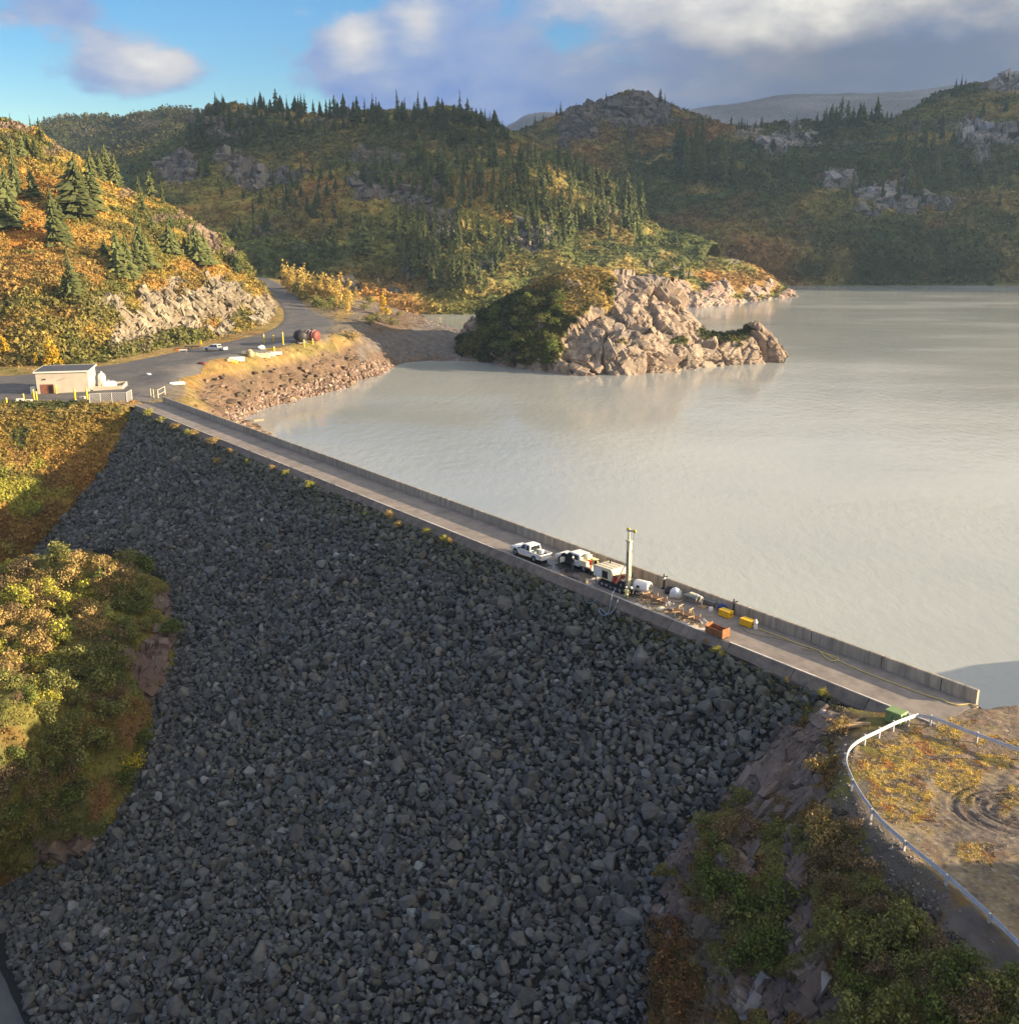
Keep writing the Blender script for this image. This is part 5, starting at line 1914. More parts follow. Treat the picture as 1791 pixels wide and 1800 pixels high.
# ---------------------------------------------------------------- conifers
def conifer_mesh(seed, width, whorls=15, per=9, ragged=.35):
    """unit-height spruce crown: drooping ragged boughs around a stem"""
    r = random.Random(seed)
    V, F = [], []

    def tri(a, b, c):
        i = len(V)
        V.extend([a, b, c])
        F.append((i, i + 1, i + 2))
    lop = r.uniform(0, 6.28)
    taperp = r.uniform(.7, 1.05)
    lopk = r.uniform(.1, .35)
    for i in range(whorls):
        t = i / (whorls - 1)
        z = .06 + .88 * t
        rad_w = width * ((1 - t) ** taperp * .96 + .05) * r.uniform(.62, 1.15)
        if i < 2:
            rad_w *= .8
        m = max(4, int(per * (1 - .45 * t)))
        ph = r.uniform(0, 6.28)
        for k in range(m):
            if r.random() < .10:
                continue
            a = ph + 6.283 * k / m + r.uniform(-.25, .25)
            l = rad_w * r.uniform(1 - ragged, 1 + ragged) * (1 + lopk * math.cos(a - lop))
            ca, sa = math.cos(a), math.sin(a)
            dr = l * r.uniform(.25, .5)
            w = l * r.uniform(.20, .34)
            up = .055 + .02 * r.random()
            p0 = (0, 0, z + up)
            tip = (ca * l, sa * l, z - dr * .8)
            lf = (ca * l * .55 - sa * w, sa * l * .55 + ca * w, z - dr * .75)
            rt = (ca * l * .55 + sa * w, sa * l * .55 - ca * w, z - dr * .75)
            tri(p0, lf, tip)
            tri(p0, tip, rt)
    for k in range(4):
        a = 6.283 * k / 4 + r.random()
        tri((0, 0, 1.0), (math.cos(a) * .018, math.sin(a) * .018, .9), (math.cos(a + 1.5) * .018, math.sin(a + 1.5) * .018, .9))
    me = bpy.data.meshes.new('crown')
    me.from_pydata(V, [], F)
    me.update()
    me.materials.append(M_CONIFER)
    return me


CROWNS = {'narrow': [conifer_mesh(s, w) for s, w in ((1, .19), (2, .23), (3, .17), (4, .28), (5, .21), (6, .15), (7, .24))], 'wide': [conifer_mesh(s, w, 25, 14, .4) for s, w in ((11, .27), (12, .34), (13, .25), (14, .30), (15, .37))],
          'thin': [conifer_mesh(s, w, 15, 8, .45) for s, w in ((21, .15), (22, .17))]}
_tm = MB()
_tm.cyl((0, 0, -.08), (0, 0, .9), .018, .004, 6)
TRUNK_ME = _tm.mesh('trunk')
TRUNK_ME.materials.append(M_TRUNK)

TREES = []      # (pixel x of base, pixel y of base, pixel height, kind, zone)
LH = [(20, 400, 96, 'wide'), (33, 348, 78, 'wide'), (60, 348, 50, 'wide'), (97, 429, 86, 'wide'), (112, 425, 70, 'wide'), (138, 382, 92, 'wide'), (160, 366, 92, 'wide'), (150, 378, 70, 'wide'), (172, 312, 42, 'narrow'), (190, 316, 56, 'wide'),
      (207, 319, 48, 'wide'), (180, 318, 40, 'wide'), (245, 338, 28, 'wide'), (265, 348, 42, 'narrow'), (287, 350, 36, 'narrow'), (252, 376, 40, 'wide'), (299, 446, 50, 'wide'), (310, 446, 40, 'wide'), (348, 462, 64, 'wide'),
      (360, 462, 50, 'wide'), (338, 458, 48, 'wide'), (397, 424, 24, 'narrow'), (205, 486, 72, 'wide'), (228, 493, 72, 'wide'), (215, 490, 60, 'wide'), (240, 480, 60, 'wide'), (186, 453, 32, 'wide'), (127, 523, 72, 'wide'), (115, 520, 34, 'wide'),
      (55, 232, 26, 'thin'), (72, 246, 34, 'narrow'), (78, 252, 28, 'narrow'), (19, 214, 14, 'thin'), (22, 277, 36, 'wide'), (38, 278, 40, 'wide'), (62, 280, 36, 'wide'), (50, 272, 30, 'wide'), (4, 386, 78, 'wide'), (250, 462, 70, 'wide'), (258, 470, 52, 'wide'),
      (325, 446, 30, 'wide'), (412, 474, 32, 'wide'), (420, 480, 26, 'wide'), (240, 395, 26, 'wide'), (300, 400, 22, 'wide'), (330, 415, 24, 'narrow'), (6, 250, 20, 'wide'), (12, 260, 22, 'wide'), (44, 260, 22, 'wide'), (90, 268, 20, 'wide'), (268, 404, 24, 'wide'), (140, 318, 20, 'wide')]
for x, y, h, k in LH:
    TREES.append((x, y, h * 1.12, k, 'left_hill'))
tr = random.Random(17)


def tree_field(poly, n, h0, h1, kinds, zone, mind=5):
    xs = [p[0] for p in poly]
    ys = [p[1] for p in poly]
    got = []
    t = 0
    while len(got) < n and t < n * 40:
        t += 1
        x, y = tr.uniform(min(xs), max(xs)), tr.uniform(min(ys), max(ys))
        if not in_poly(np.array([[x, y]]), poly)[0]:
            continue
        if any(abs(x - a) < mind and abs(y - b) < mind * .8 for a, b in got):
            continue
        got.append((x, y))
        TREES.append((x, y, tr.uniform(h0, h1), tr.choice(kinds), zone))


def skyline(pts, n, h0, h1, kinds, zone, dy=5):
    xs = [p[0] for p in pts]
    for i in range(n):
        x = tr.uniform(xs[0], xs[-1])
        y = float(np.interp(x, xs, [p[1] for p in pts])) + tr.uniform(-1, dy)
        TREES.append((x, y, h0 + (h1 - h0) * tr.random() ** 1.6, tr.choice(kinds), zone))


MIDSKY = [(330, 222), (375, 196), (500, 194), (650, 200), (800, 205), (860, 222), (895, 245)]
for cx_, n_ in ((352, 4), (386, 10), (430, 4), (468, 8), (500, 8), (535, 6), (590, 9), (632, 10), (662, 12), (704, 10), (738, 12), (772, 8), (812, 14), (846, 9), (878, 4)):
    for _ in range(n_):
        x_ = cx_ + tr.gauss(0, 9)
        TREES.append((x_, float(np.interp(x_, [p[0] for p in MIDSKY], [p[1] for p in MIDSKY])) + tr.uniform(-1, 9), 9 + 24 * tr.random() ** 1.3, tr.choice(['narrow', 'wide', 'narrow']), 'ridge'))
for x, y, h in ((380, 197, 34), (392, 196, 30), (465, 196, 26), (486, 194, 40), (505, 194, 26), (536, 192, 28), (588, 196, 28), (628, 200, 30), (655, 201, 36), (662, 202, 30), (700, 204, 44), (712, 202, 30), (735, 202, 40), (770, 205, 34), (808, 208, 46), (820, 210, 36), (882, 240, 26), (893, 246, 20)):
    TREES.append((x, y, h, 'narrow', 'ridge'))
tree_field([(330, 225), (380, 200), (860, 208), (890, 250), (820, 270), (700, 240), (520, 240), (340, 270)], 120, 12, 32, ['narrow', 'wide'], 'ridge_slope', 7)
tree_field([(640, 300), (760, 275), (900, 275), (1015, 285), (1080, 330), (1130, 360), (1125, 420), (1060, 418), (930, 400), (880, 380), (780, 360), (650, 345)], 190, 24, 50, ['narrow', 'narrow', 'thin'], 'lit_band', 6)
tree_field([(690, 400), (790, 380), (870, 410), (900, 440), (880, 490), (850, 520), (770, 520), (700, 470)], 78, 30, 62, ['narrow', 'narrow', 'thin'], 'slope', 8)
tree_field([(860, 350), (1000, 360), (1060, 400), (900, 470)], 40, 28, 54, ['narrow', 'thin'], 'slope', 8)
tree_field([(340, 300), (640, 300), (640, 480), (420, 460)], 64, 14, 34, ['narrow', 'wide', 'thin'], 'slope', 9)
for x, y, h in ((640, 445, 66), (516, 470, 30), (500, 372, 30), (512, 360, 46), (520, 365, 34), (560, 355, 30), (600, 400, 24), (430, 255, 20), (470, 330, 18)):
    TREES.append((x, y, h, 'wide' if h > 50 else 'narrow', 'slope'))
tree_field([(1190, 270), (1230, 255), (1290, 290), (1285, 328), (1200, 320)], 26, 30, 66, ['narrow', 'narrow', 'wide'], 'right', 7)
tree_field([(1090, 360), (1125, 340), (1140, 400), (1100, 415)], 14, 34, 60, ['narrow'], 'lit_band', 7)
skyline([(1420, 222), (1480, 218), (1560, 214)], 26, 22, 46, ['narrow', 'wide'], 'right_sky', 6)
skyline([(1215, 214), (1300, 224), (1400, 222)], 20, 12, 24, ['narrow'], 'right_sky', 8)
skyline([(1560, 214), (1600, 200)], 8, 10, 18, ['narrow'], 'right_sky', 6)
for x, y, h in ((1678, 162, 24), (1688, 160, 28), (1695, 160, 22), (1770, 148, 26), (1790, 143, 18), (1535, 214, 48), (1475, 218, 46), (1490, 218, 40)):
    TREES.append((x, y, h, 'narrow', 'right_sky'))
tree_field([(1570, 240), (1700, 240), (1730, 330), (1620, 340), (1580, 300)], 40, 20, 48, ['narrow', 'thin'], 'right', 9)
tree_field([(1480, 320), (1640, 300), (1640, 360), (1500, 350)], 16, 20, 44, ['narrow', 'thin'], 'right', 9)
tree_field([(1200, 250), (1791, 190), (1791, 420), (1300, 330)], 46, 12, 28, ['narrow', 'wide'], 'right', 14)
for x, y, h in ((1186, 430, 30), (1694, 410, 40), (1010, 445, 24), (1165, 480, 24), (1150, 485, 30), (1198, 492, 36), (1210, 490, 26)):
    TREES.append((x, y, h, 'narrow', 'right'))
for x, y, h in ((985, 204, 26), (978, 206, 18), (940, 226, 28), (925, 236, 20), (1012, 195, 14), (1065, 178, 16), (1160, 180, 24), (1168, 184, 20), (1180, 190, 14), (1130, 168, 10), (955, 216, 16), (1000, 200, 14), (1030, 188, 14)):
    TREES.append((x, y, h, 'narrow', 'knob'))
skyline([(90, 232), (150, 224), (250, 203), (330, 203)], 46, 5, 14, ['narrow', 'wide'], 'distant', 5)

ZONE = {'left_hill': ('dark green spruce standing in the orange heath of the sunlit left hill', 'spruces on the left hill'),
        'ridge': ('dark spruce standing along the skyline ridge of the middle hill', 'spruces along the ridge'),
        'ridge_slope': ('dark spruce in shade just below the ridge of the middle hill', 'spruces below the ridge'),
        'lit_band': ('slender spruce in the sunlit belt of trees across the middle hill', 'sunlit belt of slender spruces'),
        'slope': ('tall spruce on the lower slope of the middle hill above the cove', 'spruces on the lower slope of the middle hill'),
        'right': ('grey green spruce among the scrub of the far right hillside', 'spruces on the right hillside'),
        'right_sky': ('small dark spruce on the skyline above the right hillside', 'spruces on the right skyline'),
        'knob': ('small dark spruce on the shoulder of the bare rocky knob', 'spruces on the rocky knob'),
        'distant': ('tiny spruce on the skyline of the distant left hill', 'spruces on the distant hill')}
SPECIAL = {(127, 523): 'lone bushy spruce low on the left hill above the concrete building', (640, 445): 'broadest spruce on the middle hill, standing alone behind the yellow trees',
           (1694, 410): 'lone tall spruce low on the right hillside scrub', (1186, 430): 'small lone spruce on the headland above the islet',
           (397, 424): 'thin spruce alone on the right edge of the left hill', (486, 194): 'tallest spruce on the left part of the ridge skyline'}


def plant_trees():
    items = []
    for x, y, h, k, zone in TREES:
        names = {'left_hill': ['left_hill'], 'knob': ['rocky_knob'], 'distant': ['distant_hill'], 'ridge': ['middle_hill'], 'ridge_slope': ['middle_hill']}.get(zone)
        b = hit(x, y, names)
        q = 0
        while b is None and q < 8:
            q += 1
            b = hit(x, y + 3 * q, names)
        if b is None or b[3] in ('bank_ground', 'lake', 'far_mountain', 'rocky_islet'):
            continue
        p = b[1]
        depth = p[1] * _c - (p[2] - CAM_H) * _s
        items.append((h, p, h * depth / FPX * 1.02, k, zone, (x, y)))
    items.sort(key=lambda t: -t[0])
    r = random.Random(4)
    proto = {}
    rest = []
    for i, (h, p, hw, k, zone, key) in enumerate(items):
        v = r.randrange(len(CROWNS[k]))
        lab, grp = ZONE[zone]
        sx = r.uniform(.88, 1.15)
        if i < 300:
            x_, y_ = key
            if zone == 'left_hill':
                where = ('at the left frame edge of' if x_ < 75 and y_ > 265 else 'along the crest of' if y_ < 285 else 'right above the road cut of' if x_ > 285 and y_ > 410 else
                         'on the right rim of' if x_ > 165 and y_ < 420 else 'in the clump left of the road cut on' if x_ > 180 else 'in the big dark clump on')
                lab, grp = 'dark green spruce %s the orange left hill' % where, 'spruces %s the left hill' % where
            elif zone in ('lit_band', 'slope', 'ridge'):
                part = 'left' if x_ < (760 if zone == 'lit_band' else 600) else 'right' if x_ > (940 if zone == 'lit_band' else 780) else 'middle'
                size = 'tall' if h > (40 if zone != 'ridge' else 26) else 'smaller'
                lab = {'lit_band': '%s slender spruce in the %s part of the sunlit tree belt on the middle hill', 'slope': '%s spruce on the %s part of the lower middle hill above the cove',
                       'ridge': '%s dark spruce on the %s part of the middle hill skyline'}[zone] % (size, part)
                grp = lab.replace(' spruce', ' spruces', 1)
            if key in SPECIAL:
                lab, grp = SPECIAL[key], None
            t = thing('spruce_tree', p, r.uniform(0, 6.28), lab, 'tree', grp)
            t.scale = (hw * sx, hw * sx, hw)
            t.rotation_euler = (r.gauss(0, .03), r.gauss(0, .03), r.uniform(0, 6.28))
            link('crown', CROWNS[k][v], None, t)
            link('trunk', TRUNK_ME, None, t)
        else:
            rest.append((p, hw, sx, k, v))
    if rest:
        Vs, Fs = [], []
        b = 0
        cache = {}
        for p, hw, sx, k, v in rest:
            if (k, v) not in cache:
                me = CROWNS[k][v]
                q = np.empty(len(me.vertices) * 3, np.float32)
                me.vertices.foreach_get('co', q)
                cache[(k, v)] = q.reshape(-1, 3)
            q = cache[(k, v)]
            a = r.uniform(0, 6.28)
            R = np.array([[math.cos(a), -math.sin(a), 0], [math.sin(a), math.cos(a), 0], [0, 0, 1]])
            Vs.append((q @ R.T) * np.array([hw * sx, hw * sx, hw]) + p)
            Fs.append(np.arange(len(q)).reshape(-1, 3) + b)
            b += len(q)
        me = np_mesh('far_spruces', np.concatenate(Vs), np.concatenate(Fs))
        o = link('far_spruces', me, M_CONIFER_STUFF)
        props(o, 'smaller spruces scattered over the far hills and skylines', None, None, 'stuff')
    print('trees', len(items))


plant_trees()


# ---------------------------------------------------------------- broadleaf shrubs
def leaf_cloud(name, seed, lobes, n, leaf, col, jit=.25, upright=False):
    """foliage of a unit-size shrub: leaves gathered round several uneven lobes"""
    r = np.random.default_rng(seed)
    L_ = np.array(lobes)                   # x, y, z, radius
    w = L_[:, 3] ** 2
    i = r.choice(len(L_), n, p=w / w.sum())
    d = r.normal(size=(n, 3))
    d /= np.linalg.norm(d, axis=1, keepdims=True)
    d[:, 2] = np.where(d[:, 2] < -.3, -d[:, 2] * .5, d[:, 2])
    rr = L_[i, 3] * (.35 + .75 * r.random(n) ** .6)
    c = L_[i, :3] + d * rr[:, None]
    nn = d + r.normal(size=(n, 3)) * .6
    nn /= np.linalg.norm(nn, axis=1, keepdims=True)
    a = np.cross(nn, r.normal(size=(n, 3)))
    a /= np.linalg.norm(a, axis=1, keepdims=True)
    b = np.cross(nn, a)
    s = (leaf * (.6 + .8 * r.random(n)))[:, None]
    V = np.stack([c - a * s * .3, c - b * s * .5, c + a * s * .3, c + b * s * .5], 1).reshape(-1, 3)
    F = np.arange(len(V)).reshape(-1, 4)
    tone = (1 + r.normal(0, jit, n)) * (0.85 + .3 * r.random(len(L_))[i])
    cc = np.array(col)[None] * tone[:, None] * (1 + (r.random((n, 1)) - .5) * np.array([[.35, .1, -.1]]))
    me = np_mesh(name, V, F, False, {'col': np.clip(np.repeat(cc, 4, axis=0), .008, .8)})
    me.materials.append(M_LEAF)
    return me


def bush_lobes(seed, tall=1.0, k=9):
    r = random.Random(seed)
    out = []
    for i in range(k):
        a = r.uniform(0, 6.28)
        q = r.uniform(.1, .62)
        z = r.uniform(.25, .8) * tall * (1.1 - .5 * q)
        out.append((q * math.cos(a), q * math.sin(a), z, r.uniform(.22, .40)))
    return out


def stems_mesh(seed, tall=1.0, k=5, rad_=.02):
    r = random.Random(seed)
    mb = MB()
    for i in range(k):
        a = r.uniform(0, 6.28)
        q = r.uniform(.2, .5)
        mb.tube([(0, 0, -.15), (q * .4 * math.cos(a), q * .4 * math.sin(a), .3 * tall), (q * math.cos(a + .2), q * math.sin(a + .2), .8 * tall)], [rad_, rad_ * .8, rad_ * .3], 5)
    me = mb.mesh('stem')
    me.materials.append(M_TRUNK)
    return me


STEMS = [stems_mesh(40 + i) for i in range(3)]
STEMS_TALL = [stems_mesh(50 + i, 1.0, 3, .012) for i in range(2)]
BUSH = {}
for kind, col, leaf, n in (('olive', (.20, .20, .060), .10, 700), ('green', (.115, .14, .035), .10, 700), ('tan', (.38, .27, .10), .10, 620), ('lime', (.36, .34, .06), .10, 650),
                           ('yellow', (.42, .34, .035), .10, 600), ('rust', (.19, .105, .045), .10, 600), ('brown', (.19, .135, .07), .09, 480)):
    BUSH[kind] = [leaf_cloud('foliage', 60 + i, bush_lobes(70 + i), n, leaf, col) for i in range(3)]


def tall_lobes(seed):
    r = random.Random(seed)
    return [(r.uniform(-.1, .1), r.uniform(-.1, .1), z, .20 * (1.15 - z) + .03) for z in (.18, .3, .42, .54, .66, .78, .88, .97)]


BUSH['aspen'] = [leaf_cloud('foliage', 80 + i, tall_lobes(81 + i), 420, .075, (.50, .36, .10)) for i in range(3)]
BUSH['gold'] = [leaf_cloud('foliage', 90 + i, tall_lobes(91 + i), 420, .075, (.55, .36, .03)) for i in range(2)]


def put_bush(px, py, size_px, kind, label, group=None, cat='shrub', names=None, rs=random.Random(9), sink=.1, sx=1.0):
    b = hit(px, py, names)
    k = 0
    while b is None and k < 14:
        k += 1
        b = hit(px, py + 2 * k, names)
    if b is None:
        return
    p = b[1].copy()
    depth = p[1] * _c - (p[2] - CAM_H) * _s
    s = size_px * depth / FPX
    p[2] -= s * sink
    tall = kind in ('aspen', 'gold')
    t = thing('yellow_tree' if tall else 'shrub', p, rs.uniform(0, 6.28), label, cat, group)
    t.scale = (s * sx, s * sx, s * rs.uniform(.9, 1.1))
    link('foliage', rs.choice(BUSH[kind]), None, t)
    link('stem', rs.choice(STEMS_TALL if tall else STEMS), None, t)
    return t


def plant_shrubs():
    r = random.Random(31)
    kn = ['left_knoll']
    # sunlit tan and lime shrubs on top of the knoll, olive and green ones lower down
    top = [(20, 1000), (180, 985), (230, 1040), (190, 1100), (110, 1190), (-20, 1210), (-20, 1060)]
    low = [(-20, 1200), (110, 1190), (190, 1100), (235, 1180), (200, 1260), (165, 1390), (120, 1440), (40, 1500), (-20, 1500)]

    def field(poly, n, s0, s1, kinds, label, group, names, mind, place=''):
        got = []
        xs, ys = [p[0] for p in poly], [p[1] for p in poly]
        t = 0
        while len(got) < n and t < 6000:
            t += 1
            x, y = r.uniform(min(xs), max(xs)), r.uniform(min(ys), max(ys))
            if not in_poly(np.array([[x, y]]), poly)[0] or any(math.hypot(x - a, y - b) < mind for a, b in got):
                continue
            got.append((x, y))
            k = r.choice(kinds)
            put_bush(x, y, r.uniform(s0, s1), k, label[k] + place, group[k] + place, names=names, rs=r)
    lab = {'tan': 'pale tan shrub catching the sun on the knoll', 'lime': 'yellow green shrub catching the sun on the knoll', 'olive': 'olive shrub on the shaded flank of the knoll', 'green': 'dark green shrub on the shaded flank of the knoll', 'brown': 'brownish shrub on the knoll'}
    grp = {'tan': 'tan shrubs on the knoll', 'lime': 'yellow green shrubs on the knoll', 'olive': 'olive shrubs on the knoll', 'green': 'green shrubs on the knoll', 'brown': 'brown shrubs on the knoll'}
    field(top, 46, 26, 44, ['tan', 'tan', 'lime', 'tan', 'brown'], lab, grp, kn, 15)
    field([(-20, 1140), (100, 1150), (110, 1230), (-20, 1260)], 14, 26, 40, ['lime', 'lime', 'olive'], lab, grp, kn, 18)
    field([(-20, 1200), (110, 1190), (190, 1100), (235, 1180), (215, 1240), (-20, 1290)], 26, 28, 50, ['olive', 'olive', 'green', 'brown'], lab, grp, kn, 17, ' beside the pink rock')
    field([(-20, 1290), (200, 1250), (165, 1390), (120, 1400), (-20, 1400)], 24, 28, 50, ['olive', 'olive', 'green', 'brown'], lab, grp, kn, 17, ' left of the rusty slope')
    field([(-20, 1400), (150, 1395), (120, 1440), (40, 1500), (-20, 1500)], 14, 28, 50, ['olive', 'olive', 'green', 'brown'], lab, grp, kn, 17, ' near its foot')
    field([(200, 985), (275, 1010), (270, 1060), (215, 1080)], 8, 24, 36, ['olive', 'brown'], lab, grp, kn, 16)
    field([(190, 1060), (285, 1060), (300, 1120), (200, 1150)], 8, 22, 36, ['olive', 'green'], lab, grp, kn, 18)
    put_bush(243, 1352, 36, 'yellow', 'bright yellow shrub at the edge of the rockfill beside the knoll', names=kn)
    put_bush(252, 1310, 34, 'green', 'dark green shrub just above the bright yellow shrub on the knoll', names=kn)
    put_bush(222, 1382, 40, 'green', 'dark green shrub just below the bright yellow shrub on the knoll', names=kn)
    put_bush(258, 1005, 40, 'green', 'round green shrub at the top right corner of the knoll', names=kn)
    put_bush(302, 1108, 22, 'green', 'small green shrub on the tip of the pink rock of the knoll', names=kn)
    put_bush(100, 988, 46, 'olive', 'wide olive shrub on the far top edge of the knoll', names=kn)
    for x, y, h in ((178, 1022, 28), (205, 1024, 28), (193, 1088, 30), (122, 1112, 34), (120, 1130, 30), (140, 1012, 22)):
        b = hit(x, y, kn)
        if b is None:
            continue
        p = b[1]
        depth = p[1] * _c - (p[2] - CAM_H) * _s
        t = thing('spruce_sapling', p, r.uniform(0, 6), 'bright young spruce sapling among the tan shrubs on the knoll', 'tree', 'spruce saplings on the knoll')
        t.scale = (h * depth / FPX * 1.3,) * 2 + (h * depth / FPX * 1.1,)
        me = r.choice(SAPLING)
        link('crown', me, None, t)
        link('trunk', TRUNK_ME, None, t)
    # cliff at the lower right
    cl = ['right_abutment_cliff']
    lab = {'olive': 'olive bush on the shaded cliff', 'green': 'green bush on the shaded cliff', 'brown': 'brown bush on the shaded cliff', 'rust': 'rust coloured bush at the foot of the shaded cliff', 'tan': 'straw coloured shrub near the top of the shaded cliff'}
    grp = {'olive': 'olive bushes on the cliff', 'green': 'green bushes on the cliff', 'brown': 'brown bushes on the cliff', 'rust': 'rust bushes on the cliff', 'tan': 'straw shrubs on the cliff'}
    field([(1230, 1460), (1300, 1440), (1310, 1560), (1270, 1640), (1230, 1600)], 10, 34, 58, ['green', 'olive', 'brown'], lab, grp, cl, 24, ' by the rockfill')
    field([(1270, 1560), (1380, 1580), (1390, 1700), (1290, 1720)], 13, 36, 62, ['green', 'green', 'olive'], lab, grp, cl, 26, ' in its central gully')
    field([(1480, 1640), (1640, 1660), (1791, 1730), (1791, 1800), (1500, 1800)], 26, 40, 72, ['olive', 'green', 'olive', 'brown'], lab, grp, cl, 28, ' in the lower right thicket')
    field([(1420, 1490), (1520, 1520), (1560, 1600), (1470, 1640)], 12, 30, 48, ['olive', 'brown', 'brown'], lab, grp, cl, 26, ' near the rail')
    field([(1260, 1390), (1400, 1420), (1420, 1500), (1290, 1470)], 8, 22, 38, ['olive', 'brown'], lab, grp, cl, 24, ' on the upper slope')
    field([(1140, 1620), (1200, 1640), (1220, 1790), (1130, 1790)], 12, 34, 60, ['rust', 'rust', 'brown'], lab, grp, cl, 26)
    field([(1440, 1450), (1510, 1470), (1500, 1540), (1440, 1520)], 9, 34, 50, ['tan', 'tan', 'brown'], lab, grp, cl, 18)
    put_bush(1430, 1360, 44, 'tan', 'pale straw shrub on the bare upper part of the cliff', names=cl)
    put_bush(1478, 1290, 34, 'tan', 'straw coloured tuft on the crest of the cliff by the wood pile', names=cl)
    # yellow trees beside the access road
    bk = ['bank_ground']
    for i in range(44):
        x = r.uniform(498, 614)
        y = np.interp(x, [500, 560, 612], [506, 530, 545]) + r.uniform(-14, 6)
        put_bush(x, y, r.uniform(24, 48), 'aspen', 'pale yellow young tree in the thicket beside the access road', 'yellow thicket beside the road', 'tree', bk, r, sink=.02, sx=.9)
    put_bush(503, 492, 24, 'gold', 'orange yellow tree at the top end of the roadside thicket', None, 'tree', bk, r, sink=.02)
    put_bush(598, 530, 48, 'aspen', 'tallest pale yellow tree at the right end of the roadside thicket', None, 'tree', bk, r, sink=.02)
    put_bush(626, 522, 20, 'aspen', 'small yellow tree standing just right of the roadside thicket', None, 'tree', bk, r, sink=.02)
    put_bush(676, 556, 44, 'gold', 'lone slim yellow tree on the grassy point before the cove', None, 'tree', bk, r, sink=.02)
    put_bush(620, 598, 20, 'tan', 'straw coloured shrub at the corner of the bank above the spit', None, 'shrub', bk, r)
    for x, y, s in ((518, 518, 26), (530, 528, 20), (560, 540, 26), (585, 545, 30), (570, 545, 22), (540, 520, 24), (480, 485, 14), (462, 478, 14), (495, 490, 16), (650, 535, 16), (640, 545, 14), (665, 566, 22), (690, 572, 18), (650, 570, 18), (700, 556, 12)):
        put_bush(x, y, s, 'olive', 'low olive shrub on the grass beside the access road', 'olive shrubs beside the road', names=bk, rs=r)
    lh = ['left_hill']
    for x, y, h in ((92, 650, 62), (84, 648, 44), (104, 650, 46), (98, 648, 30)):
        put_bush(x, y, h, 'gold', 'golden yellow tree behind the roof of the concrete building', 'golden trees behind the building', 'tree', lh, r, sink=.02, sx=.8)
    put_bush(8, 622, 34, 'gold', 'golden tree at the left frame edge at the foot of the hill', None, 'tree', lh, r, sink=.02)
    put_bush(66, 648, 30, 'gold', 'small golden tree left of the concrete building', None, 'tree', lh, r, sink=.02)
    il = ['rocky_islet']
    got = []
    while len(got) < 34:
        x, y = r.uniform(830, 1000), r.uniform(530, 640)
        if not in_poly(np.array([[x, y]]), [(828, 600), (870, 560), (930, 525), (985, 500), (1000, 530), (975, 600), (975, 640), (905, 640), (850, 632)])[0] or any(math.hypot(x - a, y - b) < 13 for a, b in got):
            continue
        got.append((x, y))
        k = r.choice(['green', 'green', 'olive'])
        put_bush(x, y, r.uniform(16, 30), k, {'green': 'dark green shrub on the shaded left flank of the islet', 'olive': 'olive shrub on the shaded left flank of the islet'}[k], {'green': 'green shrubs on the islet', 'olive': 'olive shrubs on the islet'}[k], names=il, rs=r)
    for x, y, h in ((928, 548, 22), (986, 495, 10), (1030, 476, 14), (925, 540, 14)):
        put_bush(x, y, h, 'aspen', 'small yellowish tree rising from the dark shrubs of the islet', 'small trees on the islet', 'tree', il, r, sink=.02)
    # weeds along the kerb
    for (x, y) in ((262, 730), (284, 740), (308, 754), (332, 762), (343, 765), (374, 780), (385, 812), (407, 794), (480, 824), (504, 834), (545, 856), (683, 910), (752, 936), (782, 950), (792, 952), (1240, 1128), (1268, 1152), (1258, 1146), (1383, 1196), (1446, 1222), (640, 905), (700, 925), (436, 812)):
        q = on_dam(x, y + 3, .15)
        depth = q[1] * _c - (q[2] - CAM_H) * _s
        s = r.uniform(9, 17) * depth / FPX
        t = thing('weed', q, r.uniform(0, 6), 'small yellowing weed rooted in the stones along the kerb', 'plant', 'weeds along the kerb')
        t.scale = (s, s, s)
        link('leaves', r.choice(BUSH['lime' if r.random() < .5 else 'tan']), None, t)


SAPLING_MAT = mat('sapling_needles', (.24, .26, .06), .8, .25, 9.0, objvar=.2, spec=.1, transl=.15)
SAPLING = []
for s_ in (31, 32):
    me_ = conifer_mesh(s_, .36, 12, 9, .4)
    me_.materials.clear()
    me_.materials.append(SAPLING_MAT)
    SAPLING.append(me_)
plant_shrubs()


def kerb_grass():
    r = np.random.default_rng(8)
    n = 1000
    a = r.uniform(0, LEN, n)
    w = TOP_W + np.abs(r.normal(0, .9, n)) + .05
    keep = fbm(np.stack([a * .12, w * .4, a * 0], 1), 3, 4) > -.15
    a, w = a[keep], w[keep]
    P = np.concatenate([WA[None] + T2[None] * a[:, None] + N2[None] * w[:, None], (dam_z(w) + .02)[:, None]], 1)
    col = lerp(np.tile(C3(.085, .09, .03), (len(P), 1)), C3(.15, .12, .045), r.random(len(P)))
    clumps('grass_along_kerb', P, P * 0 + 1, r.uniform(.10, .34, len(P)), col, 16, 9, label='olive grass and moss in the stones just below the kerb')


kerb_grass()


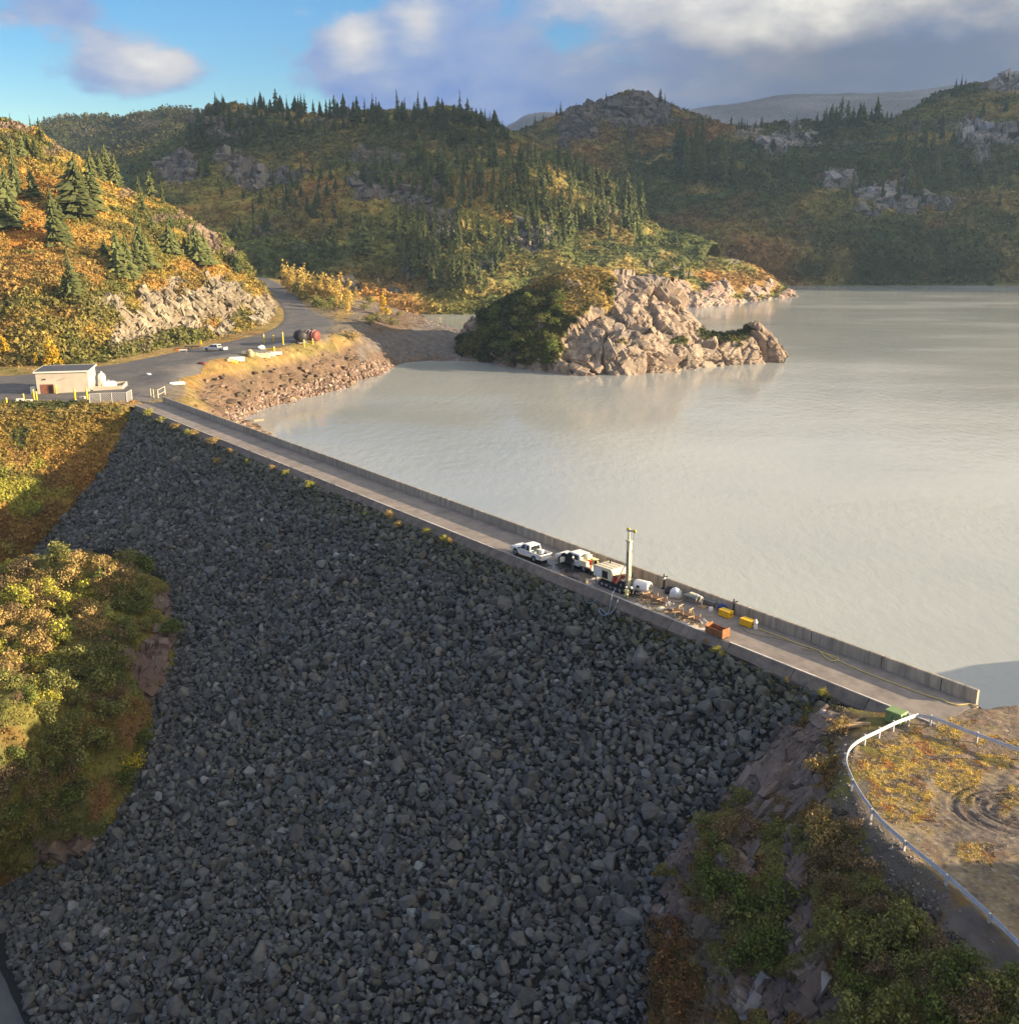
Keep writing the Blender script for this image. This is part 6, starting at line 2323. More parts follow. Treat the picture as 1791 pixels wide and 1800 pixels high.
def shore_stones():
    r = np.random.default_rng(12)
    P, S, Cc = [], [], []

    def band(pts, n, spread, s0, s1, c0, c1, zoff=0.0):
        q = np.array([atZ(x, y, LAKE_Z + .1) for x, y in pts])
        L_ = np.concatenate([[0], np.cumsum(np.linalg.norm(np.diff(q, axis=0), axis=1))])
        t = r.uniform(0, L_[-1], n)
        c = np.stack([np.interp(t, L_, q[:, i]) for i in range(3)], 1)
        u = r.normal(0, 1, n)
        return c, u
    # riprap on the lake bank
    s = SHEETS['bank_ground']
    p, nn, c, px = scatter('bank_ground', 5200, 33, [(398, 730), (430, 700), (520, 680), (600, 655), (650, 632), (690, 640), (672, 668), (600, 690), (500, 722), (420, 750)], rockmax=2, camfacing=False)
    P.append(p)
    S.append(.14 + .85 * r.random(len(p)) ** 4)
    Cc.append(lerp(np.tile(C3(.22, .145, .11), (len(p), 1)), C3(.36, .28, .22), r.random(len(p)) ** 1.6))
    p, nn, c, px = scatter('bank_ground', 900, 35, [(640, 625), (700, 600), (830, 590), (835, 640), (700, 645)], rockmax=2, camfacing=False)
    P.append(p)
    S.append(.15 + .45 * r.random(len(p)) ** 3)
    Cc.append(lerp(np.tile(C3(.13, .115, .105), (len(p), 1)), C3(.30, .27, .24), r.random(len(p)) ** 2))
    p, nn, c, px = scatter('bank_ground', 500, 37, [(700, 540), (760, 560), (830, 580), (830, 590), (740, 575)], rockmax=2, camfacing=False)
    P.append(p)
    S.append(.15 + .4 * r.random(len(p)) ** 2)
    Cc.append(np.tile(C3(.33, .26, .2), (len(p), 1)))
    for pts, n, s0, s1 in (([(680, 549), (770, 549), (870, 550), (900, 548)], 700, .5, 1.4), ([(1390, 499), (1450, 500), (1600, 500), (1791, 499)], 1100, .6, 1.9)):
        q = np.array([atZ(x, y, LAKE_Z + .2) for x, y in pts])
        L_ = np.concatenate([[0], np.cumsum(np.linalg.norm(np.diff(q, axis=0), axis=1))])
        t = r.uniform(0, L_[-1], n)
        c = np.stack([np.interp(t, L_, q[:, i]) for i in range(3)], 1)
        k = np.abs(r.normal(0, 1, n))
        c[:, 1] += k * 6 - 2
        c[:, 2] += k * .55
        P.append(c)
        S.append(s0 + (s1 - s0) * r.random(n) ** 2.5)
        Cc.append(lerp(np.tile(C3(.24, .185, .15), (n, 1)), C3(.40, .34, .29), r.random(n)))
    P, S, Cc = np.concatenate(P), np.concatenate(S), np.concatenate(Cc)
    V, F, C_ = merge(STONES, r.integers(0, len(STONES), len(P)), P, rand_rot(r, len(P)), S, Cc)
    me = np_mesh('shore_stones', V, F, False, {'col': np.clip(C_, .02, .7)})
    o = link('shore_stones', me, M_RIPRAP)
    props(o, 'pinkish stones along the shorelines of the lake', None, None, 'stuff')
    # loose stones on the edge of the pad and the cliff top
    p, nn, c, px = scatter('right_abutment_cliff', 1500, 39, [(1470, 1280), (1500, 1300), (1490, 1370), (1520, 1430), (1600, 1500), (1680, 1580), (1640, 1620), (1540, 1560), (1470, 1470), (1455, 1370)], rockmax=2, camfacing=False)
    S = .035 + .17 * r.random(len(p)) ** 4
    Cc = lerp(np.tile(C3(.12, .105, .095), (len(p), 1)), C3(.27, .235, .20), r.random(len(p)) ** 1.5)
    q, nn, c, px = scatter('gravel_pad', 3800, 41, rockmax=2, camfacing=False)
    p = np.concatenate([p, q])
    S = np.concatenate([S, .018 + .07 * r.random(len(q)) ** 3])
    Cc = np.concatenate([Cc, lerp(np.tile(C3(.15, .125, .105), (len(q), 1)), C3(.36, .31, .26), r.random(len(q)))])
    V, F, C_ = merge(STONES, r.integers(0, len(STONES), len(p)), p, rand_rot(r, len(p)), S, Cc)
    me = np_mesh('loose_stones', V, F, False, {'col': np.clip(C_, .02, .7)})
    o = link('loose_stones', me, M_RIPRAP)
    props(o, 'loose stones spilling off the edge of the gravel pad', None, None, 'stuff')


shore_stones()


# ================================================================== OBJECTS
M_WHITE = mat('white_paint', (.78, .77, .74), .35, .06, 3, spec=.5, dirt=(.45, .40, .34), dscale=1.2, damt=.35)
M_CREAM = mat('cream_paint', (.80, .70, .46), .45, .08, 3, spec=.4, dirt=(.40, .33, .24), dscale=1.5, damt=.4)
M_GLASS = mat('dark_glass', (.02, .025, .03), .06, 0, spec=.6)
M_RUBBER = mat('rubber', (.022, .022, .023), .85, .2, 8)
M_STEEL = mat('grey_steel', (.33, .33, .34), .5, .15, 6, metal=.4, dirt=(.18, .14, .11), dscale=3, damt=.5)
M_GALV = mat('galvanised_steel', (.56, .58, .61), .45, .10, 2.5, metal=.25, spec=.5, dirt=(.36, .36, .36), dscale=1.4, damt=.5)
M_DARK = mat('black_metal', (.025, .025, .028), .6, .2, 6)
M_RED = mat('red_paint', (.50, .045, .03), .45, .12, 4, dirt=(.2, .05, .03), dscale=2, damt=.4)
M_REDBROWN = mat('faded_red_paint', (.17, .035, .03), .6, .2, 2, dirt=(.26, .14, .11), dscale=.8, damt=.5)
M_YEL = mat('yellow_paint', (.72, .52, .02), .5, .10, 4, dirt=(.40, .28, .05), dscale=2, damt=.35)
M_CASE = mat('yellow_plastic', (.80, .46, .012), .45, .06, 4)
M_RUST = mat('rusty_steel', (.32, .135, .055), .85, .3, 5, .01, 20, dirt=(.16, .06, .03), dscale=2.5, damt=.7)
M_PIPE = mat('rusty_pipe', (.30, .17, .09), .7, .25, 5, dirt=(.14, .08, .05), dscale=3, damt=.6)
M_WOOD = mat('bare_timber', (.46, .33, .19), .85, .25, 5, dirt=(.25, .18, .11), dscale=4, damt=.5)
M_ORANGE = mat('safety_orange', (.85, .19, .02), .7, .1, 5)
M_HIVIS = mat('lime_vest', (.62, .60, .26), .7, .1, 5)
M_NAVY = mat('dark_cloth', (.035, .04, .05), .9, .2, 9)
M_GREYCLOTH = mat('grey_cloth', (.11, .115, .12), .9, .2, 9)
M_PALECLOTH = mat('pale_jacket', (.62, .58, .50), .85, .1, 8)
M_SKIN = mat('skin', (.55, .34, .25), .6, .05, 8)
M_HAT = mat('white_helmet', (.80, .80, .78), .35, .02, 5)
M_HAIR = mat('dark_hair', (.04, .03, .02), .8, .1, 9)
M_HOSE = mat('yellow_hose', (.60, .47, .16), .6, .1, 5)
M_TANHOSE = mat('tan_hose', (.40, .30, .17), .7, .1, 5)
M_BLUEHOSE = mat('grey_blue_hose', (.16, .22, .30), .6, .1, 5)
M_BAG = mat('translucent_plastic_sheet', (.62, .66, .70), .3, .12, 2, spec=.5)
M_GREENBOX = mat('green_cabinet', (.20, .30, .115), .5, .1, 3, dirt=(.16, .2, .09), dscale=2, damt=.4)
M_PALEWALL = mat('pale_block_wall', (.52, .46, .37), .85, .12, 1.2, .02, 6, dirt=(.36, .31, .24), dscale=.6, damt=.6)
M_ROOF = mat('grey_roof_membrane', (.075, .078, .09), .7, .12, 1, dirt=(.11, .11, .11), dscale=.4, damt=.4)
M_TRIM = mat('white_trim', (.68, .64, .56), .6, .06, 3)
M_BROWNDOOR = mat('red_brown_door', (.22, .085, .05), .6, .15, 3)
M_MESHW = mat('chain_link_wire', (.52, .50, .46), .5, .05, 5, metal=.3)
M_TAIL = mat('tail_lamp', (.35, .02, .02), .3, 0, spec=.5)
M_LAMP = mat('head_lamp', (.75, .76, .76), .15, 0, spec=.6)
M_PALESPOIL = mat('pale_drill_cuttings', (.60, .52, .42), .9, .2, 4, .02, 8)
M_WET = mat('wet_concrete', (.055, .052, .052), .12, .25, 1.4, spec=.5)
M_GREYPANEL = mat('grey_green_panel', (.20, .23, .22), .5, .1, 4)
M_BLUETARP = mat('blue_fabric', (.03, .06, .22), .7, .1, 5)


def dk(px, py, z=0.0):
    return atZ(px, py, z)


# ---------------------------------------------------------------- pickup trucks
def wheel_parts(root, x, y, r, w):
    mb = MB()
    prof = [(r * .60, -w * .5), (r * .94, -w * .5), (r, -w * .36), (r, w * .36), (r * .94, w * .5), (r * .60, w * .5)]
    mb.lathe(prof, (x, y, r), 'Y', 18)
    wh = mb.build('wheel', M_RUBBER, root)
    mb = MB()
    mb.lathe([(r * .62, -w * .40), (r * .62, w * .40)], (x, y, r), 'Y', 16)
    s = 1 if y > 0 else -1
    mb.lathe([(r * .62, s * w * .34), (r * .50, s * w * .42), (r * .30, s * w * .30), (r * .12, s * w * .36), (0.001, s * w * .36)], (x, y, r), 'Y', 12)
    mb.build('rim', M_STEEL, wh)


def pickup(name, loc, rz, label, L=5.75, bed_open=True, open_door=False, utility=False, Wd=1.92):
    """crew cab pickup, front towards +x"""
    t = thing(name, loc, rz, label, 'pickup truck')
    f, b = L / 2, -L / 2
    hw = Wd / 2
    wr = .39
    xf, xr = f - .98, b + 1.25
    zb, zs = .42, 1.04                     # sill, belt

    def arch(xc, rr=.50):
        return [(xc + rr * math.cos(a), wr + rr * math.sin(a)) for a in [math.radians(v) for v in (5, 35, 65, 90, 115, 145, 175)]]
    cab0, cab1 = f - 1.62, b + 1.98         # windscreen foot, rear of cab
    # front + cab lower body
    prof = [(f - .02, .45), (f, .62), (f - .03, .92), (f - .16, 1.02), (cab0, 1.10), (cab0 - .1, zs + .02), (cab1, zs + .02), (cab1, zb)]
    low = [(xf - .52, zb)] + [(x, z) for x, z in arch(xf)[::-1]] + [(xf + .52, zb)]
    mb = MB()
    mb.prism(prof + low, -hw, hw, lambda z: .05 * max(0, (z - .75)) + .02)
    body = mb.build('body', M_WHITE, t, .035)
    mb = MB()
    mb.box((f - .86, 0, 1.075), (1.2, Wd * .62, .05), taper=.9)
    mb.build('hood', M_WHITE, body)
    # greenhouse
    top = 1.80
    cab = [(cab0 - .02, zs), (cab0 - .72, top - .05), (cab0 - .85, top), (cab1 + .26, top), (cab1 + .10, top - .06), (cab1, zs)]
    mb = MB()
    mb.prism(cab, -hw + .06, hw - .06, lambda z: max(0, (z - zs)) * .19)
    c = mb.build('cab', M_WHITE, t, .04)
    # glass
    ins = lambda z: max(0, (z - zs)) * .19

    def quadglass(P, nm='window', m=M_GLASS):
        mb = MB()
        Q = [Vector(p) for p in P]
        nrm = (Q[1] - Q[0]).cross(Q[2] - Q[0]).normalized()
        mb.add([q + nrm * .012 for q in Q] + [q - nrm * .012 for q in Q], [(0, 1, 2, 3), (7, 6, 5, 4), (0, 4, 5, 1), (1, 5, 6, 2), (2, 6, 7, 3), (3, 7, 4, 0)])
        mb.build(nm, m, c)
    z0, z1 = zs + .10, top - .13
    for s in (1, -1):
        yA, yB = s * (hw - .06 - ins(z0) + .004), s * (hw - .06 - ins(z1) + .004)
        xm = (cab0 + cab1) / 2 - .18
        quadglass([(cab0 - .26, yA, z0), (xm + .05, yA, z0), (xm + .05, yB, z1), (cab0 - .78, yB, z1)])
        quadglass([(xm - .07, yA, z0), (cab1 + .22, yA, z0), (cab1 + .34, yB, z1), (xm - .07, yB, z1)])
    wy = hw - .2
    quadglass([(cab0 - .085, wy, zs + .07), (cab0 - .085, -wy, zs + .07), (cab0 - .665, -wy + .1, top - .11), (cab0 - .665, wy - .1, top - .11)], 'windscreen')
    quadglass([(cab1 - .004, -wy, zs + .16), (cab1 - .004, wy, zs + .16), (cab1 + .085, wy - .12, top - .12), (cab1 + .085, -wy + .12, top - .12)], 'rear_window')
    # doors seams + handles as door parts
    for s in (1, -1):
        for x0, x1, nm in ((cab0 - .20, (cab0 + cab1) / 2 - .15, 'door'), ((cab0 + cab1) / 2 - .2, cab1 + .1, 'door')):
            if open_door and s > 0 and x0 == cab0 - .20:
                dm = MB()
                dm.box((x0 - .02, hw + .36, .80), (.07, .88, .66), rz=.12)
                d_ = dm.build('door', M_WHITE, t, .02)
                gm = MB()
                gm.box((x0 - .02, hw + .34, 1.36), (.03, .70, .42), rz=.12)
                gm.build('door_window', M_GLASS, d_)
                om = MB()
                om.box(((x0 + x1) / 2, hw - .015, .95), (x1 - x0 - .12, .04, 1.0))
                om.build('door_shade_panel', M_DARK, t)  # dark panel stands in for the shade inside the cab
                continue
            dm = MB()
            dm.box(((x0 + x1) / 2, s * (hw - .016), .79), (abs(x1 - x0) - .05, .018, .50))
            d_ = dm.build(nm, M_WHITE, t)
            hm = MB()
            hm.box((min(x0, x1) + .16, s * (hw - .002), .92), (.16, .03, .035))
            hm.build('handle', M_DARK, d_)
    # bed
    bx0, bx1 = b + .03, cab1 - .06
    if utility:
        mb = MB()
        mb.box(((bx0 + bx1) / 2, 0, .74), (bx1 - bx0, Wd, .16))
        for s in (1, -1):
            mb.box(((bx0 + bx1) / 2 + .35, s * (hw - .22), 1.06), ((bx1 - bx0) * .62, .42, .52))
        mb.box((bx1 - .06, 0, 1.18), (.06, Wd * .95, .85))
        mb.build('service_body', M_CREAM, t, .015)
    else:
        side = [(bx0, .55), (bx0, 1.12), (bx1, 1.12), (bx1, zb)] + [(xr + .52, zb)] + arch(xr) + [(xr - .52, zb + .03)]
        for s in (1, -1):
            mb = MB()
            y = s * (hw - .05)
            mb.prism(side, y - .05, y + .05)
            mb.build('bed_side', M_WHITE, t, .015)
        mb = MB()
        mb.box(((bx0 + bx1) / 2, 0, .70), (bx1 - bx0, Wd - .2, .06))
        mb.box((bx1 - .03, 0, .9), (.06, Wd - .2, .42))
        mb.build('bed_floor', M_GREYPANEL, t)
        mb = MB()
        mb.box((bx0 + .02, 0, .86), (.07, Wd - .22, .50))
        mb.build('tailgate', M_WHITE, t, .012)
    mb = MB()
    mb.box((b - .02, 0, .52), (.16, Wd * .9, .16))
    mb.build('rear_bumper', M_GALV, t, .02)
    mb = MB()
    mb.box((f + .03, 0, .52), (.14, Wd * .94, .20))
    mb.build('front_bumper', M_GALV, t, .03)
    mb = MB()
    mb.box((f - .005, 0, .80), (.05, .95, .22))
    mb.build('grille', M_DARK, t)
    for s in (1, -1):
        mb = MB()
        mb.box((f - .03, s * (hw - .26), .80), (.07, .34, .18))
        mb.build('headlight', M_LAMP, t, .01)
        mb = MB()
        mb.box((b + .02, s * (hw - .07), .90), (.06, .13, .34))
        mb.build('taillight', M_TAIL, t)
        mb = MB()
        mb.box((cab0 - .22, s * (hw + .13), 1.16), (.10, .22, .18))
        mb.build('mirror', M_DARK if s > 0 else M_WHITE, t, .02)
    mb = MB()
    mb.box((0, 0, .40), (L * .86, .9, .16))
    mb.box((xf, 0, wr), (.14, Wd - .4, .14))
    mb.box((xr, 0, wr), (.14, Wd - .4, .14))
    mb.build('chassis', M_DARK, t)
    for x in (xf, xr):
        for s in (1, -1):
            wheel_parts(t, x, s * (hw - .15), wr, .26)
    return t


def mid2(a, b):
    return (np.asarray(a) + np.asarray(b)) / 2


# which local side (+y) is downstream: heading is along the crest away from the camera
pa, pb = dk(907.9, 975.8), dk(942, 988.6)
p1 = mid2(pa, pb) - np.array([*(N2 * .84), 0])
off = T2 * .12
pickup('pickup_truck', (p1[0] + off[0], p1[1] + off[1], 0), HEAD, 'white crew cab pickup with open empty looking bed, farthest vehicle on the dam crest')
pa, pb = dk(988, 989.5), dk(1027, 1006)
p2 = mid2(pa, pb) - np.array([*(N2 * .86), 0])
t2 = pickup('pickup_truck', (p2[0], p2[1], 0), HEAD, 'white service truck with open door and loaded bed next to the drill rig', L=6.3, open_door=True, utility=True, Wd=2.0)

# load on the two trucks


def local(root, x, y, z):
    M = Matrix.Translation(root.location) @ Matrix.Rotation(root.rotation_euler[2], 4, 'Z')
    return np.array(M @ Vector((x, y, z)))


def drum(name, loc, r, h, m, label, cat, lid=None, rz=0.0):
    t = thing(name, loc, rz, label, cat)
    MB().lathe([(0.001, 0), (r * .97, 0), (r, h * .03), (r, h * .32), (r * 1.03, h * .34), (r, h * .36), (r, h * .64), (r * 1.03, h * .66), (r, h * .68), (r, h * .97), (r * .95, h), (0.001, h)], n=16).build('shell', m, t)
    MB().lathe([(r * .18, h), (r * .18, h * 1.05), (0.001, h * 1.06)], (r * .4, 0, 0), n=8).build('cap', lid or M_DARK, t)
    return t


def crate(name, loc, rz, s, m, label, cat='box', lid=None, group=None):
    t = thing(name, loc, rz, label, cat, group)
    MB().box((0, 0, s[2] * .42), (s[0], s[1], s[2] * .84)).build('box_body', m, t, min(s) * .06)
    MB().box((0, 0, s[2] * .92), (s[0] * 1.03, s[1] * 1.03, s[2] * .15)).build('lid', lid or m, t, min(s) * .05)
    mb = MB()
    for x in (-.3, .3):
        mb.box((x * s[0], s[1] * .52, s[2] * .82), (s[0] * .08, s[1] * .05, s[2] * .16))
    mb.build('latch', M_DARK, t)
    return t


r1 = bpy.data.objects['pickup_truck']
crate('tool_box', local(r1, -1.5, -.3, .74), HEAD + .2, (.7, .5, .55), M_WHITE, 'white box lying in the bed of the lone crew cab pickup')
crate('tool_box', local(r1, -1.15, .35, .74), HEAD, (.55, .6, .4), M_GREYPANEL, 'dark grey case behind the cab in the bed of the lone pickup')
drum('water_tank', local(t2, -1.35, -.1, .84), .42, .95, M_CREAM, 'cream tank standing on the back of the service truck', 'tank')
crate('fuel_can', local(t2, -2.2, .25, .83), HEAD + .3, (.40, .30, .55), M_RED, 'red fuel can on the tail of the service truck', 'can', M_RED)
crate('fuel_can', local(t2, -2.15, -.45, .83), HEAD - .2, (.38, .28, .5), M_HIVIS, 'yellow green can beside the red fuel can on the service truck', 'can', M_HIVIS)
t = thing('cable_reel', local(t2, -2.75, -.35, .83), HEAD, 'black cable reel on the tail end of the service truck', 'reel')
MB().lathe([(.08, -.2), (.30, -.2), (.30, -.16), (.12, -.15), (.12, .15), (.30, .16), (.30, .2), (.08, .2)], (0, 0, .30), 'Y', 16).build('spool', M_DARK, t)
MB().lathe([(.13, -.14), (.22, -.13), (.22, .13), (.13, .14)], (0, 0, .30), 'Y', 14).build('cable', M_HOSE, t)

# truck in the yard, seen from its side with its front to the left
pa, pb = bank_ground(363, 618), bank_ground(390, 617)
p3 = mid2(pa, pb)
d3 = (pa - pb)[:2]
rz3 = math.atan2(d3[1], d3[0])
n3 = np.array([-math.sin(rz3), math.cos(rz3)])
if n3[1] < 0:
    n3 = -n3
t3_ = pickup('pickup_truck', (p3[0] + n3[0] * 1.0, p3[1] + n3[1] * 1.0, float(bank_f(p3[None, :2])[0]) + .05), rz3, 'white long bed pickup parked across the asphalt yard below the road cut', L=6.6, Wd=2.1)
t3_.scale = (1.08, 1.08, 1.12)


# ---------------------------------------------------------------- people
def person(loc, rz, label, joints, top_m, leg_m, hat=True, vest=None, head_yaw=0.0, scale=1.0, hair=True):
    """joints: dict of positions (x forward, y left, z up); one skinned body, boots, head and five-fingered hands"""
    J = {k: Vector(v) for k, v in joints.items()}
    names = ['pelvis', 'belly', 'chest', 'neck', 'head', 'crown', 'sh_l', 'el_l', 'wr_l', 'pa_l', 'sh_r', 'el_r', 'wr_r', 'pa_r', 'hip_l', 'kn_l', 'an_l', 'to_l', 'hip_r', 'kn_r', 'an_r', 'to_r']
    radii = {'pelvis': (.155, .12), 'belly': (.15, .115), 'chest': (.175, .125), 'neck': (.058, .058), 'head': (.082, .095), 'crown': (.062, .07), 'sh_l': (.075, .075), 'el_l': (.05, .05), 'wr_l': (.034, .034), 'pa_l': (.04, .025),
             'hip_l': (.10, .10), 'kn_l': (.066, .066), 'an_l': (.045, .045), 'to_l': (.045, .035)}
    for k in list(radii):
        if k.endswith('_l'):
            radii[k[:-1] + 'r'] = radii[k]
    ed = [('pelvis', 'belly'), ('belly', 'chest'), ('chest', 'neck'), ('neck', 'head'), ('head', 'crown'), ('chest', 'sh_l'), ('sh_l', 'el_l'), ('el_l', 'wr_l'), ('wr_l', 'pa_l'), ('chest', 'sh_r'), ('sh_r', 'el_r'), ('el_r', 'wr_r'), ('wr_r', 'pa_r'),
          ('pelvis', 'hip_l'), ('hip_l', 'kn_l'), ('kn_l', 'an_l'), ('an_l', 'to_l'), ('pelvis', 'hip_r'), ('hip_r', 'kn_r'), ('kn_r', 'an_r'), ('an_r', 'to_r')]
    me = bpy.data.meshes.new('skeleton')
    me.from_pydata([J[n] for n in names], [(names.index(a), names.index(b)) for a, b in ed], [])
    o = bpy.data.objects.new('skeleton', me)
    COL.objects.link(o)
    sk = o.modifiers.new('skin', 'SKIN')
    sk.use_smooth_shade = True
    for i, n in enumerate(names):
        me.skin_vertices[0].data[i].radius = radii[n]
        me.skin_vertices[0].data[i].use_root = (i == 0)
    sb = o.modifiers.new('sub', 'SUBSURF')
    sb.levels = sb.render_levels = 1
    dg = bpy.context.evaluated_depsgraph_get()
    body = bpy.data.meshes.new_from_object(o.evaluated_get(dg))
    bpy.data.objects.remove(o)
    # fingers grow out of each palm, curled a little; nose and ears on the head
    bm = bmesh.new()
    bm.from_mesh(body)
    extra = MB()
    for s in ('l', 'r'):
        w, p = J['wr_' + s], J['pa_' + s]
        d = (p - w).normalized()
        side = d.cross(Vector((0, 0, 1)))
        if side.length < .1:
            side = Vector((1, 0, 0))
        side.normalize()
        dn = d.cross(side).normalized()
        for k, (u, l) in enumerate(((-.03, .062), (-.01, .075), (.01, .07), (.03, .055))):
            b0 = p + side * u + d * .01
            extra.tube([b0, b0 + d * l * .55 + dn * .008, b0 + d * l * .9 + dn * .03], [.010, .009, .006], 5)
        th = p - d * .03 + side * -.04
        extra.tube([th, th + d * .03 - side * .02, th + d * .055 - side * .018], [.011, .010, .007], 5)
    hd = J['head']
    f = Vector((math.cos(head_yaw), math.sin(head_yaw), 0))
    lft = Vector((-f.y, f.x, 0))
    extra.add([hd + f * .088 + Vector((0, 0, .02)), hd + f * .118 - Vector((0, 0, .02)), hd + f * .09 + lft * .016 - Vector((0, 0, .026)), hd + f * .09 - lft * .016 - Vector((0, 0, .026))], [(0, 1, 2), (0, 3, 1), (1, 3, 2)])
    em = extra.mesh('extra')
    bm.from_mesh(em)
    bm.to_mesh(body)
    bm.free()
    body.name = 'person'
    mats = [top_m, leg_m, M_SKIN, M_RUBBER, vest or top_m]
    for m in mats:
        body.materials.append(m)
    segs = {}
    P = {n: np.array(J[n]) for n in names}

    def dseg(c, a, b):
        ab = b - a
        tt = np.clip(np.dot(c - a, ab) / (np.dot(ab, ab) + 1e-9), 0, 1)
        return np.linalg.norm(c - a - ab * tt)
    kinds = [(('hip_l', 'kn_l'), 1), (('kn_l', 'an_l'), 1), (('hip_r', 'kn_r'), 1), (('kn_r', 'an_r'), 1), (('an_l', 'to_l'), 3), (('an_r', 'to_r'), 3), (('pelvis', 'hip_l'), 1), (('pelvis', 'hip_r'), 1),
             (('belly', 'chest'), 4), (('pelvis', 'belly'), 0), (('chest', 'neck'), 4), (('sh_l', 'el_l'), 0), (('el_l', 'wr_l'), 0), (('sh_r', 'el_r'), 0), (('el_r', 'wr_r'), 0), (('wr_l', 'pa_l'), 2), (('wr_r', 'pa_r'), 2), (('neck', 'head'), 2), (('head', 'crown'), 2)]
    for p in body.polygons:
        c = np.array(p.center)
        best = min(kinds, key=lambda k: dseg(c, P[k[0][0]], P[k[0][1]]))
        p.material_index = best[1]
        p.use_smooth = True
    o = bpy.data.objects.new('person', body)
    COL.objects.link(o)
    o.location = tuple(float(v) for v in loc)
    o.rotation_euler = (0, 0, rz)
    o.scale = (scale,) * 3
    props(o, label, 'person')
    up = (J['crown'] - J['neck']).normalized()
    mb = MB()
    if hat:
        q = up.to_track_quat('Z', 'Y').to_matrix()
        prof = [(.150, .0), (.152, .012), (.118, .018), (.116, .05), (.095, .095), (.05, .122), (.001, .13)]
        tmp = MB().lathe(prof, n=16)
        base = J['head'] + up * .045
        V = [q @ Vector(v) + base for v in tmp.v]
        mb.add(V, tmp.f, True)
        mb.build('hard_hat', M_HAT, o)
    elif hair:
        tmp = MB().lathe([(.10, -.02), (.108, .03), (.09, .085), (.04, .11), (.001, .115)], n=12)
        q = up.to_track_quat('Z', 'Y').to_matrix()
        base = J['head'] + up * .035 - f * .015
        mb.add([q @ Vector(v) + base for v in tmp.v], tmp.f, True)
        mb.build('hair', M_HAIR, o)
    return o


def pose_stand(step=.12, arm=.25):
    return dict(pelvis=(0, 0, .95), belly=(0, 0, 1.12), chest=(.02, 0, 1.34), neck=(.02, 0, 1.50), head=(.04, 0, 1.62), crown=(.04, 0, 1.71),
                sh_l=(.01, .19, 1.42), el_l=(.02, .27, 1.16), wr_l=(arm, .24, .98), pa_l=(arm + .07, .22, .94), sh_r=(.01, -.19, 1.42), el_r=(0, -.27, 1.15), wr_r=(arm * .6, -.26, .93), pa_r=(arm * .6 + .04, -.25, .86),
                hip_l=(0, .10, .90), kn_l=(step * .7, .11, .50), an_l=(step, .12, .08), to_l=(step + .16, .13, .04), hip_r=(0, -.10, .90), kn_r=(-step * .2, -.11, .49), an_r=(-step, -.12, .08), to_r=(-step + .16, -.13, .04))


def pose_bend():
    return dict(pelvis=(-.12, 0, .90), belly=(.02, 0, 1.04), chest=(.22, 0, 1.16), neck=(.36, 0, 1.24), head=(.46, 0, 1.27), crown=(.53, 0, 1.32),
                sh_l=(.26, .19, 1.16), el_l=(.34, .24, .90), wr_l=(.48, .18, .70), pa_l=(.53, .16, .64), sh_r=(.26, -.19, 1.16), el_r=(.36, -.24, .92), wr_r=(.52, -.18, .74), pa_r=(.57, -.16, .68),
                hip_l=(-.12, .10, .86), kn_l=(.02, .13, .48), an_l=(-.02, .14, .08), to_l=(.14, .15, .04), hip_r=(-.12, -.10, .86), kn_r=(-.10, -.13, .47), an_r=(-.22, -.14, .08), to_r=(-.06, -.15, .04))


def pose_kneel():
    return dict(pelvis=(0, 0, .52), belly=(.08, 0, .68), chest=(.22, 0, .86), neck=(.32, 0, .99), head=(.38, 0, 1.09), crown=(.41, 0, 1.17),
                sh_l=(.22, .19, .92), el_l=(.38, .24, .70), wr_l=(.56, .18, .60), pa_l=(.62, .16, .57), sh_r=(.22, -.19, .92), el_r=(.38, -.24, .68), wr_r=(.55, -.14, .55), pa_r=(.61, -.12, .52),
                hip_l=(0, .10, .48), kn_l=(.36, .14, .46), an_l=(.30, .14, .08), to_l=(.46, .15, .04), hip_r=(0, -.10, .48), kn_r=(.14, -.14, .07), an_r=(-.28, -.14, .09), to_r=(-.36, -.14, .03))


person(dk(1006, 1003.5), HEAD - math.pi / 2 + .2, 'person in dark work clothes and white hard hat standing at the open truck door', pose_stand(.10, .2), M_NAVY, M_GREYCLOTH)
person(dk(1110, 1050), HEAD + 2.2, 'person in orange vest bending beside the drill mast', pose_bend(), M_GREYCLOTH, M_NAVY, vest=M_ORANGE)
person(dk(1101, 1052), HEAD - .6, 'person in lime jacket and white hard hat kneeling at the foot of the drill mast', pose_kneel(), M_HIVIS, M_HIVIS)
person(dk(1231, 1066), HEAD + math.pi * .5, 'person in pale jacket bending over the work table by the parapet', pose_bend(), M_PALECLOTH, M_PALECLOTH, hat=True, scale=1.05)


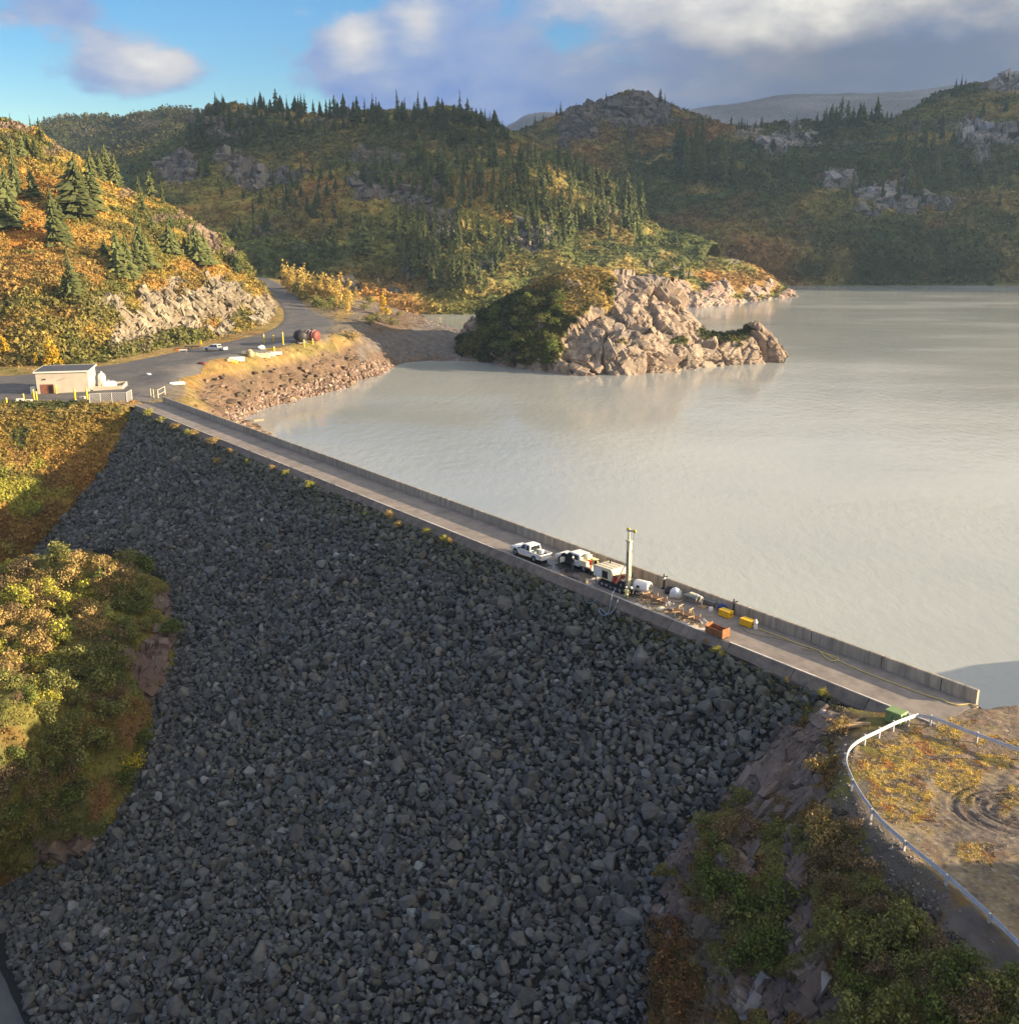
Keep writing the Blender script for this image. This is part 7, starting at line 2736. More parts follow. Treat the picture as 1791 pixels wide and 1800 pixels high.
# ---------------------------------------------------------------- drill rig
def drill_rig():
    c = dk(1078, 1040)
    # centre in crest coordinates
    a = (c[:2] - WA) @ T2
    w = 3.85
    t = thing('drill_rig', deck(a + .55, w), HEAD, 'cream tracked drill rig with tall upright mast working on the dam crest', 'drill rig')
    # tracks; +y is downstream
    for s in (1, -1):
        mb = MB()
        prof = []
        for k in range(9):
            an = math.pi / 2 + math.pi * k / 8
            prof.append((-1.35 + .32 * math.cos(an), .33 + .32 * math.sin(an)))
        for k in range(9):
            an = -math.pi / 2 + math.pi * k / 8
            prof.append((1.35 + .32 * math.cos(an), .33 + .32 * math.sin(an)))
        mb.prism(prof, s * .95 - .2, s * .95 + .2)
        tr_ = mb.build('track', M_DARK, t)
        lg = MB()
        for k in range(13):
            lg.box((-1.5 + k * .25, s * .95, .67), (.10, .42, .05))
        lg.build('track_lug', M_RUBBER, tr_)
        rl = MB()
        for k in range(5):
            rl.lathe([(.001, -.23), (.17, -.23), (.17, .23), (.001, .23)], (-1.2 + k * .6, s * .95, .33), 'Y', 12)
        rl.build('roller', M_STEEL, tr_)
    MB().box((0, 0, .72), (3.2, 1.7, .22)).build('chassis', M_DARK, t)
    # engine housing at the far end (+x)
    mb = MB()
    mb.prism([(.05, .86), (2.55, .86), (2.6, 1.9), (2.45, 2.08), (.2, 2.16), (.05, 2.05)], -1.02, 1.02)
    h = mb.build('engine_housing', M_CREAM, t, .04)
    mb = MB()
    mb.box((.95, 1.035, 1.4), (.75, .03, .8))
    mb.build('grille', M_DARK, h)
    mb = MB()
    mb.box((1.9, 1.03, 1.42), (1.0, .03, .85))
    mb.build('side_panel', M_WHITE, h)
    mb = MB()
    for k in range(3):
        mb.box((1.3, -.6 + k * .6, 2.13), (2.1, .04, .03), ry=.03)
    mb.build('roof_seam', M_STEEL, h)
    MB().cyl((1.7, -.5, 2.05), (1.7, -.5, 2.55), .07, n=10).build('exhaust_pipe', M_DARK, h)
    mb = MB()
    mb.box((2.61, .3, 1.3), (.04, .9, .55))
    mb.build('radiator', M_GREYPANEL, h)
    # control station, red valve block, hose bundles
    mb = MB()
    mb.box((-.35, .72, 1.15), (.6, .5, .7), taper=.85)
    mb.build('control_console', M_RED, t, .03)
    mb = MB()
    mb.box((-.35, .74, 1.56), (.55, .45, .10), ry=.2)
    for k in range(6):
        mb.cyl((-.55 + .08 * k, .72, 1.58), (-.55 + .08 * k, .75, 1.76), .012, n=5)
    mb.build('lever_panel', M_DARK, t)
    rr = random.Random(2)
    mb = MB()
    for k in range(9):
        x = rr.uniform(-.9, .2)
        pts = [(x, .95, .8), (x - .2, 1.1 + rr.uniform(0, .15), .6 + rr.uniform(-.2, .3)), (x - .6, .9, .9), (-1.35, .4, 1.2 + rr.uniform(-.2, .6))]
        mb.tube(spline(pts, 5), .03, 5)
    mb.build('hydraulic_hose', M_DARK, t)
    mb = MB()
    mb.cyl((-.75, -.55, .95), (-.75, .55, .95), .30, n=16)
    mb.build('winch_drum', M_STEEL, t)
    mb = MB()
    mb.box((-.2, -.3, 1.0), (1.0, .8, .5))
    mb.box((-.5, -.2, 1.4), (.5, .5, .35))
    mb.build('hydraulic_pump', M_REDBROWN, t, .02)
    # mast at the near end
    mx, my = -1.55, .35
    m = MB()
    for sx in (-.15, .15):
        for sy in (-.14, .14):
            m.box((mx + sx, my + sy, 3.05), (.09, .09, 5.1))
    m.box((mx, my + .15, 3.05), (.26, .04, 5.0))
    m.box((mx - .17, my, 3.05), (.05, .24, 5.0))
    for k in range(11):
        m.box((mx, my - .14, .75 + .46 * k), (.28, .05, .06))
        for sx in (-.15, .15):
            m.box((mx + sx, my, .75 + .46 * k), (.05, .26, .06))
    mast = m.build('mast', M_CREAM, t, .008)
    MB().cyl((mx - .02, my + .26, 1.2), (mx - .02, my + .26, 4.6), .06, n=8).build('feed_cylinder', M_STEEL, mast)
    mb = MB()
    mb.cyl((mx + .06, my, 5.6), (mx + .06, my, 6.75), .10, .09, n=10)
    mb.build('mast_extension', M_CREAM, mast)
    MB().box((mx - .12, my, 6.8), (.95, .18, .22), ry=.12).build('crown_block', M_CREAM, mast, .015)
    MB().box((mx + .02, my, 5.66), (.62, .42, .14)).build('mast_collar', M_CREAM, mast, .015)
    for dx in (-.52, .28):
        mb = MB()
        mb.lathe([(.001, -.05), (.19, -.05), (.15, 0), (.19, .05), (.001, .05)], (mx - .1 + dx, my, 6.87), 'Y', 14)
        mb.build('pulley', M_YEL, mast)
    mb = MB()
    mb.tube([(mx - .6, my, 6.8), (mx - .35, my + .1, 4), (mx - .2, my + .1, 1.3)], .018, 5)
    mb.tube([(mx + .3, my, 6.8), (mx + .25, my - .05, 5.7)], .018, 5)
    mb.build('wire_rope', M_DARK, mast)
    mb = MB()
    mb.lathe([(.001, 0), (.17, 0), (.2, .1), (.2, .55), (.14, .62), (.14, .8), (.001, .8)], (mx, my + .02, 2.6), n=12)
    mb.build('rotary_head', M_STEEL, mast)
    MB().cyl((mx, my, .02), (mx, my, 2.6), .05, n=8).build('drill_rod', M_PIPE, mast)
    mb = MB()
    mb.box((mx, my, .22), (.8, .8, .14))
    mb.box((mx, my, .08), (1.1, 1.0, .1))
    mb.build('foot_clamp', M_DARK, t)
    mb = MB()
    mb.tube([(mx + .9, my - .55, .9), (mx + .2, my - .15, 3.6)], .06, 8)
    mb.tube([(mx + .9, my + .75, .9), (mx + .2, my + .2, 3.2)], .06, 8)
    mb.build('mast_brace', M_CREAM, t)
    for x, y in ((2.3, .9), (2.3, -.9), (-1.2, 1.0), (-1.2, -1.0)):
        mb = MB()
        mb.cyl((x, y, .12), (x, y, 1.0), .07, n=8)
        mb.cyl((x, y, 0.01), (x, y, .12), .2, .14, n=10)
        mb.build('leveling_jack', M_STEEL, t)
    t.scale = (1.17, 1.08, 1.06)
    return t, a


RIG, RIG_A = drill_rig()


def pump_unit():
    c = dk(1129, 1046)
    a = (c[:2] - WA) @ T2
    w = (c[:2] - WA) @ N2
    t = thing('mud_pump', deck(a, w), HEAD + .25, 'white barrel shaped pump unit with dark round end beside the drill mast', 'pump')
    MB().lathe([(.001, -.95), (.5, -.95), (.62, -.85), (.66, -.7), (.66, .7), (.62, .85), (.5, .95), (.001, .95)], (0, 0, 1.05), 'X', 20).build('barrel', M_WHITE, t)
    MB().lathe([(.001, -.99), (.42, -.99), (.46, -.96), (.46, -.93), (.001, -.92)], (0, 0, 1.05), 'X', 18).build('end_cover', M_DARK, t)
    mb = MB()
    mb.box((.25, .645, 1.1), (.35, .06, .3))
    mb.build('gauge_panel', M_DARK, t)
    mb = MB()
    mb.box((0, .55, .2), (2.0, .12, .16))
    mb.box((0, -.55, .2), (2.0, .12, .16))
    for x in (-.7, .7):
        mb.box((x, 0, .36), (.14, 1.2, .2))
    for x in (-.9, .9):
        for y in (.55, -.55):
            mb.box((x, y, .06), (.16, .2, .12))
    mb.build('skid', M_DARK, t)
    mb = MB()
    mb.box((1.25, 0, .85), (.6, .7, .9))
    mb.cyl((1.3, .2, 1.3), (1.3, .2, 1.75), .06, n=8)
    mb.build('motor', M_GREYPANEL, t, .04)
    mb = MB()
    rr = random.Random(6)
    for k in range(8):
        x, y = 1.0 + rr.uniform(-.3, .9), rr.uniform(-.6, .4)
        mb.tube(spline([(x, y, 1.1), (x + rr.uniform(-.3, .3), y + .2, 1.9 + rr.uniform(0, .4)), (x + rr.uniform(-.2, .5), y - .3, 1.5)], 5), .035, 5)
    mb.build('hose', M_DARK, t)


pump_unit()


# ---------------------------------------------------------------- hoses
def hose(name, pts, r, m, label, cat='hose', k=6):
    P = spline(pts, k)
    o = MB().tube(P, r, 6).build(name, m)
    return props(o, label, cat)


hose('air_hose', [dk(1081, 1037, .9), dk(1076, 1043, .55), on_dam(1073, 1060, .3), on_dam(1070, 1075, .25), on_dam(1062, 1082, .3), on_dam(1053, 1076, .3), on_dam(1056, 1070, .3), on_dam(1068, 1080, .3), on_dam(1080, 1070, .35), dk(1086, 1054, .1)],
     .055, M_BLUEHOSE, 'grey blue hose looping from the drill rig over the kerb onto the rocks')
hose('air_hose', [dk(1037, 1030, .3), dk(1028, 1036, .12), on_dam(1027, 1050, .3), on_dam(1034, 1060, .25), on_dam(1046, 1056, .3), dk(1056, 1044, .1)], .05, M_BLUEHOSE, 'second blue hose hanging in an open loop over the kerb behind the rig')
z6 = lambda x, y: dk(1300 + x / 3.648, 1080 + y / 3.648, .06)
hose('water_hose', [z6(*p) for p in ((105, 88), (250, 140), (380, 190), (480, 222), (530, 245), (600, 268), (632, 282), (610, 298), (570, 292), (535, 262), (520, 238), (640, 300), (750, 350), (900, 410), (1050, 465), (1200, 520), (1290, 545), (1340, 568), (1390, 580), (1440, 576), (1480, 575), (1520, 596))], .05, M_HOSE,
     'long yellow hose running along the parapet to the near end of the dam')
hose('water_hose', [z6(*p) for p in ((22, 88), (50, 112), (120, 130), (220, 148), (320, 172), (400, 192), (470, 228), (430, 226), (395, 216))], .04, M_TANHOSE, 'thin tan hose snaking from the nearer yellow case across the roadway')
z5 = lambda x, y, z=.07: dk(1080 + x / 5.97, 980 + y / 5.97, z)
hose('suction_hose', [z5(*p) for p in ((760, 375), (740, 420), (690, 460), (640, 468), (590, 455), (565, 425), (600, 420), (680, 430), (730, 400), (755, 385))], .07, M_TANHOSE, 'coiled tan hose on the roadway in front of the plastic sheet')


# ---------------------------------------------------------------- gear on the crest
def lumpy(name, loc, s, m, label, cat, seed, flat=1.0):
    bm = bmesh.new()
    bmesh.ops.create_icosphere(bm, subdivisions=3, radius=1.0)
    V = np.array([v.co[:] for v in bm.verts])
    F = np.array([[v.index for v in f.verts] for f in bm.faces])
    bm.free()
    k = 1 + .30 * fbm(V * 1.4 + seed, 4, seed) + .12 * ridged(V * 2.3, 3, seed)
    V = V * k[:, None] * np.array(s)
    V[:, 2] = np.maximum(V[:, 2] + s[2] * .55, 0.0)
    me = np_mesh(name, V, F, True)
    o = link(name, me, m)
    o.location = tuple(float(v) for v in loc)
    return props(o, label, cat)


lumpy('plastic_sheet', z5(640, 415, 0), (.62, .55, .62), M_BAG, 'crumpled pale plastic bag heaped by the parapet', 'bag', 3)
lumpy('tarp', z5(572, 372, 0), (.5, .45, .45), M_DARK, 'black bundled tarp against the parapet beside the plastic bag', 'tarp', 5)


def work_table():
    t = thing('work_table', z5(810, 470, 0), HEAD, 'low grey work table covered in gear by the parapet', 'table')
    MB().box((0, 0, .72), (1.9, .8, .06)).build('table_top', M_GREYPANEL, t)
    for x in (-.85, .85):
        for y in (-.33, .33):
            MB().box((x, y, .35), (.07, .07, .69)).build('leg', M_STEEL, t)
    p = np.array(t.location)
    crate('core_box', p + np.array([.1, .1, .75]), HEAD, (.7, .45, .28), M_CREAM, 'cream core box lying on the grey work table')
    drum('pail', p + np.array([T2[0] * -.6, T2[1] * -.6, .75]), .17, .36, M_WHITE, 'white pail standing on the grey work table', 'bucket')


work_table()
t = thing('folding_bench', z5(985, 500, 0), HEAD, 'long dark grey bench standing against the parapet before the yellow cases', 'bench')
MB().box((0, 0, .62), (2.3, .7, .07)).build('bench_top', M_GREYPANEL, t, .01)
for x in (-1.0, 1.0):
    for y in (-.28, .28):
        MB().box((x, y, .30), (.06, .06, .58)).build('leg', M_DARK, t)
drum('bucket', z5(1008, 568, 0), .24, .50, M_WHITE, 'white bucket on the roadway in front of the dark bench', 'bucket', M_WHITE)
t = thing('pallet_board', z5(925, 520, 0), HEAD + .1, 'small bare timber pallet lying before the dark bench', 'pallet')
for k in range(5):
    MB().box((-.4 + .2 * k, 0, .11), (.13, .8, .03)).build('slat', M_WOOD, t)
for y in (-.35, 0, .35):
    MB().box((0, y, .045), (.95, .09, .09)).build('bearer', M_WOOD, t)


def case(px, py, label, s=(1.35, .80, .72)):
    a = z5(px, py, 0)
    t = thing('equipment_case', a, HEAD + .02, label, 'case')
    MB().box((0, 0, s[2] * .37 + .03), (s[0], s[1], s[2] * .74)).build('case_body', M_CASE, t, .05)
    MB().box((0, 0, s[2] * .90), (s[0] * 1.02, s[1] * 1.02, s[2] * .26)).build('lid', M_CASE, t, .05)
    for x in (-.38, .38):
        MB().box((x * s[0], s[1] * .515, s[2] * .74), (.12, .04, .14)).build('latch', M_YEL, t)
    MB().box((-s[0] * .52, 0, s[2] * .55), (.05, .30, .07)).build('handle', M_DARK, t)
    MB().box((0, 0, .02), (s[0] * .9, s[1] * .9, .04)).build('foot', M_DARK, t)
    return t


c1_ = case(1165, 618, 'yellow equipment case on the crest, the one with blue fabric behind it')
c2_ = case(1388, 715, 'yellow equipment case nearest the parapet end, beside the white bottle')
lumpy('fabric_bundle', z5(1130, 565, 0), (.45, .3, .5), M_BLUETARP, 'dark blue fabric bundle tucked behind the farther yellow case', 'fabric', 8)
t = thing('water_bottle', z5(1476, 752, 0), 0, 'white plastic water bottle standing beside the nearer yellow case', 'bottle')
MB().lathe([(.001, 0), (.19, 0), (.2, .05), (.2, .42), (.18, .46), (.2, .5), (.2, .80), (.12, .95), (.08, 1.0), (.001, 1.0)], n=14).build('bottle_body', M_WHITE, t)
MB().cyl((0, 0, 1.0), (0, 0, 1.08), .08, n=10).build('cap', M_BAG, t)


def basket():
    t = thing('steel_basket', z5(1075, 818, 0), HEAD, 'rusty open steel basket on the kerb side of the roadway', 'basket')
    L_, W_, H_ = 2.15, 1.05, .82
    MB().box((0, 0, .16), (L_, W_, .06)).build('floor_plate', M_RUST, t)
    for s in (1, -1):
        MB().box((0, s * W_ / 2, H_ * .5 + .12), (L_ - .06, .05, H_ * .78)).build('side_panel', M_RUST, t)
        MB().box((s * L_ / 2, 0, H_ * .6 + .12), (.05, W_ + .06, H_ * 1.12)).build('end_panel', M_RUST, t)
    for y in (-.35, .35):
        MB().box((0, y, .06), (L_ * .95, .12, .12)).build('runner', M_DARK, t)
    mb = MB()
    rr = random.Random(3)
    for k in range(7):
        mb.cyl((-.95, -.35 + .11 * k, .3 + rr.uniform(0, .3)), (.95, -.35 + .11 * k + rr.uniform(-.05, .05), .3 + rr.uniform(0, .3)), .045, n=6)
    mb.build('scrap_bar', M_PIPE, t)


basket()


def pipe_rack(x0, y0, x1, y1, n, seed, label, plabel):
    A_, B_ = z5(x0, y0, 0), z5(x1, y1, 0)
    c = (A_ + B_) / 2
    L_ = np.linalg.norm(A_ - B_)
    t = thing('pipe_rack', c, HEAD, label, 'rack')
    for x in (-.36, 0, .36):
        MB().box((x * L_, 0, .32), (.12, 1.0, .12)).build('cross_beam', M_WOOD, t)
        for s in (1, -1):
            MB().box((x * L_, s * .42, .13), (.14, .12, .26)).build('leg', M_WOOD, t)
            MB().box((x * L_, s * .46, .66), (.07, .07, .62), ry=.15 * s).build('stake', M_WOOD, t)
    r = random.Random(seed)
    M = Matrix.Translation(t.location) @ Matrix.Rotation(HEAD, 4, 'Z')
    k = 0
    me = MB().cyl((-.5, 0, 0), (.5, 0, 0), .085, n=8).mesh('drill_pipe')
    me.materials.append(M_PIPE)
    me2 = MB().cyl((-.52, 0, 0), (-.46, 0, 0), .10, n=8).cyl((.46, 0, 0), (.52, 0, 0), .10, n=8).mesh('pipe_collar')
    me2.materials.append(M_STEEL)
    for lay in range(2):
        for i in range(n - lay):
            y = -.42 + .175 * i + .08 * lay
            p = M @ Vector((r.uniform(-.25, .25), y, .47 + .15 * lay))
            q = thing('drill_pipe', p, HEAD + r.uniform(-.015, .015), plabel, 'pipe', plabel.split(' lying')[0] + 's')
            q.scale = (L_ * r.uniform(1.0, 1.2), 1, 1)
            link('pipe', me, None, q)
            link('pipe_collar', me2, None, q)


pipe_rack(300, 420, 540, 525, 6, 1, 'timber rack of drill pipes beside the kerb, the one nearer the drill mast', 'rusty drill pipe lying on the timber rack nearer the drill mast')
pipe_rack(600, 590, 900, 715, 6, 2, 'timber rack of drill pipes beside the kerb, the one nearer the rusty basket', 'rusty drill pipe lying on the timber rack nearer the rusty basket')


def clutter():
    r = random.Random(12)
    # timber trestles standing round the racks
    for i, (x, y) in enumerate(((470, 500), (690, 570), (800, 610), (330, 440), (640, 640), (800, 690))):
        t = thing('trestle', z5(x, y, 0), HEAD + r.uniform(-.5, .5), 'rough timber trestle standing among the drill pipes', 'trestle', 'timber trestles among the drill pipes')
        for s in (1, -1):
            MB().tube([(-.25, s * .3, 0), (0, s * .08, .75)], .03, 5).build('leg', M_WOOD, t)
            MB().tube([(.25, s * .3, 0), (0, s * .08, .75)], .03, 5).build('leg', M_WOOD, t)
        MB().box((0, 0, .74), (.09, .9, .08)).build('beam', M_WOOD, t)
    for i, (x, y) in enumerate(((300, 478), (360, 520), (430, 555), (520, 575), (555, 600), (640, 635), (700, 660), (260, 470), (480, 565), (590, 620))):
        t = thing('wood_block', z5(x, y, 0), r.uniform(0, 3), 'offcut of pale timber lying by the kerb near the drill pipes', 'timber', 'timber offcuts by the kerb')
        MB().box((0, 0, .09), (r.uniform(.5, 1.1), r.uniform(.18, .3), .16)).build('block', M_WOOD, t)
        MB().box((.05, .05, .21), (r.uniform(.3, .7), .14, .07), rz=.4).build('batten', M_WOOD, t)
    lumpy('sack', z5(480, 560, 0), (.42, .35, .3), M_CREAM, 'cream sack slumped by the kerb between the two pipe racks', 'sack', 21)
    lumpy('sack', z5(640, 632, 0), (.3, .3, .3), M_GREYPANEL, 'grey sack under the end of the nearer pipe rack', 'sack', 22)
    # drill cuttings washed along the kerb edge
    A_ = [z5(*p) for p in ((200, 480), (330, 540), (470, 600), (620, 640), (760, 700), (880, 760), (980, 800))]
    V, F = [], []
    P = spline(A_, 8)
    for i, p in enumerate(P):
        q = P[min(i + 1, len(P) - 1)] - P[max(i - 1, 0)]
        n = np.array([N2[0], N2[1]])
        wv = .55 + .25 * math.sin(i * 1.3) + r.uniform(-.1, .1)
        a = (p[:2] - WA) @ T2
        for k, (u, z) in enumerate(((-wv, .006), (-wv * .5, .03), (0, .035))):
            g = deck(a, DECKW - .12 + u, z)
            V.append(g)
    m = len(P)
    F = [(i * 3 + k, i * 3 + k + 1, (i + 1) * 3 + k + 1, (i + 1) * 3 + k) for i in range(m - 1) for k in range(2)]
    me = np_mesh('drill_cuttings', np.array(V), np.array(F), True)
    o = link('drill_cuttings', me, M_PALESPOIL)
    if me.polygons[0].normal.z < 0:
        me.flip_normals()
    props(o, 'pale drill cuttings washed along the kerb edge', None, None, 'stuff')
    # wet patch round the trucks
    c = dk(985, 1003)
    a0, w0 = (c[:2] - WA) @ T2, (c[:2] - WA) @ N2
    V = [deck(a0, w0, .004)]
    nseg = 48
    for k in range(nseg):
        an = 6.283 * k / nseg
        rr = 1 + .22 * math.sin(3 * an + 1) + .12 * math.sin(7 * an) + r.uniform(-.05, .05)
        V.append(deck(a0 + math.cos(an) * 6.2 * rr, float(np.clip(w0 + math.sin(an) * 2.6 * rr, .1, DECKW - .25)), .004))
    me = bpy.data.meshes.new('wet_patch')
    me.from_pydata([tuple(v) for v in V], [], [(0, k + 1, (k + 1) % nseg + 1) for k in range(nseg)])
    if me.polygons[0].normal.z < 0:
        me.flip_normals()
    o = link('wet_patch', me, M_WET)
    props(o, 'wet dark patch on the roadway under the trucks', None, None, 'structure')


clutter()

for (x, y, lab) in ((1157, 1037, 'black steel post clamped to the parapet by the white pump'), (1299, 1076, 'black steel post clamped to the parapet between the two yellow cases')):
    c = dk(x, y)
    a = (c[:2] - WA) @ T2
    t = thing('steel_post', deck(a, .08), HEAD, lab, 'post')
    MB().box((0, .02, .85), (.12, .10, 1.7)).build('upright', M_DARK, t)
    MB().box((0, -.22, 1.31), (.16, .7, .08)).build('clamp', M_DARK, t)
    MB().box((0, .1, .03), (.35, .3, .05)).build('base_plate', M_DARK, t)
c = dk(1174, 1032)
t = thing('work_lamp', deck((c[:2] - WA) @ T2, .06, 1.02), HEAD, 'small white lamp hung on the face of the parapet near the pump', 'lamp')
MB().lathe([(.001, 0), (.14, 0), (.18, .2), (.1, .3), (.001, .3)], n=12).build('shade', M_WHITE, t)
MB().box((0, -.06, .33), (.05, .16, .06)).build('bracket', M_DARK, t)


# ---------------------------------------------------------------- guard rail, cabinet and timber at the pad
RAIL = [(1830, 1702), (1791, 1660), (1741, 1610), (1690, 1563), (1640, 1520), (1590, 1480), (1546, 1440), (1515, 1400), (1496, 1366), (1487, 1340), (1492, 1318), (1510, 1302), (1540, 1287), (1580, 1268), (1612, 1257), (1645, 1264), (1700, 1285), (1750, 1303), (1791, 1318), (1860, 1343)]


def guard_rail():
    P = [atZ(x, y, .72) for x, y in RAIL]
    S = []
    corner = 14
    S = spline(P[:corner + 1], 8) + spline(P[corner:], 8)[1:]
    S = np.array(S)
    root = thing('guard_rail', (S[0][0], S[0][1], 0), 0, 'galvanised guard rail curving round the gravel pad at the end of the dam', 'guard rail')
    base = np.array([S[0][0], S[0][1], 0])
    L_ = np.concatenate([[0], np.cumsum(np.linalg.norm(np.diff(S, axis=0), axis=1))])

    def at(d):
        return np.array([np.interp(d, L_, S[:, i]) for i in range(3)])
    prof = [(.00, -.17), (.035, -.15), (.05, -.09), (.02, -.05), (.0, -.0), (.02, .05), (.05, .09), (.035, .15), (.0, .17), (-.012, .15), (.02, .085), (-.012, .0), (.02, -.085), (-.012, -.15)]
    step = 3.8
    d = 0.0
    while d < L_[-1] - .3:
        d1 = min(d + step, L_[-1])
        V, F = [], []
        n = 9
        for i in range(n):
            p = at(d + (d1 + .12 - d) * i / (n - 1))
            q = at(min(d + (d1 - d) * i / (n - 1) + .1, L_[-1])) - at(max(d + (d1 - d) * i / (n - 1) - .1, 0))
            q /= np.linalg.norm(q) + 1e-9
            s = np.array([q[1], -q[0], 0])
            for u, z in prof:
                V.append(p + s * (u * (1 if i < n - 1 else 1.15)) + np.array([0, 0, z]) - base)
        k = len(prof)
        for i in range(n - 1):
            for j in range(k):
                F.append((i * k + j, i * k + (j + 1) % k, (i + 1) * k + (j + 1) % k, (i + 1) * k + j))
        MB().add(V, F).build('beam', M_GALV, root)
        d = d1
    d = .6
    while d < L_[-1]:
        p = at(d)
        q = at(min(d + .1, L_[-1])) - at(max(d - .1, 0))
        an = math.atan2(q[1], q[0])
        mb = MB()
        s = np.array([q[1], -q[0], 0]) / np.linalg.norm(q)
        c = p - base - s * .09
        mb.box((c[0], c[1], .30), (.12, .15, 1.25), rz=an)
        pst = mb.build('post', M_GALV, root)
        mb = MB()
        c = p - base - s * .03
        mb.box((c[0], c[1], .70), (.10, .10, .28), rz=an)
        mb.build('spacer', M_STEEL, pst)
        d += 1.9 if d > 24 and d < 34 else 3.8
    return root


guard_rail()
c = dk(1573, 1268)
t = thing('utility_cabinet', (c[0], c[1], -.05), HEAD + .05, 'pale green utility cabinet at the near end of the kerb', 'cabinet')
MB().box((0, 0, .50), (1.35, 1.05, .95)).build('cabinet_body', M_GREENBOX, t, .03)
MB().box((0, 0, 1.02), (1.48, 1.18, .10), taper=.93).build('lid', M_GREENBOX, t, .02)
for x in (-.33, .33):
    MB().box((x, .535, .52), (.58, .03, .78)).build('door', M_GREENBOX, t, .01)
MB().box((.04, .56, .55), (.04, .04, .2)).build('handle', M_DARK, t)
rr = random.Random(4)
for i, (x, y, z, an, lab) in enumerate(((1495, 1276, .0, .1, 'weathered timber beam at the bottom of the small pile by the green cabinet'), (1508, 1272, .0, -.1, 'weathered timber beam on the right of the small pile by the green cabinet'), (1503, 1270, .2, .35, 'weathered timber beam lying across the top of the small pile'))):
    q = dk(x, y)
    t = thing('timber_beam', (q[0], q[1], -.1 + z), an, lab, 'timber')
    MB().box((0, 0, .12), (1.9, .24, .22)).build('beam', M_TRUNK if i == 2 else M_WOOD, t, .02)
    MB().box((.4, .26, .06), (1.1, .12, .10), rz=.1).build('splinter', M_WOOD, t)
for (x, y, s, lab) in ((1447, 1254, .55, 'pale angular boulder on the crest of the cliff beside the kerb'),):
    q = dk(x, y, -.9)
    o = link('boulder', ROCKS[3].copy(), None)
    o.data.materials.clear()
    o.data.materials.append(mat('pale_boulder', (.42, .37, .30), .9, .2, 3))
    o.location = q.tolist()
    o.scale = (s,) * 3
    props(o, lab, 'boulder')


# ---------------------------------------------------------------- building and yard
def building():
    A_ = bank_ground(67, 693)
    B_ = bank_ground(158, 688.3)
    d = (B_ - A_)[:2]
    L_ = float(np.linalg.norm(d))
    rz = math.atan2(d[1], d[0])
    D = 10.5
    t = thing('concrete_building', (A_[0], A_[1], 0), rz, 'pale concrete block building with a flat dark roof at the end of the dam', 'building')
    H_, H2 = 5.1, 5.3
    # walls: front, right, back, left as separate parts butted at the corners
    th = .3
    MB().box((L_ / 2, th / 2, H_ / 2), (L_, th, H_)).build('wall', M_PALEWALL, t)
    MB().box((L_ / 2, D - th / 2, H_ / 2), (L_, th, H_)).build('wall', M_PALEWALL, t)
    for x in (th / 2, L_ - th / 2):
        MB().box((x, D / 2, H_ / 2), (th, D - 2 * th - .004, H_ - .004)).build('wall', M_PALEWALL, t)
    # course lines, a few millimetres proud
    cb = MB()
    for z in (1.3, 2.6, 3.9):
        cb.box((L_ / 2, -.012, z), (L_ - .1, .02, .05))
    cb.build('course_line', M_PALEWALL, t)
    rf = MB().box((L_ / 2, D / 2, H_ + .16), (L_ + .7, D + .7, .22)).build('roof', M_ROOF, t)
    tm = MB()
    tm.box((L_ / 2, -.37, H_ + .13), (L_ + .8, .06, .36))
    tm.box((L_ / 2, D + .37, H_ + .13), (L_ + .8, .06, .36))
    tm.box((-.37, D / 2, H_ + .13), (.06, D + .66, .36))
    tm.box((L_ + .37, D / 2, H_ + .13), (.06, D + .66, .36))
    tm.build('fascia', M_TRIM, rf)
    dr = MB().box((2.25, -.03, 1.2), (2.9, .07, 2.4)).build('door', M_BROWNDOOR, t)
    MB().box((2.9, -.075, 1.2), (1.3, .02, 2.2)).build('door_leaf', mat('dark_brown_door', (.10, .05, .035), .6, .1, 3), dr)
    MB().box((2.05, -.09, 1.2), (.06, .05, .3)).build('handle', M_DARK, dr)
    MB().box((1.9, -.12, 3.6), (.45, .22, .25)).build('wall_lamp', M_DARK, t)
    MB().box((5.6, -.08, 3.45), (1.6, .14, .10), ry=-.25).build('pipe_bracket', M_STEEL, t)
    MB().box((-1.0, 1.2, .9), (1.1, 1.2, 1.8)).build('side_cabinet', M_TRIM, t, .03)
    # pipes and round vent on the right wall
    mb = MB()
    for k in range(5):
        mb.cyl((L_ + .25, 3.0 + k * .7, .3), (L_ + .25, 3.0 + k * .7, 4.6 - .2 * k), .10, n=8)
    mb.build('wall_pipe', M_CREAM, t)
    for y, z, r in ((1.7, 2.9, .75), (7.6, 3.4, .7)):
        MB().lathe([(.001, .35), (r * .8, .32), (r, .2), (r, 0), (r * .7, 0)], (L_, y, z), 'X', 16).build('vent_hood', M_WHITE, t)
    return t, A_, rz, L_, D


BLD, BA, BRZ, BL, BD = building()


def bld(x, y, z=0.0):
    M = Matrix.Translation(Vector((BA[0], BA[1], 0))) @ Matrix.Rotation(BRZ, 4, 'Z')
    return np.array(M @ Vector((x, y, z)))


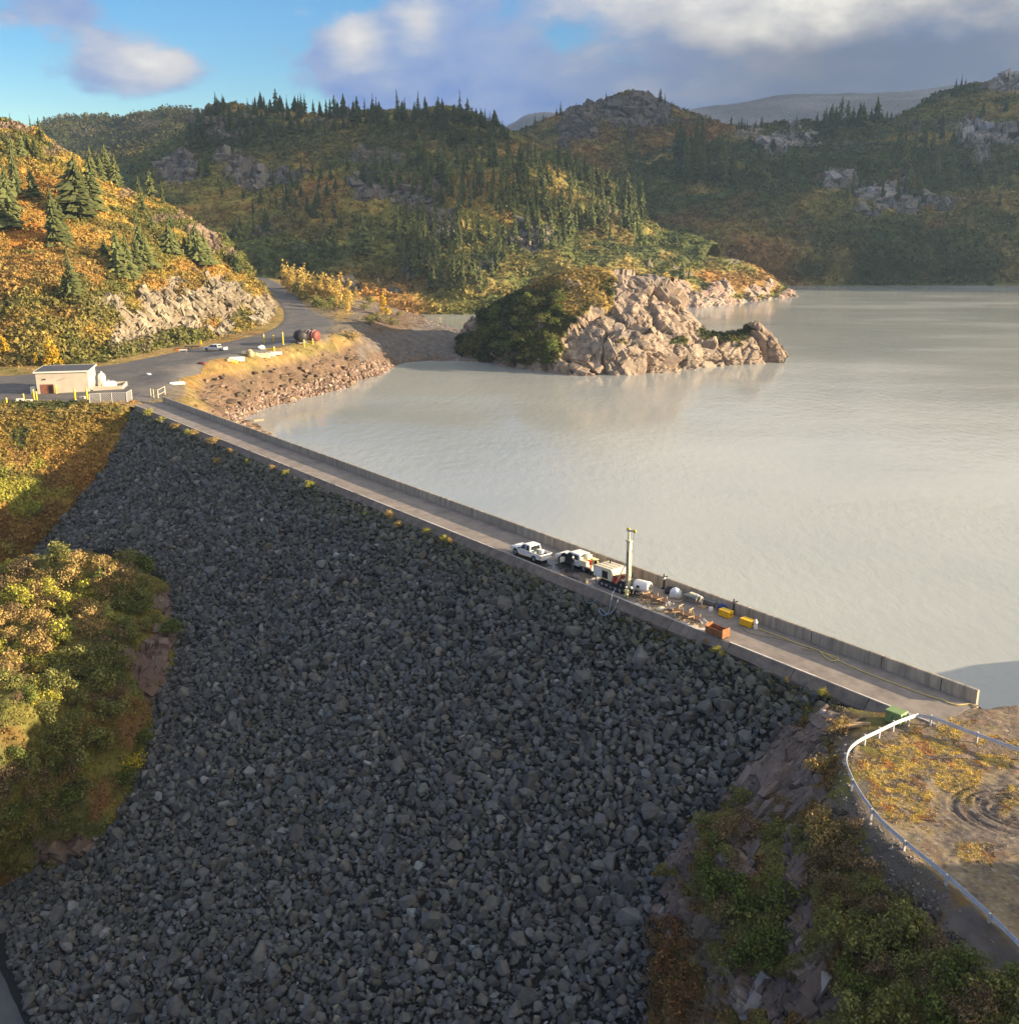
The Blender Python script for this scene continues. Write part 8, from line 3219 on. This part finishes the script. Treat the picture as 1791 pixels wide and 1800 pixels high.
t = thing('propane_tank', bld(BL + 3.6, 5.2), BRZ + .2, 'white rounded tank inside the low wall beside the building', 'tank')
MB().lathe([(.001, -2.3), (.6, -2.2), (1.0, -1.8), (1.15, -1.2), (1.15, 1.2), (1.0, 1.8), (.6, 2.2), (.001, 2.3)], (0, 0, 1.6), 'X', 18).build('tank_shell', M_WHITE, t)
for x in (-1.2, 1.2):
    MB().box((x, 0, .35), (.35, 1.6, .7)).build('saddle', M_CONC, t)
MB().cyl((0, 0, 2.7), (0, 0, 3.1), .25, .2, n=10).build('dome', M_WHITE, t)
t.scale = (.8, .8, .72)
t = thing('white_silo', bld(BL + 1.5, 9.4), BRZ, 'tall white rounded tank at the back corner of the building', 'tank')
MB().lathe([(.001, 0), (1.1, 0), (1.15, .2), (1.15, 3.4), (.95, 4.2), (.5, 4.7), (.001, 4.85)], n=18).build('tank_shell', M_WHITE, t)
MB().cyl((.0, -.1, 4.8), (0, -.1, 5.2), .25, n=10).build('cap', M_TRIM, t)
t.scale = (.8, .8, .72)
t = thing('containment_wall', bld(BL + .7, .8), BRZ, 'low pale block wall round the white tank beside the building', 'wall')
for c, s in (((3.2, 0, .65), (6.4, .3, 1.3)), ((6.55, 3.7, .65), (.3, 7.7, 1.3)), ((3.2, 7.4, .65), (6.4, .3, 1.3))):
    MB().box(c, s).build('wall_side', M_PALEWALL, t, .02)
MB().box((3.2, -.0, 1.34), (6.5, .42, .08)).build('coping', M_CREAM, t)

# yellow bollards and marker posts
BOL = MB().lathe([(.001, 0), (.24, 0), (.24, .92), (.20, .98), (.001, 1.0)], n=12).mesh('post_body')
BOL.materials.append(M_YEL)
BOLB = MB().lathe([(.245, .78), (.25, .78), (.25, .86), (.245, .86)], n=12).mesh('band')
BOLB.materials.append(M_TRIM)
BOLF = MB().lathe([(.001, -.02), (.40, -.02), (.40, .03), (.24, .05)], n=12).mesh('footing')
BOLF.materials.append(M_CONC)
posts = [(72, 691, 20, 'yellow bollard left of the brown door of the building'), (100, 692, 16, 'yellow bollard right of the brown door of the building'), (42.7, 704, 12, 'short yellow bollard in the grass at the left edge of the yard'),
         (61, 703, 19, 'tall yellow bollard, left one of the close pair before the building'), (66, 705, 17, 'yellow bollard, right one of the close pair before the building'), (133, 703, 20, 'thick yellow bollard before the right half of the building front'),
         (154, 702, 20, 'thick yellow bollard next to the wire fence'), (13, 711, 12, 'yellow bollard nearest the left frame edge'),
         (464.5, 604, 17, 'yellow post standing beside the white float, leftmost of the posts by the tanks'), (481, 601, 12, 'short yellow post in the shadow of the tanks'), (498, 606, 22, 'tallest yellow post in front of the tank shadow'),
         (531, 597, 10, 'yellow post directly in front of the black tank'), (535, 611, 14, 'yellow post nearest the bank edge before the tanks'), (550, 606, 11, 'yellow post in front of the red tank'), (482, 617, 8, 'stub of yellow post at the end of the fallen pole')]
for x, y, h, lab in posts:
    p = bank_ground(x, y)
    depth = p[1] * _c - (p[2] - CAM_H) * _s
    H_ = h * depth / FPX * 1.03
    t = thing('bollard', (p[0], p[1], p[2] - .02), 0, lab, 'bollard')
    wid = (.75 if y > 680 else .95) * (1.25 if 'thick' in lab else 1)
    t.scale = (wid, wid, H_)
    link('post_body', BOL, None, t)
    link('band', BOLB, None, t)
    link('footing', BOLF, None, t)
a, b = bank_ground(466, 613.5), bank_ground(480, 616.5)
t = thing('fallen_pole', (a + b) / 2 + np.array([0, 0, .25]), math.atan2((b - a)[1], (b - a)[0]), 'yellow pole lying on the ground between two posts', 'pole')
MB().cyl((-1.6, 0, 0), (1.6, 0, 0), .24, n=12).build('pole', M_YEL, t)
MB().box((0, 0, -.2), (.3, .6, .12)).build('chock', M_WOOD, t)


def tank(px, py, rz, m, mend, label, r=1.75, L_=4.6):
    p = bank_ground(px, py)
    t = thing('storage_tank', p, rz, label, 'tank')
    prof = [(.001, -L_ / 2 - .3), (r * .6, -L_ / 2 - .2), (r, -L_ / 2 + .1), (r, L_ / 2 - .1), (r * .6, L_ / 2 + .2), (.001, L_ / 2 + .3)]
    MB().lathe(prof, (0, 0, r + .45), 'X', 22).build('tank_shell', m, t)
    mb = MB()
    for x in (-L_ * .3, -.0, L_ * .3):
        mb.lathe([(r, -.08), (r + .05, -.08), (r + .05, .08), (r, .08)], (x, 0, r + .45), 'X', 22)
    mb.build('band', mend, t)
    for x in (-L_ * .3, L_ * .3):
        MB().box((x, 0, .45), (.4, r * 1.5, .9)).build('saddle', M_STEEL, t)
    mb = MB()
    for y in (-r * .6, r * .6):
        mb.box((0, y, .12), (L_ * 1.15, .22, .24))
    mb.build('skid', M_STEEL, t)
    MB().cyl((0, 0, 2 * r + .4), (0, 0, 2 * r + .85), .35, n=12).build('manhole', M_DARK, t)
    return t


tank(529, 603, rad(118), mat('black_tank_paint', (.03, .028, .03), .5, .2, 2), M_DARK, 'big black horizontal tank at the edge of the yard, left of the red one', 1.75, 4.2)
tank(549, 601.5, rad(-28), M_REDBROWN, M_TRIM, 'big faded red horizontal tank with pale bands beside the black one', 1.75, 4.4)

# stores along the bank edge
G_ = lambda x, y: bank_ground(x, y)
crate('pallet_load', G_(417, 634.5), .3, (4.2, 2.2, 1.1), M_WHITE, 'white wrapped pallet load on the yard edge, next to the yellow bag', 'pallet load')
crate('pallet_load', G_(407, 636), .1, (2.0, 1.6, .9), M_CREAM, 'smaller pale load left of the white wrapped pallet load', 'pallet load')
lumpy('bag', G_(411.5, 638.5), (1.1, .8, .6), M_CASE, 'yellow bag lying on the grass edge of the yard', 'bag', 31)
crate('storage_box', G_(437.5, 632), .2, (2.0, 1.8, 1.7), M_GREENBOX, 'dull green box, left one of the pair on the bank edge', 'box')
crate('storage_box', G_(447.5, 631.5), .2, (1.9, 1.8, 2.0), mat('pale_green_box', (.42, .43, .27), .6, .1, 2), 'pale green box, right one of the pair on the bank edge', 'box')
lumpy('bundle', G_(441, 627), (.9, .8, 1.4), M_WOOD, 'tan wrapped bundle standing behind the green boxes', 'bundle', 33)
crate('crate', G_(463, 628.5), .15, (4.0, 1.8, 1.2), M_CREAM, 'long cream crate beside the green boxes on the bank edge', 'crate')
crate('crate', G_(476, 626), .15, (2.8, 1.7, 1.0), M_WHITE, 'white crate in the middle of the row on the bank edge', 'crate')
crate('crate', G_(486, 623), .2, (3.4, 1.7, .8), M_WHITE, 'low white crate at the right end of the row on the bank edge', 'crate')
lumpy('float', G_(459.5, 614), (1.0, 1.0, .75), M_WHITE, 'round white float beside the leftmost yellow post', 'float', 35)
lumpy('bag', G_(428.5, 623), (.5, .5, .6), M_CREAM, 'small cream bag standing on the asphalt near the green boxes', 'bag', 37)
lumpy('debris', G_(356, 639.5), (1.1, .6, .35), M_REDBROWN, 'small reddish piece of debris lying on the asphalt yard', 'debris', 39)
lumpy('debris', G_(262, 659), (.6, .4, .3), M_WHITE, 'small white scrap lying on the asphalt yard near the building', 'debris', 41)
t = thing('road_barrier', G_(312, 676), .45, 'long white barrier lying at the edge of the asphalt near the dam end', 'barrier')
MB().prism([(-1.9, 0), (1.9, 0), (1.9, .25), (1.7, .62), (-1.7, .62), (-1.9, .25)], -.35, .35).build('barrier_body', M_WHITE, t, .03)
MB().box((0, 0, .65), (3.2, .2, .06)).build('top_rib', M_TRIM, t)
t = thing('sawhorse', G_(323, 620), .1, 'white sawhorse with orange end standing left of the yard pickup', 'barricade')
MB().box((0, 0, .9), (2.4, .12, .35)).build('board', M_WHITE, t)
MB().box((-1.6, 0, .9), (.8, .13, .34)).build('board', M_ORANGE, t)
for x in (-1.2, .9):
    for s in (1, -1):
        MB().tube([(x, s * .45, 0), (x, 0, .95)], .06, 5).build('leg', M_STEEL, t)
t = thing('trailer', G_(338, 613), .2, 'low dark flat trailer behind the yard pickup', 'trailer')
MB().box((0, 0, .7), (4.6, 2.0, .22)).build('trailer_bed', M_DARK, t)
MB().box((3.0, 0, .55), (1.6, .14, .14)).build('drawbar', M_STEEL, t)
for s in (1, -1):
    wheel_parts(t, -.4, s * .95, .4, .24)
p_ = G_(354, 607)
t = thing('marker_post', p_, 0, 'yellow marker post at the foot of the road cut behind the pickup', 'post')
MB().box((0, 0, .9), (.5, .3, 1.4)).build('marker_panel', M_YEL, t)
MB().cyl((0, 0, 0), (0, 0, 1.0), .07, n=8).build('post', M_STEEL, t)
for x, y, s, lab in ((36, 706, 1.0, 'pale concrete block by the left bollards'), (52, 707, .9, 'white block with dark hole by the bollard pair'), (146, 701, .8, 'white block between the two thick bollards')):
    t = thing('concrete_block', G_(x, y), .2, lab, 'block')
    MB().box((0, 0, .35 * s), (1.5 * s, .8 * s, .7 * s)).build('block', M_TRIM, t, .03)
    MB().box((.2, -.41 * s, .36 * s), (.4 * s, .04, .35 * s)).build('hole', M_DARK, t)  # dark plate on the face stands in for shade in a hole


def chain_fence():
    pts = [(159, 713), (178, 711), (198, 709.5), (224, 708), (233, 703)]
    P = [bank_ground(*p) for p in pts]
    base = P[0]
    t = thing('wire_fence', base, 0, 'pale wire mesh fence at the top of the slope by the dam end', 'fence')
    H_ = 2.6
    for p in P:
        q = p - base
        MB().cyl((q[0], q[1], -.1), (q[0], q[1], H_), .09, n=8).build('post', M_MESHW, t)
    for a, b in zip(P[:-1], P[1:]):
        u, v = a - base, b - base
        mb = MB()
        for z in (.12, H_ - .05):
            mb.cyl((u[0], u[1], z), (v[0], v[1], z), .06, n=6)
        mb.build('rail', M_MESHW, t)
        w = MB()
        d = v - u
        L_ = np.linalg.norm(d[:2])
        n = int(L_ / .42)
        for k in range(-int(H_ / .42), n):
            for sgn in (1, -1):
                x0, x1 = k * .42, k * .42 + (H_ - .2)
                z0, z1 = .12, H_ - .08
                if x0 < 0:
                    z0 = .12 - x0
                    x0 = 0
                if x1 > L_:
                    z1 = z1 - (x1 - L_)
                    x1 = L_
                if x1 - x0 < .1:
                    continue
                if sgn < 0:
                    x0, x1 = L_ - x0, L_ - x1
                e0, e1 = u + d * (x0 / L_), u + d * (x1 / L_)
                w.cyl((e0[0], e0[1], z0), (e1[0], e1[1], z1), .030, n=3, caps=False)
        o = w.build('wire_mesh', M_MESHW, t)
        o['kind'] = 'stuff'


chain_fence()
P_ = [bank_ground(*p) for p in ((266, 697), (271, 699), (279, 701), (291, 694))]
t = thing('railing', P_[0], 0, 'short pale railing beside the far end of the parapet', 'railing')
for p in P_:
    q = p - P_[0]
    MB().cyl((q[0], q[1], -.05), (q[0], q[1], 1.9), .09, n=8).build('post', M_CREAM, t)
for a, b in zip(P_[:-1], P_[1:]):
    u, v = a - P_[0], b - P_[0]
    mb = MB()
    for z in (.7, 1.8):
        mb.cyl((u[0], u[1], z), (v[0], v[1], z), .045, n=6)
    mb.build('rail', M_CREAM, t)
q = atZ(455, 739, LAKE_Z + .05)
t = thing('driftwood_log', q, .5, 'short pale log floating in the lake beside the parapet', 'log')
MB().cyl((-1.3, 0, 0), (1.3, .1, .05), .28, .22, n=10).build('log_body', M_WOOD, t)
MB().tube([(.3, 0, .1), (.7, .35, .35)], .06, 6).build('branch_stub', M_TRUNK, t)
